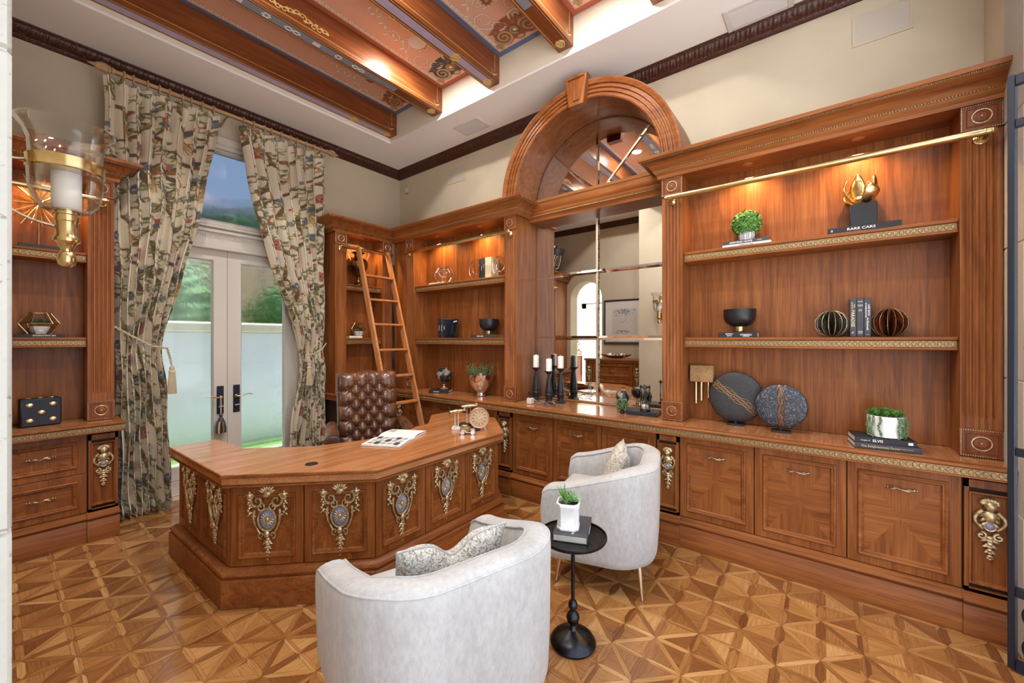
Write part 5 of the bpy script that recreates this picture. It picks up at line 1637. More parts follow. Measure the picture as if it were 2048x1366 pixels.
MB().lathe([(0, 0), (.046, 0), (.050, .004), (.058, .085), (.056, .088), (.050, .084), (.048, .06), (0, .06)], 32, (3.335, .44, zb)).build('pot', MAT['white_ceramic'], bx)
mb = MB()
for r_ in range(3):
    for k in range(11):
        a = k * 2 * PI / 11; zz = zb + .018 + r_ * .026; rad = .0525 + .0075 * (zz - zb) / .085
        for h in (.010, .0055):
            q = []
            for du, dz in ((-h, -h), (h, -h), (h, h), (-h, h)):
                aa = a + du / rad; q.append((3.335 + (rad + .0003) * math.cos(aa), .44 + (rad + .0003) * math.sin(aa), zz + dz))
            mb.tube(q, .0011, 4, closed=True)
mb.build('key_pattern', MAT['charcoal'], bx)
mb = MB().ball((3.335, .44, zb + .125), (.078, .078, .070), 16, 10); leaf_ball(mb, (3.335, .44, zb + .125), .088, 2600, .020, random.Random(21), -.75)
mb.build('foliage', MAT['leaf_green'], bx, recalc=False)
b_ = book('book', 'long black book titled Rare Cars under the gold flower sculpture', spineA(-.192, ZS2, 3.255), .342, .155, .036, 'black_matte', 'RARE CARS', .021, 'lettering_white', toff=-.01, tx=1.25)
text_mesh('II', .018, MAT['lettering_white'], spineA(-.192, ZS2, 3.255) @ basis((-.15, -.0013, .018), (1, 0, 0), (0, 0, 1), (0, -1, 0)), b_, bold=True)
fs_ = thing('flower_sculpture', 'gold petal sculpture on a black block, upper right shelf', 'sculpture', (3.33, -.195, ZS2 + .0365))
z0 = ZS2 + .0362
MB().box(3.27, 3.385, -.258, -.130, z0, z0 + .135, .003).build('block', MAT['black_matte'], fs_)
fc = Vector((3.328, -.19, z0 + .139))
for k, (a, L, lean) in enumerate(((-1.9, .17, .55), (-.5, .16, .75), (.55, .13, .95), (1.5, .17, .75), (2.6, .19, .35), (3.6, .11, .9))):
    rows, cols = 12, 7; pts = np.zeros((rows, cols, 3)); d = Vector((math.cos(a), math.sin(a), 0)); sd = Vector((-d.y, d.x, 0))
    for i in range(rows):
        t = i / (rows - 1); ang = lean * 1.5 + (1.75 - lean) * t * 1.3
        rad = .095 * lean * math.sin(min(PI, t * 2.35)) ** .8 + .012; h = L * t
        w = .043 * math.sin(PI * (.10 + .90 * t)) ** .8
        for j in range(cols):
            s_ = -1 + 2 * j / (cols - 1)
            p_ = fc + d * (rad + .012 * (1 - s_ * s_)) + sd * (w * s_) + Vector((0, 0, h))
            pts[i, j] = tuple(p_ - Vector(fs_.location))
    o = link('petal', grid_mesh('petal', pts, MAT['gold_leaf']), fs_)
    md = o.modifiers.new('solid', 'SOLIDIFY'); md.thickness = .003
mb = MB()
rr = random.Random(8)
for k in range(40): mb.ball((fc.x + rr.gauss(0, .022), fc.y + rr.gauss(0, .026), fc.z + .03 + abs(rr.gauss(0, .03))), rr.uniform(.007, .014), 7, 5)
mb.lathe([(0, 0), (.035, .002), (.05, .03), (.04, .06), (0, .07)], 14, tuple(fc)).build('core', MAT['gold_leaf'], fs_)
# middle shelf
def footed_bowl(label, x, y, z, s=1.0):
    t = thing('footed_bowl', label, 'bowl', (x, y, z), 0, 'black bowls on brass feet')
    MB().lathe([(0, .040), (.030, .041), (.060, .050), (.088, .070), (.102, .098), (.105, .130), (.106, .168), (.1035, .169), (.102, .130), (.098, .10), (.084, .075), (.05, .055), (0, .05)], 40, (x, y, z)).build('bowl', MAT['black'], t)
    MB().lathe([(0, 0), (.032, 0), (.033, .003), (.032, .042), (0, .042)], 28, (x, y, z)).build('foot', MAT['brass'], t)
bkc = book('book', 'black book with white capitals under the bowl in the right bookcase', spineA(.489, ZS1), .246, .15, .034, 'black_matte', 'VALHALLA', .017, 'lettering_white', toff=.055, flip=True, tx=.9)
text_mesh('RISING', .013, MAT['lettering_white'], spineA(.489, ZS1) @ basis((.055, -.0013, .008), (1, 0, 0), (0, 0, 1), (0, -1, 0)) @ Matrix.Rotation(PI, 4, 'Z'), bkc, bold=True)
text_mesh('CLIVE\nCUSSLER', .0125, MAT['lettering_white'], spineA(.489, ZS1) @ basis((-.05, -.0013, .017), (1, 0, 0), (0, 0, 1), (0, -1, 0)) @ Matrix.Rotation(PI, 4, 'Z'), bkc, bold=True)
footed_bowl('black footed bowl on a book in the right bookcase', 3.345, .485, ZS1 + .0345)
def pleat_ball(label, y, mat, edge, r=.087, x=3.335):
    t = thing('pleated_ball', label, 'ornament', (x, y, ZS1), 0, 'pleated paper balls')
    zc_ = ZS1 + .0855
    n = 15
    for k in range(n):
        a = k * 2 * PI / n; mb = MB(); d = Vector((math.cos(a), math.sin(a), 0)); s_ = Vector((-d.y, d.x, 0)); th = .5 * PI / n
        rim = []
        vs = [(x, y, zc_ - r * .92)]; m_ = 12
        for sg in (1, -1):
            for i in range(1, m_):
                ph = -PI / 2 + PI * i / m_; rr_ = r * math.cos(ph) * (1 + .02 * math.sin(i * 3)); dd = Vector((math.cos(a + sg * th * .10), math.sin(a + sg * th * .10), 0))
                p_ = Vector((x, y, zc_)) + dd * rr_ + Vector((0, 0, r * .97 * math.sin(ph))); vs.append(tuple(p_))
                if sg == 1: rim.append(tuple(p_))
        vs.append((x, y, zc_ + r * .92))
        core = [(x + .008 * math.cos(a), y + .008 * math.sin(a), zc_ + r * .97 * math.sin(-PI / 2 + PI * i / m_)) for i in range(1, m_)]
        o = len(vs); vs += core; fs = []
        for sg in (0, 1):
            b0 = 1 + sg * (m_ - 1)
            for i in range(m_ - 2): fs.append([b0 + i, b0 + i + 1, o + i + 1, o + i])
        mb.add(vs, fs); fin = mb.build('pleat', MAT[mat], t, recalc=False)
        MB().tube(rim, .0016, 5).build('gilt_edge', MAT[edge], fin)
plain('tortoise_grey', (.055, .045, .032), .35, noise=.9, nscale=45); plain('tortoise_red', (.085, .020, .008), .3, noise=.9, nscale=40)
pleat_ball('dark grey pleated ball left of the upright books', -.042, 'tortoise_grey', 'gilt'); pleat_ball('reddish brown pleated ball right of the upright books', -.318, 'tortoise_red', 'gilt_trim', .089)
def upright(name, label, F, u, n, z, w, h, dep, cover, lines, group=None, right=1):
    """standing book: spine face at n, centred at u; lines: (text, height, size, mat, offset across)"""
    t = thing(name, label, 'book', F(u, n, z), 0, group)
    MB().box(u - w / 2, u + w / 2, n - dep, n, z, z + h, .0015, F=F).build('cover', MAT[cover], t)
    MB().box(u - w / 2 + .003, u + w / 2 - .003, n - dep - .0008, n - .01, z + .003, z + h + .0006, F=F).build('pages', MAT['page_edge'], t)
    o_ = Vector(F(u, n + .0006, z)); en = Vector(F(u, n + 1.0006, z)) - o_
    for txt, zz, sz, mt, off, vert in lines:
        rt_ = Vector((0, 0, 1)).cross(en)
        if vert: M = basis(o_ + Vector((0, 0, zz)) + rt_ * off, (0, 0, -1), rt_, en)
        else: M = basis(o_ + Vector((0, 0, zz)) + rt_ * off, rt_, (0, 0, 1), en)
        text_mesh(txt, sz, MAT[mt], M, t, bold=True)
    return t
upright('book', 'slate spined book titled Paradise, leftmost of three upright books', FA, -.1475, .295, ZS1, .0325, .242, .15, 'charcoal', [('PARADISE', .115, .024, 'lettering_gold', -.002, True), ('TOM\nJACKSON', .195, .010, 'lettering_gold', 0, True), ('xp', .026, .016, 'lettering_gold', 0, True)])
upright('book', 'slate spined book with short white lines, middle of three upright books', FA, -.1815, .295, ZS1, .033, .242, .15, 'charcoal', [('SLASHER', .220, .0068, 'lettering_white', 0, False), ('BLAKSON\nSHIELDS', .195, .0060, 'lettering_white', 0, False), ('HURT\nLOVE', .165, .0065, 'lettering_white', 0, False), ('HARPER\nSTRAND\nBOOKS', .028, .0062, 'lettering_white', 0, False)])
upright('book', 'slate spined book titled Laid Back in Washington, rightmost of three', FA, -.2155, .295, ZS1, .032, .240, .15, 'charcoal', [('LAID BACK', .165, .014, 'lettering_white', .006, True), ('IN WASHINGTON', .165, .011, 'lettering_white', -.008, True), ('Art Buchwald', .080, .014, 'lettering_white', .0, True), ('Putnam', .014, .005, 'lettering_white', 0, False)])
# worktop under the right bookcase
ch = thing('wind_chime_box', 'light oak block with hanging brass chime tubes at the niche side', 'chime', (3.40, .745, 1.165))
MB().box(3.365, 3.425, .665, .835, 1.165, 1.295, .004).build('oak_block', MAT['oak_light'], ch)
for yy, zl in ((.795, .995), (.755, 1.02), (.705, 1.045)):
    MB().lathe([(.008, zl), (.0105, zl), (.0105, 1.165), (.008, 1.165)], 14, (3.395, yy, 0)).build('chime_tube', MAT['brass'], ch)
MB().box(3.424, 3.432, .70, .80, 1.20, 1.26).build('wall_cleat', MAT['oak_light'], ch)
def disc(label, x, y, zc_, ru, rv, rot, tex, base, yaw):
    t = thing('stone_disc', label, 'sculpture', (x, y, ZC), 0, 'dark oval stone discs')
    nr, na = 44, 96; pts = np.zeros((nr, na, 3)); col = np.zeros((nr, na, 3)); rg = np.random.default_rng(int(zc_ * 1000))
    M = Matrix.Translation((x, y, zc_)) @ Matrix.Rotation(R(yaw), 4, 'Z')
    for i in range(nr):
        q = (i / (nr - 1)) ** .8; th = .022 * (1 - q ** 4) ** .5
        for j in range(na):
            a = j * 2 * PI / na; uu, vv = q * ru * math.cos(a), q * rv * math.sin(a)
            pts[i, j] = tuple(M @ Vector((-th, uu, vv)))
            s_ = (uu * math.cos(rot) + vv * math.sin(rot)) / ru
            c = np.array(base) * (.6 + .8 * rg.random())
            if tex and rg.random() < .16: c = np.array((.32, .34, .37)) * rg.random()
            if abs(s_) < .15: c = np.array((.05, .014, .012))
            col[i, j] = c
    pts -= np.array(t.location)
    link('face', grid_mesh('face', pts[:, ::-1], MAT['stone_disc'], col[:, ::-1], closed_u=True), t)
    ptsb = pts.copy(); o_ = np.array(M.translation) - np.array(t.location); ex = np.array((M @ Vector((1, 0, 0))) - M.translation)
    dd = ((pts - o_) @ ex)[..., None] * ex; ptsb = pts - 2 * dd
    link('rear', grid_mesh('rear', ptsb, MAT['black_matte'], None, closed_u=True), t)
    mb = MB(); rr = random.Random(int(ru * 1000))
    for k in range(8):
        off = (-.12 + .24 * k / 7) * ru; L = math.sqrt(max(0, 1 - (off / ru) ** 2)); ps = []
        for i in range(24):
            s_ = (-1 + 2 * i / 23) * .97 * L; uu, vv = off + .010 * math.sin(i * .7 + k * 1.9), s_ * (rv if rot == 0 else ru)
            u2 = uu * math.cos(rot) - vv * math.sin(rot); v2 = uu * math.sin(rot) + vv * math.cos(rot)
            if (u2 / ru) ** 2 + (v2 / rv) ** 2 > .97: continue
            ps.append(tuple(M @ Vector((-.0235 * (1 - ((u2 / ru) ** 2 + (v2 / rv) ** 2) ** 2) ** .5, u2, v2))))
        if len(ps) > 2: mb.tube(ps, .0016, 5)
    mb.build('copper_strands', MAT['gilt_trim' if not tex else 'bronze'], t)
    b0 = MB(Matrix.Translation((x, y, ZC)) @ Matrix.Rotation(R(yaw), 4, 'Z'))
    b0.box(-.045, .045, -.055, .055, 0, .010, .001).box(-.008, .008, -.006, .006, .010, zc_ - rv - ZC + .012)
    b0.build('stand', MAT['black'], t)
disc('plain dark oval stone disc with a slanting strand band, standing behind', 3.355, .512, 1.072, .178, .185, -.95, False, (.030, .030, .032), 4)
disc('speckled dark oval stone disc with an upright strand band, in front', 3.285, .228, 1.042, .150, .150, 0.0, True, (.030, .036, .050), 2)
book('book', 'grey lowest book under the trailing succulent planter', basis((3.085, -.285, ZC), (.14, -1, 0), (1, .14, 0), (0, 0, 1)), .285, .20, .030, 'charcoal', 'The Enlightenment Power', .016, 'lettering_gold', toff=-.03, sub=('SILVER LIBRARY EDITION', .075, .006, 'lettering_gold'), bold=False)
b_ = book('book', 'black Elvis book on top of the stack under the trailing succulents', basis((3.093, -.275, ZC + .0305), (.14, -1, 0), (1, .14, 0), (0, 0, 1)), .265, .19, .032, 'black_matte', 'ELVIS', .020, 'lettering_white', toff=-.03, sub=('Images of', -.085, .011, 'lettering_white'))
MB(basis((3.093, -.275, ZC + .0305), (.14, -1, 0), (1, .14, 0), (0, 0, 1))).box(.098, .118, -.0018, -.001, .009, .023).build('label_patch', MAT['lettering_white'], b_)
tp_ = thing('trailing_succulent', 'cream ribbed pot with trailing succulents on a pair of books', 'potted plant', (3.185, -.285, ZC + .063))
zt = ZC + .0632; pcx, pcy = 3.185, -.285
vs = []; prf = [(.070, 0), (.078, .004), (.080, .06), (.080, .118), (.076, .122), (.070, .118), (.068, .10)]; NS = 64
for r_, h in prf:
    for j in range(NS): a = j * 2 * PI / NS; rq = r_ + (.0022 * abs(math.sin(j * PI / 4)) if r_ > .072 else 0); vs.append((pcx + rq * math.cos(a), pcy + rq * math.sin(a), zt + h))
MB().add(vs, [[i * NS + j, i * NS + (j + 1) % NS, i * NS + NS + (j + 1) % NS, i * NS + NS + j] for i in range(len(prf) - 1) for j in range(NS)] + [list(range(NS)), [6 * NS + j for j in range(NS)]]).build('pot', MAT['white_ceramic'], tp_)
mb = MB(); rr = random.Random(6)
for k in range(9):
    a = k * 2 * PI / 8; c_ = (pcx + .045 * math.cos(a) * (k < 8), pcy + .055 * math.sin(a) * (k < 8), zt + .120 + .012 * (k == 8)); rosette_plant(mb, c_, .042 + .012 * rr.random(), 4)
mb.build('rosette_leaves', MAT['leaf_green'], tp_, recalc=False)
for k, a in enumerate((PI - 1.05, PI - .75, PI - .35, PI + .60, PI + .85, PI + 1.15, PI + 1.35)):
    mb = MB(); L = .125 if k % 2 else .105
    for i in range(26):
        t = i / 25; rq = .084 + .010 * math.sin(t * 3); c_ = Vector((pcx + rq * math.cos(a + .05 * math.sin(t * 9)), pcy + rq * math.sin(a + .05 * math.sin(t * 9)), zt + .118 - L * t))
        for q in range(2):
            b2 = rr.random() * 6; mb.ball(tuple(c_ + Vector((.004 * math.cos(b2), .004 * math.sin(b2), 0))), (.0038, .0038, .0042), 6, 4)
    mb.build('trailing_strand', MAT['leaf_sage'], tp_)
# worktop before the mirror
def candlestick(label, x, y, h, hc, rc=.030):
    t = thing('candlestick', label, 'candlestick', (x, y, ZC), 0, 'black turned candlesticks')
    H = h
    MB().lathe([(0, 0), (.052, 0), (.054, .008), (.048, .014), (.034, .020), (.030, .035), (.036, .060), (.041, .075), (.041, .090), (.036, .096), (.038, .102), (.034, .14), (.026, .62 * H), (.015, .84 * H), (.014, .88 * H), (.020, .90 * H), (.030, .94 * H), (.045, .97 * H), (.047, .985 * H), (.042, .99 * H), (.036, .975 * H), (0, .97 * H)], 32, (x, y, ZC)).build('stick', MAT['black'], t)
    c = thing('pillar_candle', label.replace('candlestick', 'stick').replace('black turned', 'white pillar candle on the'), 'candle', (x, y, ZC + .976 * H), 0, 'white pillar candles')
    z = ZC + .9765 * H
    MB().lathe([(0, 0), (rc, 0), (rc, hc - .012), (rc * .93, hc - .003), (rc * .5, hc), (0, hc - .002)], 24, (x, y, z)).build('wax', MAT['candle_wax'], c)
    MB().tube([(x, y, z + hc - .004), (x + .001, y, z + hc + .012)], .0015, 5).build('wick', MAT['white_paper'], c)
candlestick('tallest black turned candlestick beside the fluted pilaster', 3.40, 2.325, .345, .130)
candlestick('short black turned candlestick nearest the worktop edge', 3.33, 2.125, .320, .125)
candlestick('black turned candlestick closest to the mirror', 3.435, 2.055, .345, .125)
sk = thing('figure_on_cube', 'small dark figure on a white stone cube by the candlesticks', 'figurine', (3.20, 2.255, ZC))
MB().box(3.173, 3.227, 2.228, 2.282, ZC, ZC + .055, .003).build('cube', MAT['stone_block'], sk)
fg = MB(); bz = ZC + .055
fg.tube([(3.195, 2.25, bz), (3.205, 2.255, bz + .018), (3.20, 2.262, bz + .03)], .0045, 7).tube([(3.205, 2.268, bz), (3.207, 2.262, bz + .02), (3.20, 2.262, bz + .03)], .0045, 7)
fg.tube([(3.20, 2.262, bz + .028), (3.195, 2.258, bz + .05), (3.198, 2.254, bz + .062)], [.007, .009, .005], 8).ball((3.196, 2.253, bz + .071), .0085, 8, 6)
fg.tube([(3.196, 2.250, bz + .058), (3.190, 2.243, bz + .044), (3.194, 2.252, bz + .036)], .0032, 6).tube([(3.196, 2.266, bz + .058), (3.190, 2.272, bz + .046), (3.188, 2.264, bz + .066)], .0032, 6)
fg.build('figure', MAT['black'], sk)
mk = thing('lace_mask', 'dark filigree eye mask lying at the foot of the candlesticks', 'mask', (3.20, 2.07, ZC))
mb = MB()
for sg in (1, -1):
    c_ = (3.19, 2.07 + sg * .055)
    for s_, r_ in ((1, .003), (1.28, .0022)):
        mb.tube([(c_[0] - .012 * s_ * math.sin(a) * 1.2, c_[1] + .040 * s_ * math.cos(a), ZC + .004 + .022 * (1 + math.sin(a) * s_) * .8 + .004) for a in [q * 2 * PI / 20 for q in range(20)]], r_, 6, closed=True)
    mb.tube([(3.19, 2.07 + sg * .10, ZC + .03), (3.185, 2.07 + sg * .125, ZC + .045), (3.19, 2.07 + sg * .14, ZC + .05)], .0025, 6)
    mb.tube([(3.19, 2.07 + sg * .10, ZC + .026), (3.23, 2.07 + sg * .12, ZC + .015), (3.27, 2.07 + sg * .105, ZC + .004)], .0025, 6)
mb.tube([(3.19, 2.085, ZC + .022), (3.185, 2.07, ZC + .028), (3.19, 2.055, ZC + .022)], .003, 6)
mb.build('filigree', MAT['lace_grey'], mk)
def globe(label, x, y, z, r, stand_h, seed, sea=(.015, .018, .022)):
    t = thing('globe', label, 'globe', (x, y, z), 0, 'small dark globes')
    nr, na = 60, 120; th = np.linspace(.001, PI - .001, nr)[:, None]; ph = np.linspace(0, 2 * PI, na, endpoint=False)[None, :]
    X_ = np.sin(th) * np.cos(ph); Y_ = np.sin(th) * np.sin(ph); Z_ = np.cos(th) + 0 * ph
    rg = np.random.default_rng(seed); f = 0
    for k in range(22):
        w = rg.normal(size=3) * (2.2 + k * .18); f = f + np.sin(w[0] * X_ + w[1] * Y_ + w[2] * Z_ + rg.uniform(0, 6)) / (1 + k * .06)
    land = (f > .9)[..., None]; lc_ = np.where((np.sin(f * 7) > 0)[..., None], np.array((.34, .24, .12)), np.array((.22, .25, .24)))
    col = np.where(land, lc_, np.array(sea)); grid = ((np.abs(np.sin(th * 6)) < .05) | (np.abs(np.sin(ph * 6)) < .05))[..., None]
    col = np.where(grid & ~land, np.array((.07, .07, .07)), col)
    zc_ = z + stand_h + r * 1.05; til = Matrix.Rotation(.4, 3, 'X')
    pts = (np.stack([X_, Y_, Z_], -1) * r) @ np.array(til).T + np.array((x, y, zc_)) - np.array(t.location)
    link('sphere', grid_mesh('sphere', pts, MAT['globe_map'], col, closed_u=True), t)
    ax = til @ Vector((0, 0, 1)); sd = Vector((1, .3, 0)).normalized(); cc = Vector((x, y, zc_)); rr_ = r * 1.13
    MB().tube([tuple(cc + ax * (rr_ * math.cos(a)) + Vector((0, 1, 0)).cross(ax).normalized() * 0 + (til @ Vector((0, 1, 0))) * (rr_ * math.sin(a))) for a in [q * PI / 18 for q in range(19)]], .0028, 6).build('meridian', MAT['bronze'], t)
    MB().tube([tuple(cc + ax * rr_ * 1.06), tuple(cc - ax * rr_ * 1.06)], .0025, 6).build('axis', MAT['bronze'], t)
    MB().lathe([(0, 0), (.048, 0), (.05, .006), (.040, .014), (.022, .022), (.016, .035), (.020, .048), (.015, .058), (.018, stand_h * .8), (.008, stand_h), (0, stand_h)], 20, (x, y, z)).build('stand', MAT['gilt'], t)
    return t
hp2 = thing('trailing_plant', 'small black vase with trailing string plant before the mirror', 'potted plant', (3.275, 1.352, ZC))
MB().lathe([(0, 0), (.018, 0), (.020, .006), (.017, .020), (.032, .045), (.040, .075), (.038, .100), (.035, .102), (.034, .085), (0, .08)], 24, (3.275, 1.352, ZC)).build('vase', MAT['black'], hp2)
rr = random.Random(9)
for k in range(16):
    a = k * 2 * PI / 16 + .1; mb = MB(); L = .045 + .06 * rr.random()
    for i in range(18):
        t = i / 17; rq = .010 + .034 * min(1, t * 3) + .004 * math.sin(t * 7 + k); zz = ZC + .10 + .016 * math.sin(min(1, t * 3) * PI) - max(0, t - .25) * L * 1.3
        c_ = Vector((3.275 + rq * math.cos(a), 1.352 + rq * math.sin(a), zz))
        for q in range(2): mb.ball(tuple(c_ + Vector((rr.uniform(-.004, .004), rr.uniform(-.004, .004), rr.uniform(-.003, .003)))), .0038, 5, 4)
    mb.build('strand', MAT['leaf_sage'], hp2)
globe('small dark globe behind the trailing plant at the mirror', 3.39, 1.395, ZC, .056, .062, 4)
book('book', 'dark flat book under the hourglass before the mirror', basis((3.26, 1.185, ZC), (.10, -1, 0), (1, .10, 0), (0, 0, 1)), .25, .19, .030, 'black_matte', None)
hg = thing('hourglass', 'hourglass in a dark metal frame standing on the flat book', 'hourglass', (3.325, 1.175, ZC + .03))
hz = ZC + .0305; hx, hy = 3.325, 1.175
for zz in (hz, hz + .195): MB().lathe([(0, 0), (.042, 0), (.044, .004), (.040, .012), (0, .012)], 24, (hx, hy, zz)).build('frame_plate', MAT['gunmetal'], hg)
for k in range(4):
    a = k * PI / 2 + .5; pr = [(.003, 0), (.006, .004), (.003, .012), (.0035, .06), (.006, .075), (.0035, .09), (.0035, .17), (.006, .19), (.003, .2), (.006, .207), (0, .214)]
    MB().lathe(pr, 10, (hx + .037 * math.cos(a), hy + .037 * math.sin(a), hz + .004)).build('frame_post', MAT['gunmetal'], hg)
MB().lathe([(.020, .012), (.030, .025), (.032, .045), (.026, .072), (.010, .095), (.004, .103), (.010, .112), (.026, .135), (.032, .16), (.030, .182), (.020, .195)], 24, (hx, hy, hz)).build('glass_bulbs', MAT['clear_glass'], hg)
MB().lathe([(0, .014), (.019, .014), (.028, .026), (.030, .044), (.012, .055), (0, .058)], 20, (hx, hy, hz)).build('sand', MAT['sand'], hg)
# left bookcase
book('book', 'pale thin book under the wire polyhedron', spineA(3.69, ZS2, 3.262), .26, .14, .018, 'white_paper', None)
def wire(mb, V, E, r): 
    for a, b in E: mb.tube([V[a], V[b]], r, 5)
    for v in V: mb.ball(v, r * 1.2, 6, 4)
def hexdrum(c, r, h, w, rot=0):
    V = []
    for zz, rr_ in ((-h, w), (0, r), (h, w)):
        for k in range(6): a = rot + k * PI / 3; V.append((c[0] + rr_ * math.cos(a), c[1] + rr_ * math.sin(a), c[2] + zz))
    E = [(i * 6 + k, i * 6 + (k + 1) % 6) for i in range(3) for k in range(6)] + [(i * 6 + k, i * 6 + 6 + k) for i in range(2) for k in range(6)]
    return V, E
wp = thing('wire_polyhedron', 'silver wire polyhedron ornament on the upper shelf', 'ornament', (3.32, 3.61, ZS2 + .0185))
V, E = hexdrum((3.32, 3.61, ZS2 + .11), .125, .088, .072); mb = MB(); wire(mb, V, E, .004)
V2, E2 = hexdrum((3.32, 3.61, ZS2 + .135), .07, .045, .04, .3); wire(mb, V2, E2, .0035)
mb.build('wire_frame', MAT['silver'], wp)
rb = ['ring bookend at the left of the shelved books', 'ring bookend at the right of the shelved books']
for k, (y, sg) in enumerate(((3.09, 1), (2.74, -1))):
    t = thing('ring_bookend', 'silver double ' + rb[k], 'bookend', (3.32, y, ZS2), 0, 'silver ring bookends')
    for r_, off in ((.112, 0), (.055, .0)):
        MB().tube([(3.32 + .01, y + r_ * math.cos(a), ZS2 + .119 + r_ * math.sin(a)) for a in [q * 2 * PI / 40 for q in range(40)]], .0042, 7, closed=True).build('ring', MAT['silver'], t)
    MB().box(3.27, 3.40, y - .07, y + .07, ZS2, ZS2 + .004, .001).build('foot_plate', MAT['silver'], t)
for k, (y, w, h, mt) in enumerate(((3.01, .022, .225, 'black_matte'), (2.985, .022, .228, 'charcoal'), (2.955, .030, .230, 'charcoal'))):
    upright('book', ('black', 'dark grey', 'grey-brown')[k] + ' upright book between the ring bookends', FA, y, .30, ZS2, w, h, .15, mt, [('STORIES', .12, .013, 'lettering_white', 0, True)] if k == 1 else ([('ATLAS', .14, .016, 'lettering_gold', 0, True)] if k == 2 else []))
upright('book', 'cream upright book between the ring bookends', FA, 2.892, .30, ZS2, .085, .228, .15, 'cream_page', [])
for k, (y, w) in enumerate(((3.66, .03), (3.615, .035), (3.57, .03))):
    upright('book', ('first', 'second', 'third')[k] + ' black upright book from the corner on the middle shelf', FA, y, .315, ZS1, w, .232 - .004 * k, .15, ('black_matte', 'charcoal', 'navy_block')[k], [(('MYSTERY', 'HARBOUR', 'NIGHT')[k], .12, .015, 'lettering_white', 0, True)])
t = thing('photo_frame', 'black picture stand leaning beside the black books', 'picture frame', (3.32, 3.47, ZS1))
Mf = Matrix.Translation((3.34, 3.48, ZS1)) @ Matrix.Rotation(R(12), 4, 'Y') @ Matrix.Rotation(R(-20), 4, 'Z')
MB(Mf).rings(lambda u, n, z: (-n, u, z), -.075, .075, .004, .225, [(0, -.008), (0, .008), (.014, .008), (.016, .003)], fill=None).build('frame', MAT['black'], t)
MB(Mf).box(-.004, .004, -.064, .064, .016, .212).build('picture', MAT['black_gloss'], t)
MB(Mf).box(-.0055, -.004, -.05, .045, .19, .208).build('label_strip', MAT['lettering_white'], t)
t = thing('letter_ornament', 'black bent metal bookend beside the picture stand', 'bookend', (3.29, 3.43, ZS1))
MB().tube([(3.29, 3.47, ZS1 + .006), (3.29, 3.42, ZS1 + .13), (3.29, 3.40, ZS1 + .14)], .007, 8).tube([(3.29, 3.44, ZS1 + .09), (3.33, 3.42, ZS1 + .006)], .006, 8).box(3.26, 3.35, 3.40, 3.49, ZS1, ZS1 + .006).build('bent_bar', MAT['black'], t)
book('book', 'grey book titled Rare Cars under the left bookcase bowl', spineA(2.965, ZS1), .32, .15, .034, 'charcoal', 'RARE CARS', .019, 'lettering_white', toff=-.01)
book('book', 'brown book beside the pilaster on the middle shelf', spineA(2.705, ZS1), .19, .15, .034, 'leather', None)
footed_bowl('black footed bowl on a book in the left bookcase', 3.335, 2.91, ZS1 + .0345)
book('book', 'white and black book under the corner globe', basis((3.175, 3.545, ZC), (.62, -1, 0), (1, .62, 0), (0, 0, 1)), .24, .19, .032, 'black_matte', 'Country', .02, 'lettering_white', toff=-.03)
globe('dark globe on a gilt stand on the corner worktop', 3.295, 3.585, ZC + .0325, .092, .072, 12)
sp = thing('silver_planter', 'tall silver bowl planter with spiky green plants', 'planter', (3.30, 2.995, ZC))
MB().lathe([(0, 0), (.050, 0), (.052, .004), (.046, .040), (.05, .046), (.075, .075), (.115, .130), (.140, .190), (.150, .238), (.146, .239), (.136, .19), (.11, .14), (.06, .08), (0, .075)], 40, (3.30, 2.995, ZC)).build('bowl', MAT['silver'], sp)
MB().lathe([(0, .205), (.138, .205), (.14, .2)], 24, (3.30, 2.995, ZC)).build('soil', MAT['soil'], sp)
mb = MB(); rr = random.Random(31)
for k in range(46):
    a = rr.random() * 2 * PI; rq = .125 * math.sqrt(rr.random()); b0 = Vector((3.30 + rq * math.cos(a), 2.995 + rq * math.sin(a), ZC + .205)); lean = Vector((math.cos(a), math.sin(a), 0)) * (rq * 2.2 + .12) + Vector((rr.uniform(-.2, .2), rr.uniform(-.2, .2), 1)); lean.normalize(); L = .10 + .07 * rr.random()
    mb.tube([tuple(b0), tuple(b0 + lean * L)], [.002, .001], 4)
    for i in range(14):
        p_ = b0 + lean * (L * (.15 + .85 * i / 14)); aa = i * 2.4
        spike_leaf(mb, tuple(p_), tuple(lean * .8 + Vector((math.cos(aa), math.sin(aa), .1))), .022, .0042, .1, n=2)
mb.build('spiky_stems', MAT['leaf_sage'], sp, recalc=False)
# corner bookcase
un = thing('bronze_urn', 'two-handled bronze urn on the top shelf behind the ladder', 'urn', (2.775, 4.57, ZS2))
MB().lathe([(0, 0), (.060, 0), (.062, .012), (.050, .020), (.030, .040), (.020, .085), (.024, .105), (.030, .112), (.065, .150), (.105, .215), (.118, .270), (.105, .310), (.070, .335), (.052, .350), (.048, .375), (.060, .395), (.085, .405), (.080, .410), (.04, .40), (0, .39)], 36, (2.775, 4.57, ZS2)).build('body', MAT['urn_bronze'], un)
for sg in (1, -1):
    MB().tube([(2.775 + sg * .10, 4.57, ZS2 + .29), (2.775 + sg * .125, 4.57, ZS2 + .35), (2.775 + sg * .15, 4.57, ZS2 + .41), (2.775 + sg * .13, 4.57, ZS2 + .445), (2.775 + sg * .095, 4.57, ZS2 + .43), (2.775 + sg * .085, 4.57, ZS2 + .40)], [.008, .007, .008, .009, .008, .006], 8).build('handle', MAT['gold_leaf'], un)
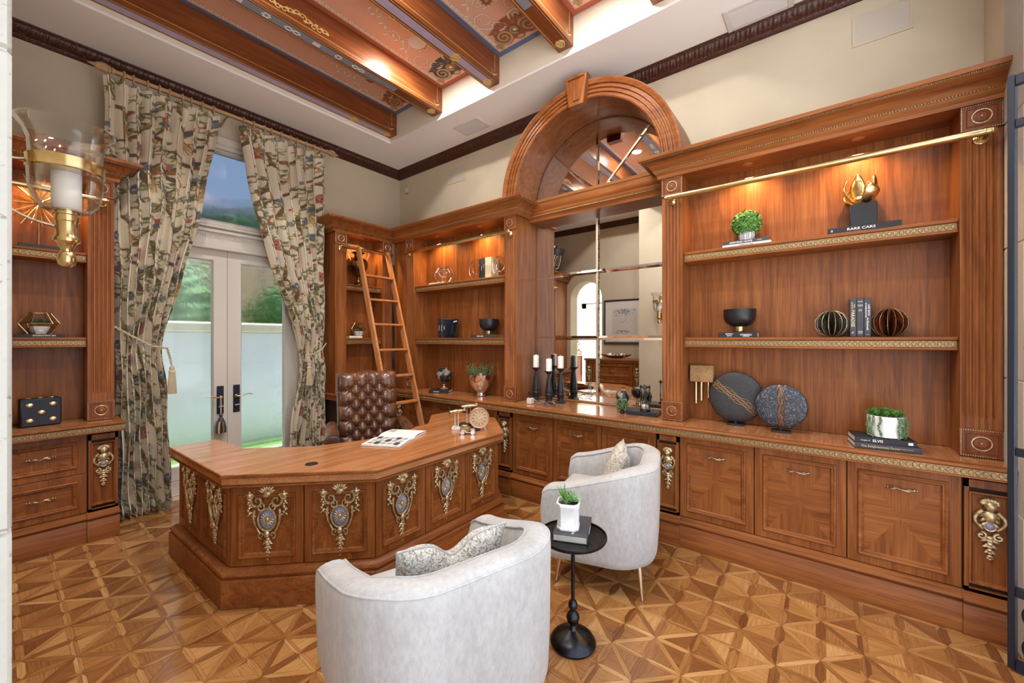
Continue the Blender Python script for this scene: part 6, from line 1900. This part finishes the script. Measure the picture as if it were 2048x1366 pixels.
def terrarium(label, c, s, glass=True):
    t = thing('glass_terrarium', label, 'terrarium', (c[0], c[1], c[2]), 0, 'geometric glass terrariums')
    V = []; h = .085 * s
    for zz, rr_ in ((.002, .06 * s), (h, .112 * s), (2 * h, .06 * s)):
        for k in range(6): a = k * PI / 3 + .1; V.append((c[0] + rr_ * math.cos(a), c[1] + rr_ * .8 * math.sin(a), c[2] + zz))
    E = [(i * 6 + k, i * 6 + (k + 1) % 6) for i in (0, 2) for k in range(6)] + [(k, 6 + k) for k in range(6)] + [(6 + k, 12 + k) for k in range(6)] + [(6 + k, 6 + (k + 1) % 6) for k in range(6)]
    mb = MB(); wire(mb, V, E, .0026 * s); mb.build('brass_frame', MAT['brass'], t)
    for k in range(6):
        for i in (0, 1):
            MB().add([V[i * 6 + k], V[i * 6 + (k + 1) % 6], V[i * 6 + 6 + (k + 1) % 6], V[i * 6 + 6 + k]], [(0, 1, 2, 3)]).build('glass_pane', MAT['clear_glass'], t, recalc=False)
    MB().lathe([(0, .004), (.042 * s, .004), (.055 * s, .03 * s), (.056 * s, .062 * s), (.048 * s, .062 * s), (0, .05 * s)], 20, c).build('pot', MAT['white_ceramic'], t)
    mb = MB(); rr = random.Random(int(c[0] * 100))
    for k in range(5): rosette_plant(mb, (c[0] + rr.uniform(-.03, .03) * s, c[1] + rr.uniform(-.02, .02) * s, c[2] + .066 * s + .02 * s * rr.random()), .055 * s, 3, per=6)
    mb.build('leaves', MAT['leaf_dark'], t, recalc=False)
book('book', 'pale book under the small terrarium behind the ladder', spineB(2.70, ZS1, 4.50), .17, .12, .024, 'white_paper', None)
terrarium('small brass framed terrarium behind the ladder', (2.785, 4.575, ZS1 + .0245), .95)
# left bookcase beside the curtain
sb = thing('starburst', 'gold starburst of thin rods on a black base', 'ornament', (.20, 4.555, ZS2))
MB().box(.10, .30, 4.50, 4.61, ZS2, ZS2 + .022, .002).build('base', MAT['black'], sb)
MB().tube([(.20, 4.555, ZS2 + .02), (.20, 4.555, ZS2 + .32)], .0035, 8).build('stem', MAT['brass'], sb)
rr = random.Random(2); sc = Vector((.20, 4.555, ZS2 + .33)); ry = MB().tube([(0, 0, .008), (0, 0, .5), (0, 0, 1)], [.0032, .0026, .0012], 5).mesh('ray', MAT['gold_leaf'])
for k in range(72):
    v = Vector((rr.gauss(0, 1), rr.gauss(0, 1) * .75, rr.gauss(0, 1))).normalized(); L = .155 + .055 * rr.random()
    if abs(v.y) * L > .11: L = .11 / abs(v.y)
    q = v.to_track_quat('Z', 'Y').to_matrix().to_4x4()
    link('ray', ry, sb, Matrix.Translation(sc - Vector(sb.location)) @ q @ Matrix.Diagonal((1, 1, L, 1)))
MB().ball(tuple(sc), .012, 10, 8).build('hub', MAT['gold_leaf'], sb)
book('book', 'black paperback titled Sharkman Six under the terrarium', spineB(.205, ZS1, 4.505), .24, .13, .022, 'black_matte', 'SHARKMAN SIX', .016, 'lettering_white', toff=.02, bold=False)
terrarium('brass framed terrarium in the bookcase left of the curtain', (.205, 4.575, ZS1 + .0225), .92)
di = thing('dice_block', 'large black dice block with gold pips', 'ornament', (.205, 4.53, ZC))
Md = Matrix.Translation((.205, 4.535, ZC)) @ Matrix.Rotation(R(5), 4, 'Z')
MB(Md).box(-.098, .098, -.06, .06, 0, .200, .008).build('block', MAT['navy_block'], di)
pm = MB().ball((0, 0, 0), (.018, .004, .014), 14, 6).mesh('pip', MAT['gold_leaf'])
for u, v in ((-.055, .045), (.055, .045), (0, .10), (-.055, .155), (.055, .155)): link('pip', pm, di).matrix_local = PM[di.name].inverted() @ Md @ Matrix.Translation((u, -.0605, v))
for u in (-.055, 0, .055): link('pip', pm, di).matrix_local = PM[di.name].inverted() @ Md @ Matrix.Translation((u, 0, .2005)) @ Matrix.Rotation(PI / 2, 4, 'X')
# things on the desk
ck = thing('desk_clock', 'round copper-coloured desk clock with dark baton markers', 'clock', (2.44, 2.235, .7455))
Mc = Matrix.Translation((2.44, 2.235, .7455 + .108)) @ Matrix.Rotation(R(-42), 4, 'Z')
MB().lathe([(0, -.022), (.078, -.022), (.083, -.018), (.083, .018), (.080, .022), (.074, .020), (.073, .015), (0, .015)], 40, M=Mc @ Matrix.Rotation(PI / 2, 4, 'X')).build('case', MAT['clock_case'], ck)
MB().lathe([(0, .0155), (.073, .0155), (.073, .0145)], 40, M=Mc @ Matrix.Rotation(PI / 2, 4, 'X')).build('dial', MAT['clock_face'], ck)
for k in range(12):
    a = k * PI / 6; MB(Mc @ Matrix.Rotation(a, 4, 'Y')).box(-.0018, .0018, -.0172, -.0160, .042, .062).build('hour_marker', MAT['ink'], ck)
MB(Mc @ Matrix.Rotation(R(70), 4, 'Y')).box(-.002, .002, -.0185, -.0175, -.006, .034).build('hour_hand', MAT['white_paint'], ck)
MB(Mc @ Matrix.Rotation(R(-40), 4, 'Y')).box(-.0014, .0014, -.0195, -.0187, -.008, .05).build('minute_hand', MAT['white_paint'], ck)
mb = MB(Mc)
for sg in (1, -1): mb.tube([(sg * .04, -.01, -.070), (sg * .055, -.014, -.1075)], .006, 8).tube([(sg * .04, .012, -.070), (sg * .05, .02, -.1075)], .005, 8)
mb.build('feet', MAT['chrome'], ck)
tc_ = thing('model_car', 'small vintage model car in dull gold at the desk front', 'model car', (2.300, 2.235, .7455)); Mv = Matrix.Translation((2.300, 2.235, .7455)) @ Matrix.Rotation(R(-50), 4, 'Z')
MB(Mv).box(-.055, .02, -.022, .022, .018, .058, .006).box(.015, .065, -.018, .018, .018, .044, .008).box(-.05, .01, -.020, .020, .054, .074, .010).build('body', MAT['gilt_trim'], tc_)
for x in (-.035, .045):
    for y in (-.026, .026):
        MB(Mv).lathe([(0, -.005), (.017, -.005), (.018, 0), (.017, .005), (0, .005)], 16, M=Matrix.Translation((x, y, .018)) @ Matrix.Rotation(PI / 2, 4, 'X')).build('wheel', MAT['silver'], tc_)
mb = MB(Mv)
for y in (-.025, .025): mb.tube([(-.06, y, .022), (-.045, y, .038), (-.025, y, .036), (0, y, .016), (.028, y, .018), (.042, y, .038), (.06, y, .030)], .004, 6)
mb.build('fenders', MAT['silver'], tc_)
ms = thing('model_plane_stand', 'two small model aircraft on thin posts over stacked dark bases', 'model plane', (2.42, 2.38, .7455)); Mp = Matrix.Translation((2.41, 2.375, .7455)) @ Matrix.Rotation(R(-50), 4, 'Z')
MB(Mp).box(-.10, .085, -.045, .045, 0, .022, .002).build('lower_base', MAT['white_paper'], ms)
MB(Mp).box(-.02, .13, -.05, .05, .0002, .026, .002).build('dark_base', MAT['charcoal'], ms)
MB(Mp).box(-.04, .06, .0, .07, .026, .046, .002).build('upper_base', MAT['black_matte'], ms)
for k, (x, y, h) in enumerate(((-.075, -.02, .115), (-.05, .01, .115), (.02, .04, .125), (.05, .02, .125))):
    MB(Mp).lathe([(.010, 0), (.010, .004), (.004, .012), (.003, h)], 10, (x, y, .022 if x < 0 else .046)).build('post', MAT['silver'], ms)
for k, (x, y, z, a) in enumerate(((-.06, -.005, .150, .3), (.035, .03, .185, .1))):
    Mq = Mp @ Matrix.Translation((x, y, z)) @ Matrix.Rotation(a, 4, 'Z')
    q = MB(Mq).tube([(-.06, 0, 0), (-.02, 0, 0), (.03, 0, .004), (.075, 0, .006)], [.006, .013, .012, .004], 10).build('fuselage', MAT['gilt'], ms)
    MB(Mq).box(-.012, .018, -.075, .075, .004, .008, .002).box(.055, .070, -.025, .025, .006, .009, .001).box(.055, .072, -.002, .002, .006, .028, .001).build('wings', MAT['bronze'], ms)
    MB(Mq).box(-.066, -.062, -.004, .004, -.04, .04, .001).build('propeller', MAT['leather'], ms)
# rolling ladder
ld = thing('library_ladder', 'light wood library ladder hooked on the brass rail in the corner', 'ladder', (2.87, 3.95, 0))
def lad(z): return 4.395 - .405 * (2.60 - z)
def ladx(z): return -.0631 * (2.60 - z)
for x in (2.665, 3.068):
    mb = MB(); z0, z1 = .01, 2.60
    mb.add([(x + ladx(z) + sx * .013, lad(z) + sy * .036, z) for z in (z0, z1) for sx in (-1, 1) for sy in (-1, 1)], [(0, 1, 3, 2), (4, 6, 7, 5), (0, 4, 5, 1), (2, 3, 7, 6), (0, 2, 6, 4), (1, 5, 7, 3)])
    mb.build('ladder_rail', MAT['ladder_wood'], ld, smooth=0)
    MB().tube([(x, lad(2.56) - .02, 2.50), (x, lad(2.56) - .012, 2.575), (x, 4.392, 2.598), (x, 4.418, 2.588), (x, 4.425, 2.565)], .006, 8).build('ladder_hook', MAT['brass'], ld)
    MB().lathe([(0, -.008), (.028, -.008), (.030, 0), (.028, .008), (0, .008)], 16, M=Matrix.Translation((x + ladx(0), lad(.03) - .012, .0302)) @ Matrix.Rotation(PI / 2, 4, 'Y')).build('wheel', MAT['black'], ld)
for k in range(8):
    z = 2.245 - .2885 * k
    if z > .1: MB().box(2.677 + ladx(z), 3.056 + ladx(z), lad(z) - .050, lad(z) + .045, z - .012, z + .010, .003).build('tread', MAT['ladder_wood'], ld)
# ---------------------------------------------------------------- wall sconce by the opening
sx_, sy_ = .165, 2.23
sc_ = thing('wall_sconce', 'brass hurricane wall sconce with a big clear glass bell', 'sconce', (-.03, sy_, 1.95))
c0 = (sx_, sy_, 0)
MB().lathe([(.030, 1.968), (.060, 1.975), (.084, 2.005), (.096, 2.05), (.099, 2.11), (.096, 2.17), (.098, 2.215), (.108, 2.25), (.128, 2.282), (.132, 2.284), (.1315, 2.287), (.126, 2.2855), (.105, 2.254), (.095, 2.217), (.093, 2.17), (.096, 2.11), (.093, 2.052), (.081, 2.008), (.058, 1.979), (.030, 1.972)], 56, c0).build('glass_bell', MAT['clear_glass'], sc_)
MB().lathe([(.0995, 2.115), (.1025, 2.118), (.1015, 2.124), (.1015, 2.152), (.1025, 2.158), (.0985, 2.161), (.097, 2.14)], 56, c0).build('brass_band', MAT['brass'], sc_)
MB().lathe([(0, 1.975), (.040, 1.975), (.040, 2.118), (.036, 2.123), (.012, 2.119), (0, 2.118)], 28, c0).build('candle', MAT['candle_wax'], sc_)
MB().lathe([(0, 1.978), (.034, 1.978), (.036, 1.970), (.036, 1.962), (.032, 1.960), (.034, 1.945), (.034, 1.938), (.031, 1.935), (.031, 1.885), (.034, 1.880), (.037, 1.868), (.036, 1.862), (.026, 1.855), (.017, 1.835), (.015, 1.826), (.024, 1.815), (.026, 1.795), (.022, 1.777), (.010, 1.767), (0, 1.766)], 32, c0).build('socket', MAT['brass'], sc_)
MB().box(-.03, -.012, sy_ - .05, sy_ + .05, 1.84, 2.26, .008).build('back_plate', MAT['brass'], sc_)
for z0, z1, xe in ((1.995, 1.915, sx_ - .030), (2.165, 2.137, sx_ - .1)):
    mb = MB(); P = [(-.015 + (xe + .015) * t, z0 + (z1 - z0) * t - .018 * math.sin(PI * t)) for t in [i / 8 for i in range(9)]]
    vs = [(x, sy_ + s, z + h) for x, z in P for s, h in ((-.009, -.003), (.009, -.003), (.009, .003), (-.009, .003))]
    mb.add(vs, [[i * 4 + k, i * 4 + (k + 1) % 4, i * 4 + 4 + (k + 1) % 4, i * 4 + 4 + k] for i in range(8) for k in range(4)])
    mb.build('arm', MAT['bronze'], sc_)
# ---------------------------------------------------------------- iron gate, swung open
gt = thing('iron_gate', 'dark blue-black wrought iron gate leaf at the right edge', 'gate', (2.835, -.668, 0))
FG = frame((2.835, -.668), (-.457, -.889))
def gbox(u0, u1, z0, z1, t=.020): return MB().box(u0, u1, -t, t, z0, z1, .002, F=FG)
for a, b in ((0, .022), (.86, .882)): gbox(a, b, .012, 2.69, .020).build('stile', MAT['iron_dark'], gt)
for z, h in ((.03, .045), (.36, .04), (.99, .035), (2.47, .035), (2.665, .045)): gbox(.022, .86, z - h / 2, z + h / 2, .014).build('rail', MAT['iron_dark'], gt)
for k in range(4): MB().tube([FG(.045, 0, 1.46), FG(.86, 0, 1.46)], .010, 8).build('cross_rod', MAT['iron_dark'], gt) if k == 0 else None
for k in range(1, 6): MB().tube([FG(.045 + .136 * k, 0, .38), FG(.045 + .136 * k, 0, 2.45)], .008, 8).build('bar', MAT['iron_dark'], gt)
for k in range(6):
    MB().tube([FG(.113 + .136 * k + .066 * math.cos(a), 0, .265 + .066 * math.sin(a)) for a in [q * 2 * PI / 28 for q in range(28)]], .011, 8, closed=True).build('ring', MAT['iron_dark'], gt)
    MB().tube([FG(.113 + .136 * k + .066 * math.cos(a), 0, .120 + .066 * math.sin(a)) for a in [q * 2 * PI / 28 for q in range(28)]], .011, 8, closed=True).build('ring', MAT['iron_dark'], gt)
mb = MB()
for q in range(3): leaf_dir = q; mb.ball(FG(.075 + .018 * q, 0, 2.56 + .012 * (q % 2)), (.022, .012, .020), 8, 6)
mb.build('gilt_leaf', MAT['gilt'], gt)

# ---------------------------------------------------------------- ceiling and wall fittings
def vent(label, x0, x1, y0, y1):
    t = thing('air_vent', label, 'air vent', ((x0 + x1) / 2, (y0 + y1) / 2, 3.89), 0, 'ceiling air vents'); z = 3.8895
    MB().box(x0 - .035, x1 + .035, y0 - .035, y0, z - .010, z, .003).box(x0 - .035, x1 + .035, y1, y1 + .035, z - .010, z, .003).box(x0 - .035, x0, y0, y1, z - .010, z, .003).box(x1, x1 + .035, y0, y1, z - .010, z, .003).build('frame', MAT['vent_white'], t)
    MB().box(x0, x1, y0, y1, z - .0012, z).build('duct', MAT['vent_dark'], t)
    n = 8
    for k in range(n):
        yy = x0 + (x1 - x0) * (k + .5) / n
        mb = MB(); mb.add([(yy + dx, y, z - dz) for y in (y0, y1) for dx, dz in ((-.010, .001), (-.008, .001), (.010, .011), (.008, .011))], [(0, 1, 2, 3), (4, 5, 6, 7), (0, 1, 5, 4), (1, 2, 6, 5), (2, 3, 7, 6), (3, 0, 4, 7)])
        mb.build('louvre', MAT['vent_white'], t, smooth=0)
vent('square ceiling air vent left of the arched mirror', 3.21, 3.37, 2.98, 3.28)
vent('ceiling air vent at the top edge above the right bookcase', 3.30, 3.47, .20, .55)
def grille(label, y0, y1, z0, z1):
    t = thing('speaker_grille', label, 'speaker', (XA, (y0 + y1) / 2, z0), 0, 'flush wall speakers')
    MB().rings(FA, y0, y1, z0, z1, [(0, .0), (0, .006), (.018, .008), (.022, .004)], fill=None).build('frame', MAT['wall_paint'], t)
    MB().box(y0 + .02, y1 - .02, .0005, .005, z0 + .02, z1 - .02, F=FA).build('mesh_cover', MAT['grille'], t)
grille('pale flush wall speaker near the corner above the left bookcase', 3.53, 3.85, 3.49, 3.69)
grille('pale flush wall speaker above the right bookcase', -.455, -.155, 3.49, 3.70)
t = thing('motion_sensor', 'small beige motion sensor high on the wall by the corner', 'sensor', (XA, 4.66, 3.56))
MB().box(4.625, 4.695, 0, .030, 3.56, 3.69, .006, F=FA).build('housing', MAT['wall_paint'], t); MB().box(4.635, 4.685, .028, .034, 3.575, 3.63, .004, F=FA).build('lens', MAT['frame_white'], t)
def downlight(label, x, y, power):
    t = thing('downlight', label, 'ceiling lamp', (x, y, ZT), 0, 'recessed ceiling downlights')
    MB().lathe([(.062, -.004), (.078, -.003), (.080, .0), (.066, .0)], 28, (x, y, ZT)).build('trim_ring', MAT['white_paint'], t)
    MB().lathe([(0, -.003), (.063, -.003), (.063, .0)], 28, (x, y, ZT)).build('lens', MAT['lamp_white'], t)
    l = bpy.data.lights.new('downlight_lamp', 'AREA'); l.shape = 'DISK'; l.size = .12; l.energy = power; l.color = (1.0, .96, .91); l.spread = PI
    o = bpy.data.objects.new('downlight_lamp', l); C.objects.link(o); o.parent = t; o.location = (0, 0, -.006)
DLP = 20
downlight('recessed downlight shining in the terracotta bordered ceiling panel', 2.36, 2.928, DLP)
downlight('recessed downlight seen in the arched part of the mirror', 1.465, 2.126, DLP)
for k, (x, y) in enumerate(((.6, 2.928), (2.36, 1.32), (.6, 1.32), (1.465, .52))): downlight('recessed downlight out of view over the ' + ('garden end', 'far armchair', 'entry', 'near armchair')[k], x, y, DLP)
# ---------------------------------------------------------------- tassel on the door handle
ta = thing('door_tassel', 'blue, red and cream key tassel hanging from the left door lever', 'tassel', (1.415, 4.822, .90))
tx_, ty_ = 1.405, 4.822
for sg in (1, -1): MB().tube([(tx_, ty_, .912), (tx_ + sg * .006, ty_ - .006, .86), (tx_ + sg * .003, ty_ - .004, .735)], .003, 6).build('cord', MAT['tassel_cream'], ta)
MB().lathe([(0, .745), (.010, .742), (.018, .728), (.012, .712), (.020, .700), (.030, .672), (.036, .655), (0, .65)], 16, (tx_, ty_ - .004, 0)).build('tassel_head', MAT['charcoal'], ta)
for k in range(14):
    a = k * 2 * PI / 14
    MB().tube([(tx_ + .03 * math.cos(a), ty_ - .004 + .03 * math.sin(a), .668), (tx_ + .043 * math.cos(a), ty_ - .004 + .043 * math.sin(a), .61), (tx_ + .046 * math.cos(a), ty_ - .004 + .046 * math.sin(a), .555)], [.008, .010, .008], 7).build('skirt_lobe', MAT[('charcoal', 'tassel_cream', 'tortoise_red', 'lace_grey')[k % 4]], ta)
# ---------------------------------------------------------------- what the mirror shows: dresser wall
dr = thing('dresser', 'tall wooden dresser with gilt corner mounts seen in the mirror', 'dresser', FL(3.23, .24, 0))
D0, D1, DN = 2.66, 3.80, .46
MB().box(D0, D1, .005, DN - .02, .05, 1.07, F=FL).build('carcass', MAT['cherry_red'], dr)
MB().box(D0 - .0, D1 + .02, .005, DN + .03, 1.07, 1.115, .008, F=FL).build('top', MAT['cherry_y'], dr)
eggs(MB(), FL, D0, D1, DN + .012, 1.055, .026).build('carved_band', MAT['gilt_trim'], dr)
MB().box(D0, D1 + .01, .005, DN + .02, 0, .12, .01, F=FL).build('plinth', MAT['cherry_y'], dr)
for z0, z1 in ((.13, .42), (.43, .72), (.73, 1.035)): door(FL, dr, D0 + .16, D1 - .16, z0, z1, n=DN, name='drawer', hz=(z0 + z1) / 2)
for a, b in ((D0, D0 + .155), (D1 - .155, D1)):
    p_ = MB().rings(FL, a, b, .13, 1.035, [(0, DN - .03), (0, DN), (.022, DN), (.028, DN + .006), (.036, DN - .006)], fill=0).build('corner_panel', MAT['cherry_z'], dr)
    mount(CHER, 'gilt_mount', FL, (a + b) / 2, DN - .005, .80, p_, 1.25)
pt = thing('framed_painting', 'grey abstract painting in a dark frame over the dresser, seen in the mirror', 'painting', FL(3.15, 0, 1.41))
MB().rings(FL, 2.72, 3.60, 1.41, 2.30, [(0, 0), (0, .035), (.012, .040), (.030, .030), (.034, .018)]).build('frame', MAT['picture_frame'], pt)
MB().box(2.75, 3.57, .004, .018, 1.44, 2.27, F=FL).build('mat_board', MAT['picture_mount'], pt)
cv = Canvas(.52, .52, .006, (.58, .585, .57)); rr = random.Random(3)
for k in range(60): cv.blob(.26 + rr.gauss(0, .09), .46 + rr.gauss(0, .03), .02 * rr.random() + .006, .012, rr.random() * 3, (.22, .22, .23) if k % 2 else (.40, .40, .40))
for k in range(30): cv.blob(.30 + rr.gauss(0, .08), .06 + rr.gauss(0, .015), .014, .006, rr.random() * 3, (.16, .17, .16))
for k in range(14): cv.stroke([(.1 + .02 * k, .26 + .02 * math.sin(k)), (.13 + .02 * k, .25 + .03 * math.sin(k * 1.3))], .006, (.33, .34, .33))
for k in range(26): cv.blob(rr.random() * .52, .15 + rr.random() * .25, .05, .02, rr.random(), (.54 + .08 * rr.random(), .56, .52))
YY, ZZ = np.meshgrid(np.linspace(2.90, 3.42, cv.nx), np.linspace(1.59, 2.11, cv.ny))
link('canvas', grid_mesh('canvas', np.stack([np.full_like(YY, XL + .0192), YY, ZZ], -1) - np.array(pt.location), MAT['ceiling_painting'], cv.a), pt)
bw = thing('dough_bowl', 'long dark bowl of decorative balls on the dresser, seen in the mirror', 'bowl', FL(3.25, .24, 1.116))
nb = 24; pts = np.zeros((8, nb, 3))
for i in range(8):
    for j in range(nb):
        a = j * 2 * PI / nb; q = (i + .3) / 7.3; pts[i, j] = (XL + .24 + .09 * q * math.cos(a), 3.25 + .33 * q * math.sin(a), 1.119 + .045 * q ** 2 + .03 * q ** 4 * abs(math.sin(a)))
o = link('bowl', grid_mesh('bowl', pts - np.array(bw.location), MAT['cherry_red'], None, closed_u=True), bw); o.modifiers.new('solid', 'SOLIDIFY').thickness = .006
for k in range(6):
    b_ = MB().ball((XL + .24 + .02 * (-1) ** k, 3.06 + .075 * k, 1.178), .045, 16, 10).mesh('decor_ball', MAT[('silver', 'white_ceramic', 'bronze')[k % 3]])
    tag(link('decor_ball', b_), ('first', 'second', 'third', 'fourth', 'fifth', 'sixth')[k] + ' decorative ball from the window end of the dresser bowl', 'ball', 'decorative balls in the dresser bowl')
bu = thing('crest_bucket', 'dark bucket with a painted crest on top of the left bookcase, seen in the mirror', 'bucket', (-.16, 4.56, 2.896))
Mb = Matrix.Translation((-.16, 4.58, 2.902)) @ Matrix.Rotation(R(5), 4, 'X')
MB(Mb).lathe([(0, 0), (.14, 0), (.15, .01), (.225, .48), (.235, .50), (.228, .505), (.215, .48), (.14, .03), (0, .03)], 32).build('pail', MAT['bucket_metal'], bu)
MB(Mb).tube([(.225 * math.cos(a), 0, .49 + .10 * math.sin(a)) for a in [q * PI / 14 for q in range(15)]], .008, 7).build('bail', MAT['bucket_metal'], bu)
cr = MB(Mb)
def onpail(a, z): r_ = .152 + .075 * z / .48 + .004; return (r_ * math.cos(a), r_ * math.sin(a), z)
cr.tube([onpail(-1.05 + .22 * math.cos(q), .24 + .09 * math.sin(q)) for q in [i * PI / 10 for i in range(20)]], .006, 6, closed=True)
for sg in (1, -1):
    cr.tube([onpail(-1.05 + sg * .30, .13), onpail(-1.05 + sg * .42, .25), onpail(-1.05 + sg * .32, .36)], .012, 6)
    cr.tube([onpail(-1.05 + sg * .36, .11), onpail(-1.05, .07)], .008, 6)
cr.build('crest', MAT['gilt'], bu)
# hall behind the arch
hc = thing('hall_cabinet', 'small wooden drawer cabinet in the hall, seen through the arch in the mirror', 'cabinet', (-3.0, 5.75, 0))
FH = lambda u, n, z: (-3.2 + n, u, z)
MB().box(5.46, 6.06, .01, .42, 0, 1.0, .004, F=FH).build('carcass', MAT['cherry_red'], hc); MB().box(5.44, 6.08, .01, .45, 1.0, 1.03, .005, F=FH).build('top', MAT['cherry_y'], hc)
for k in range(4): door(FH, hc, 5.47, 6.05, .05 + .235 * k, .275 + .235 * k, n=.44, name='drawer', hz=.165 + .235 * k)
hv = thing('hall_plant', 'leafy stems in a white vase on the hall cabinet', 'potted plant', (-2.98, 5.72, 1.031))
MB().lathe([(0, 0), (.06, 0), (.085, .08), (.07, .18), (.035, .22), (.04, .25), (.03, .25), (0, .2)], 20, (-2.98, 5.72, 1.031)).build('vase', MAT['white_ceramic'], hv)
mb = MB(); rr = random.Random(5)
for k in range(60):
    a = rr.random() * 6.3; el = .7 + .8 * rr.random(); p0 = Vector((-2.98, 5.72, 1.27)) + Vector((math.cos(a) * math.cos(el), math.sin(a) * math.cos(el), math.sin(el))) * (.1 + .3 * rr.random())
    spike_leaf(mb, tuple(p0), (math.cos(a), math.sin(a), .3), .09, .022, -.2)
for k in range(9): a = k * .7; mb.tube([(-2.98, 5.72, 1.25), (-2.98 + .12 * math.cos(a), 5.72 + .12 * math.sin(a), 1.6)], .004, 5)
mb.build('foliage', MAT['leaf_green'], hv, recalc=False)
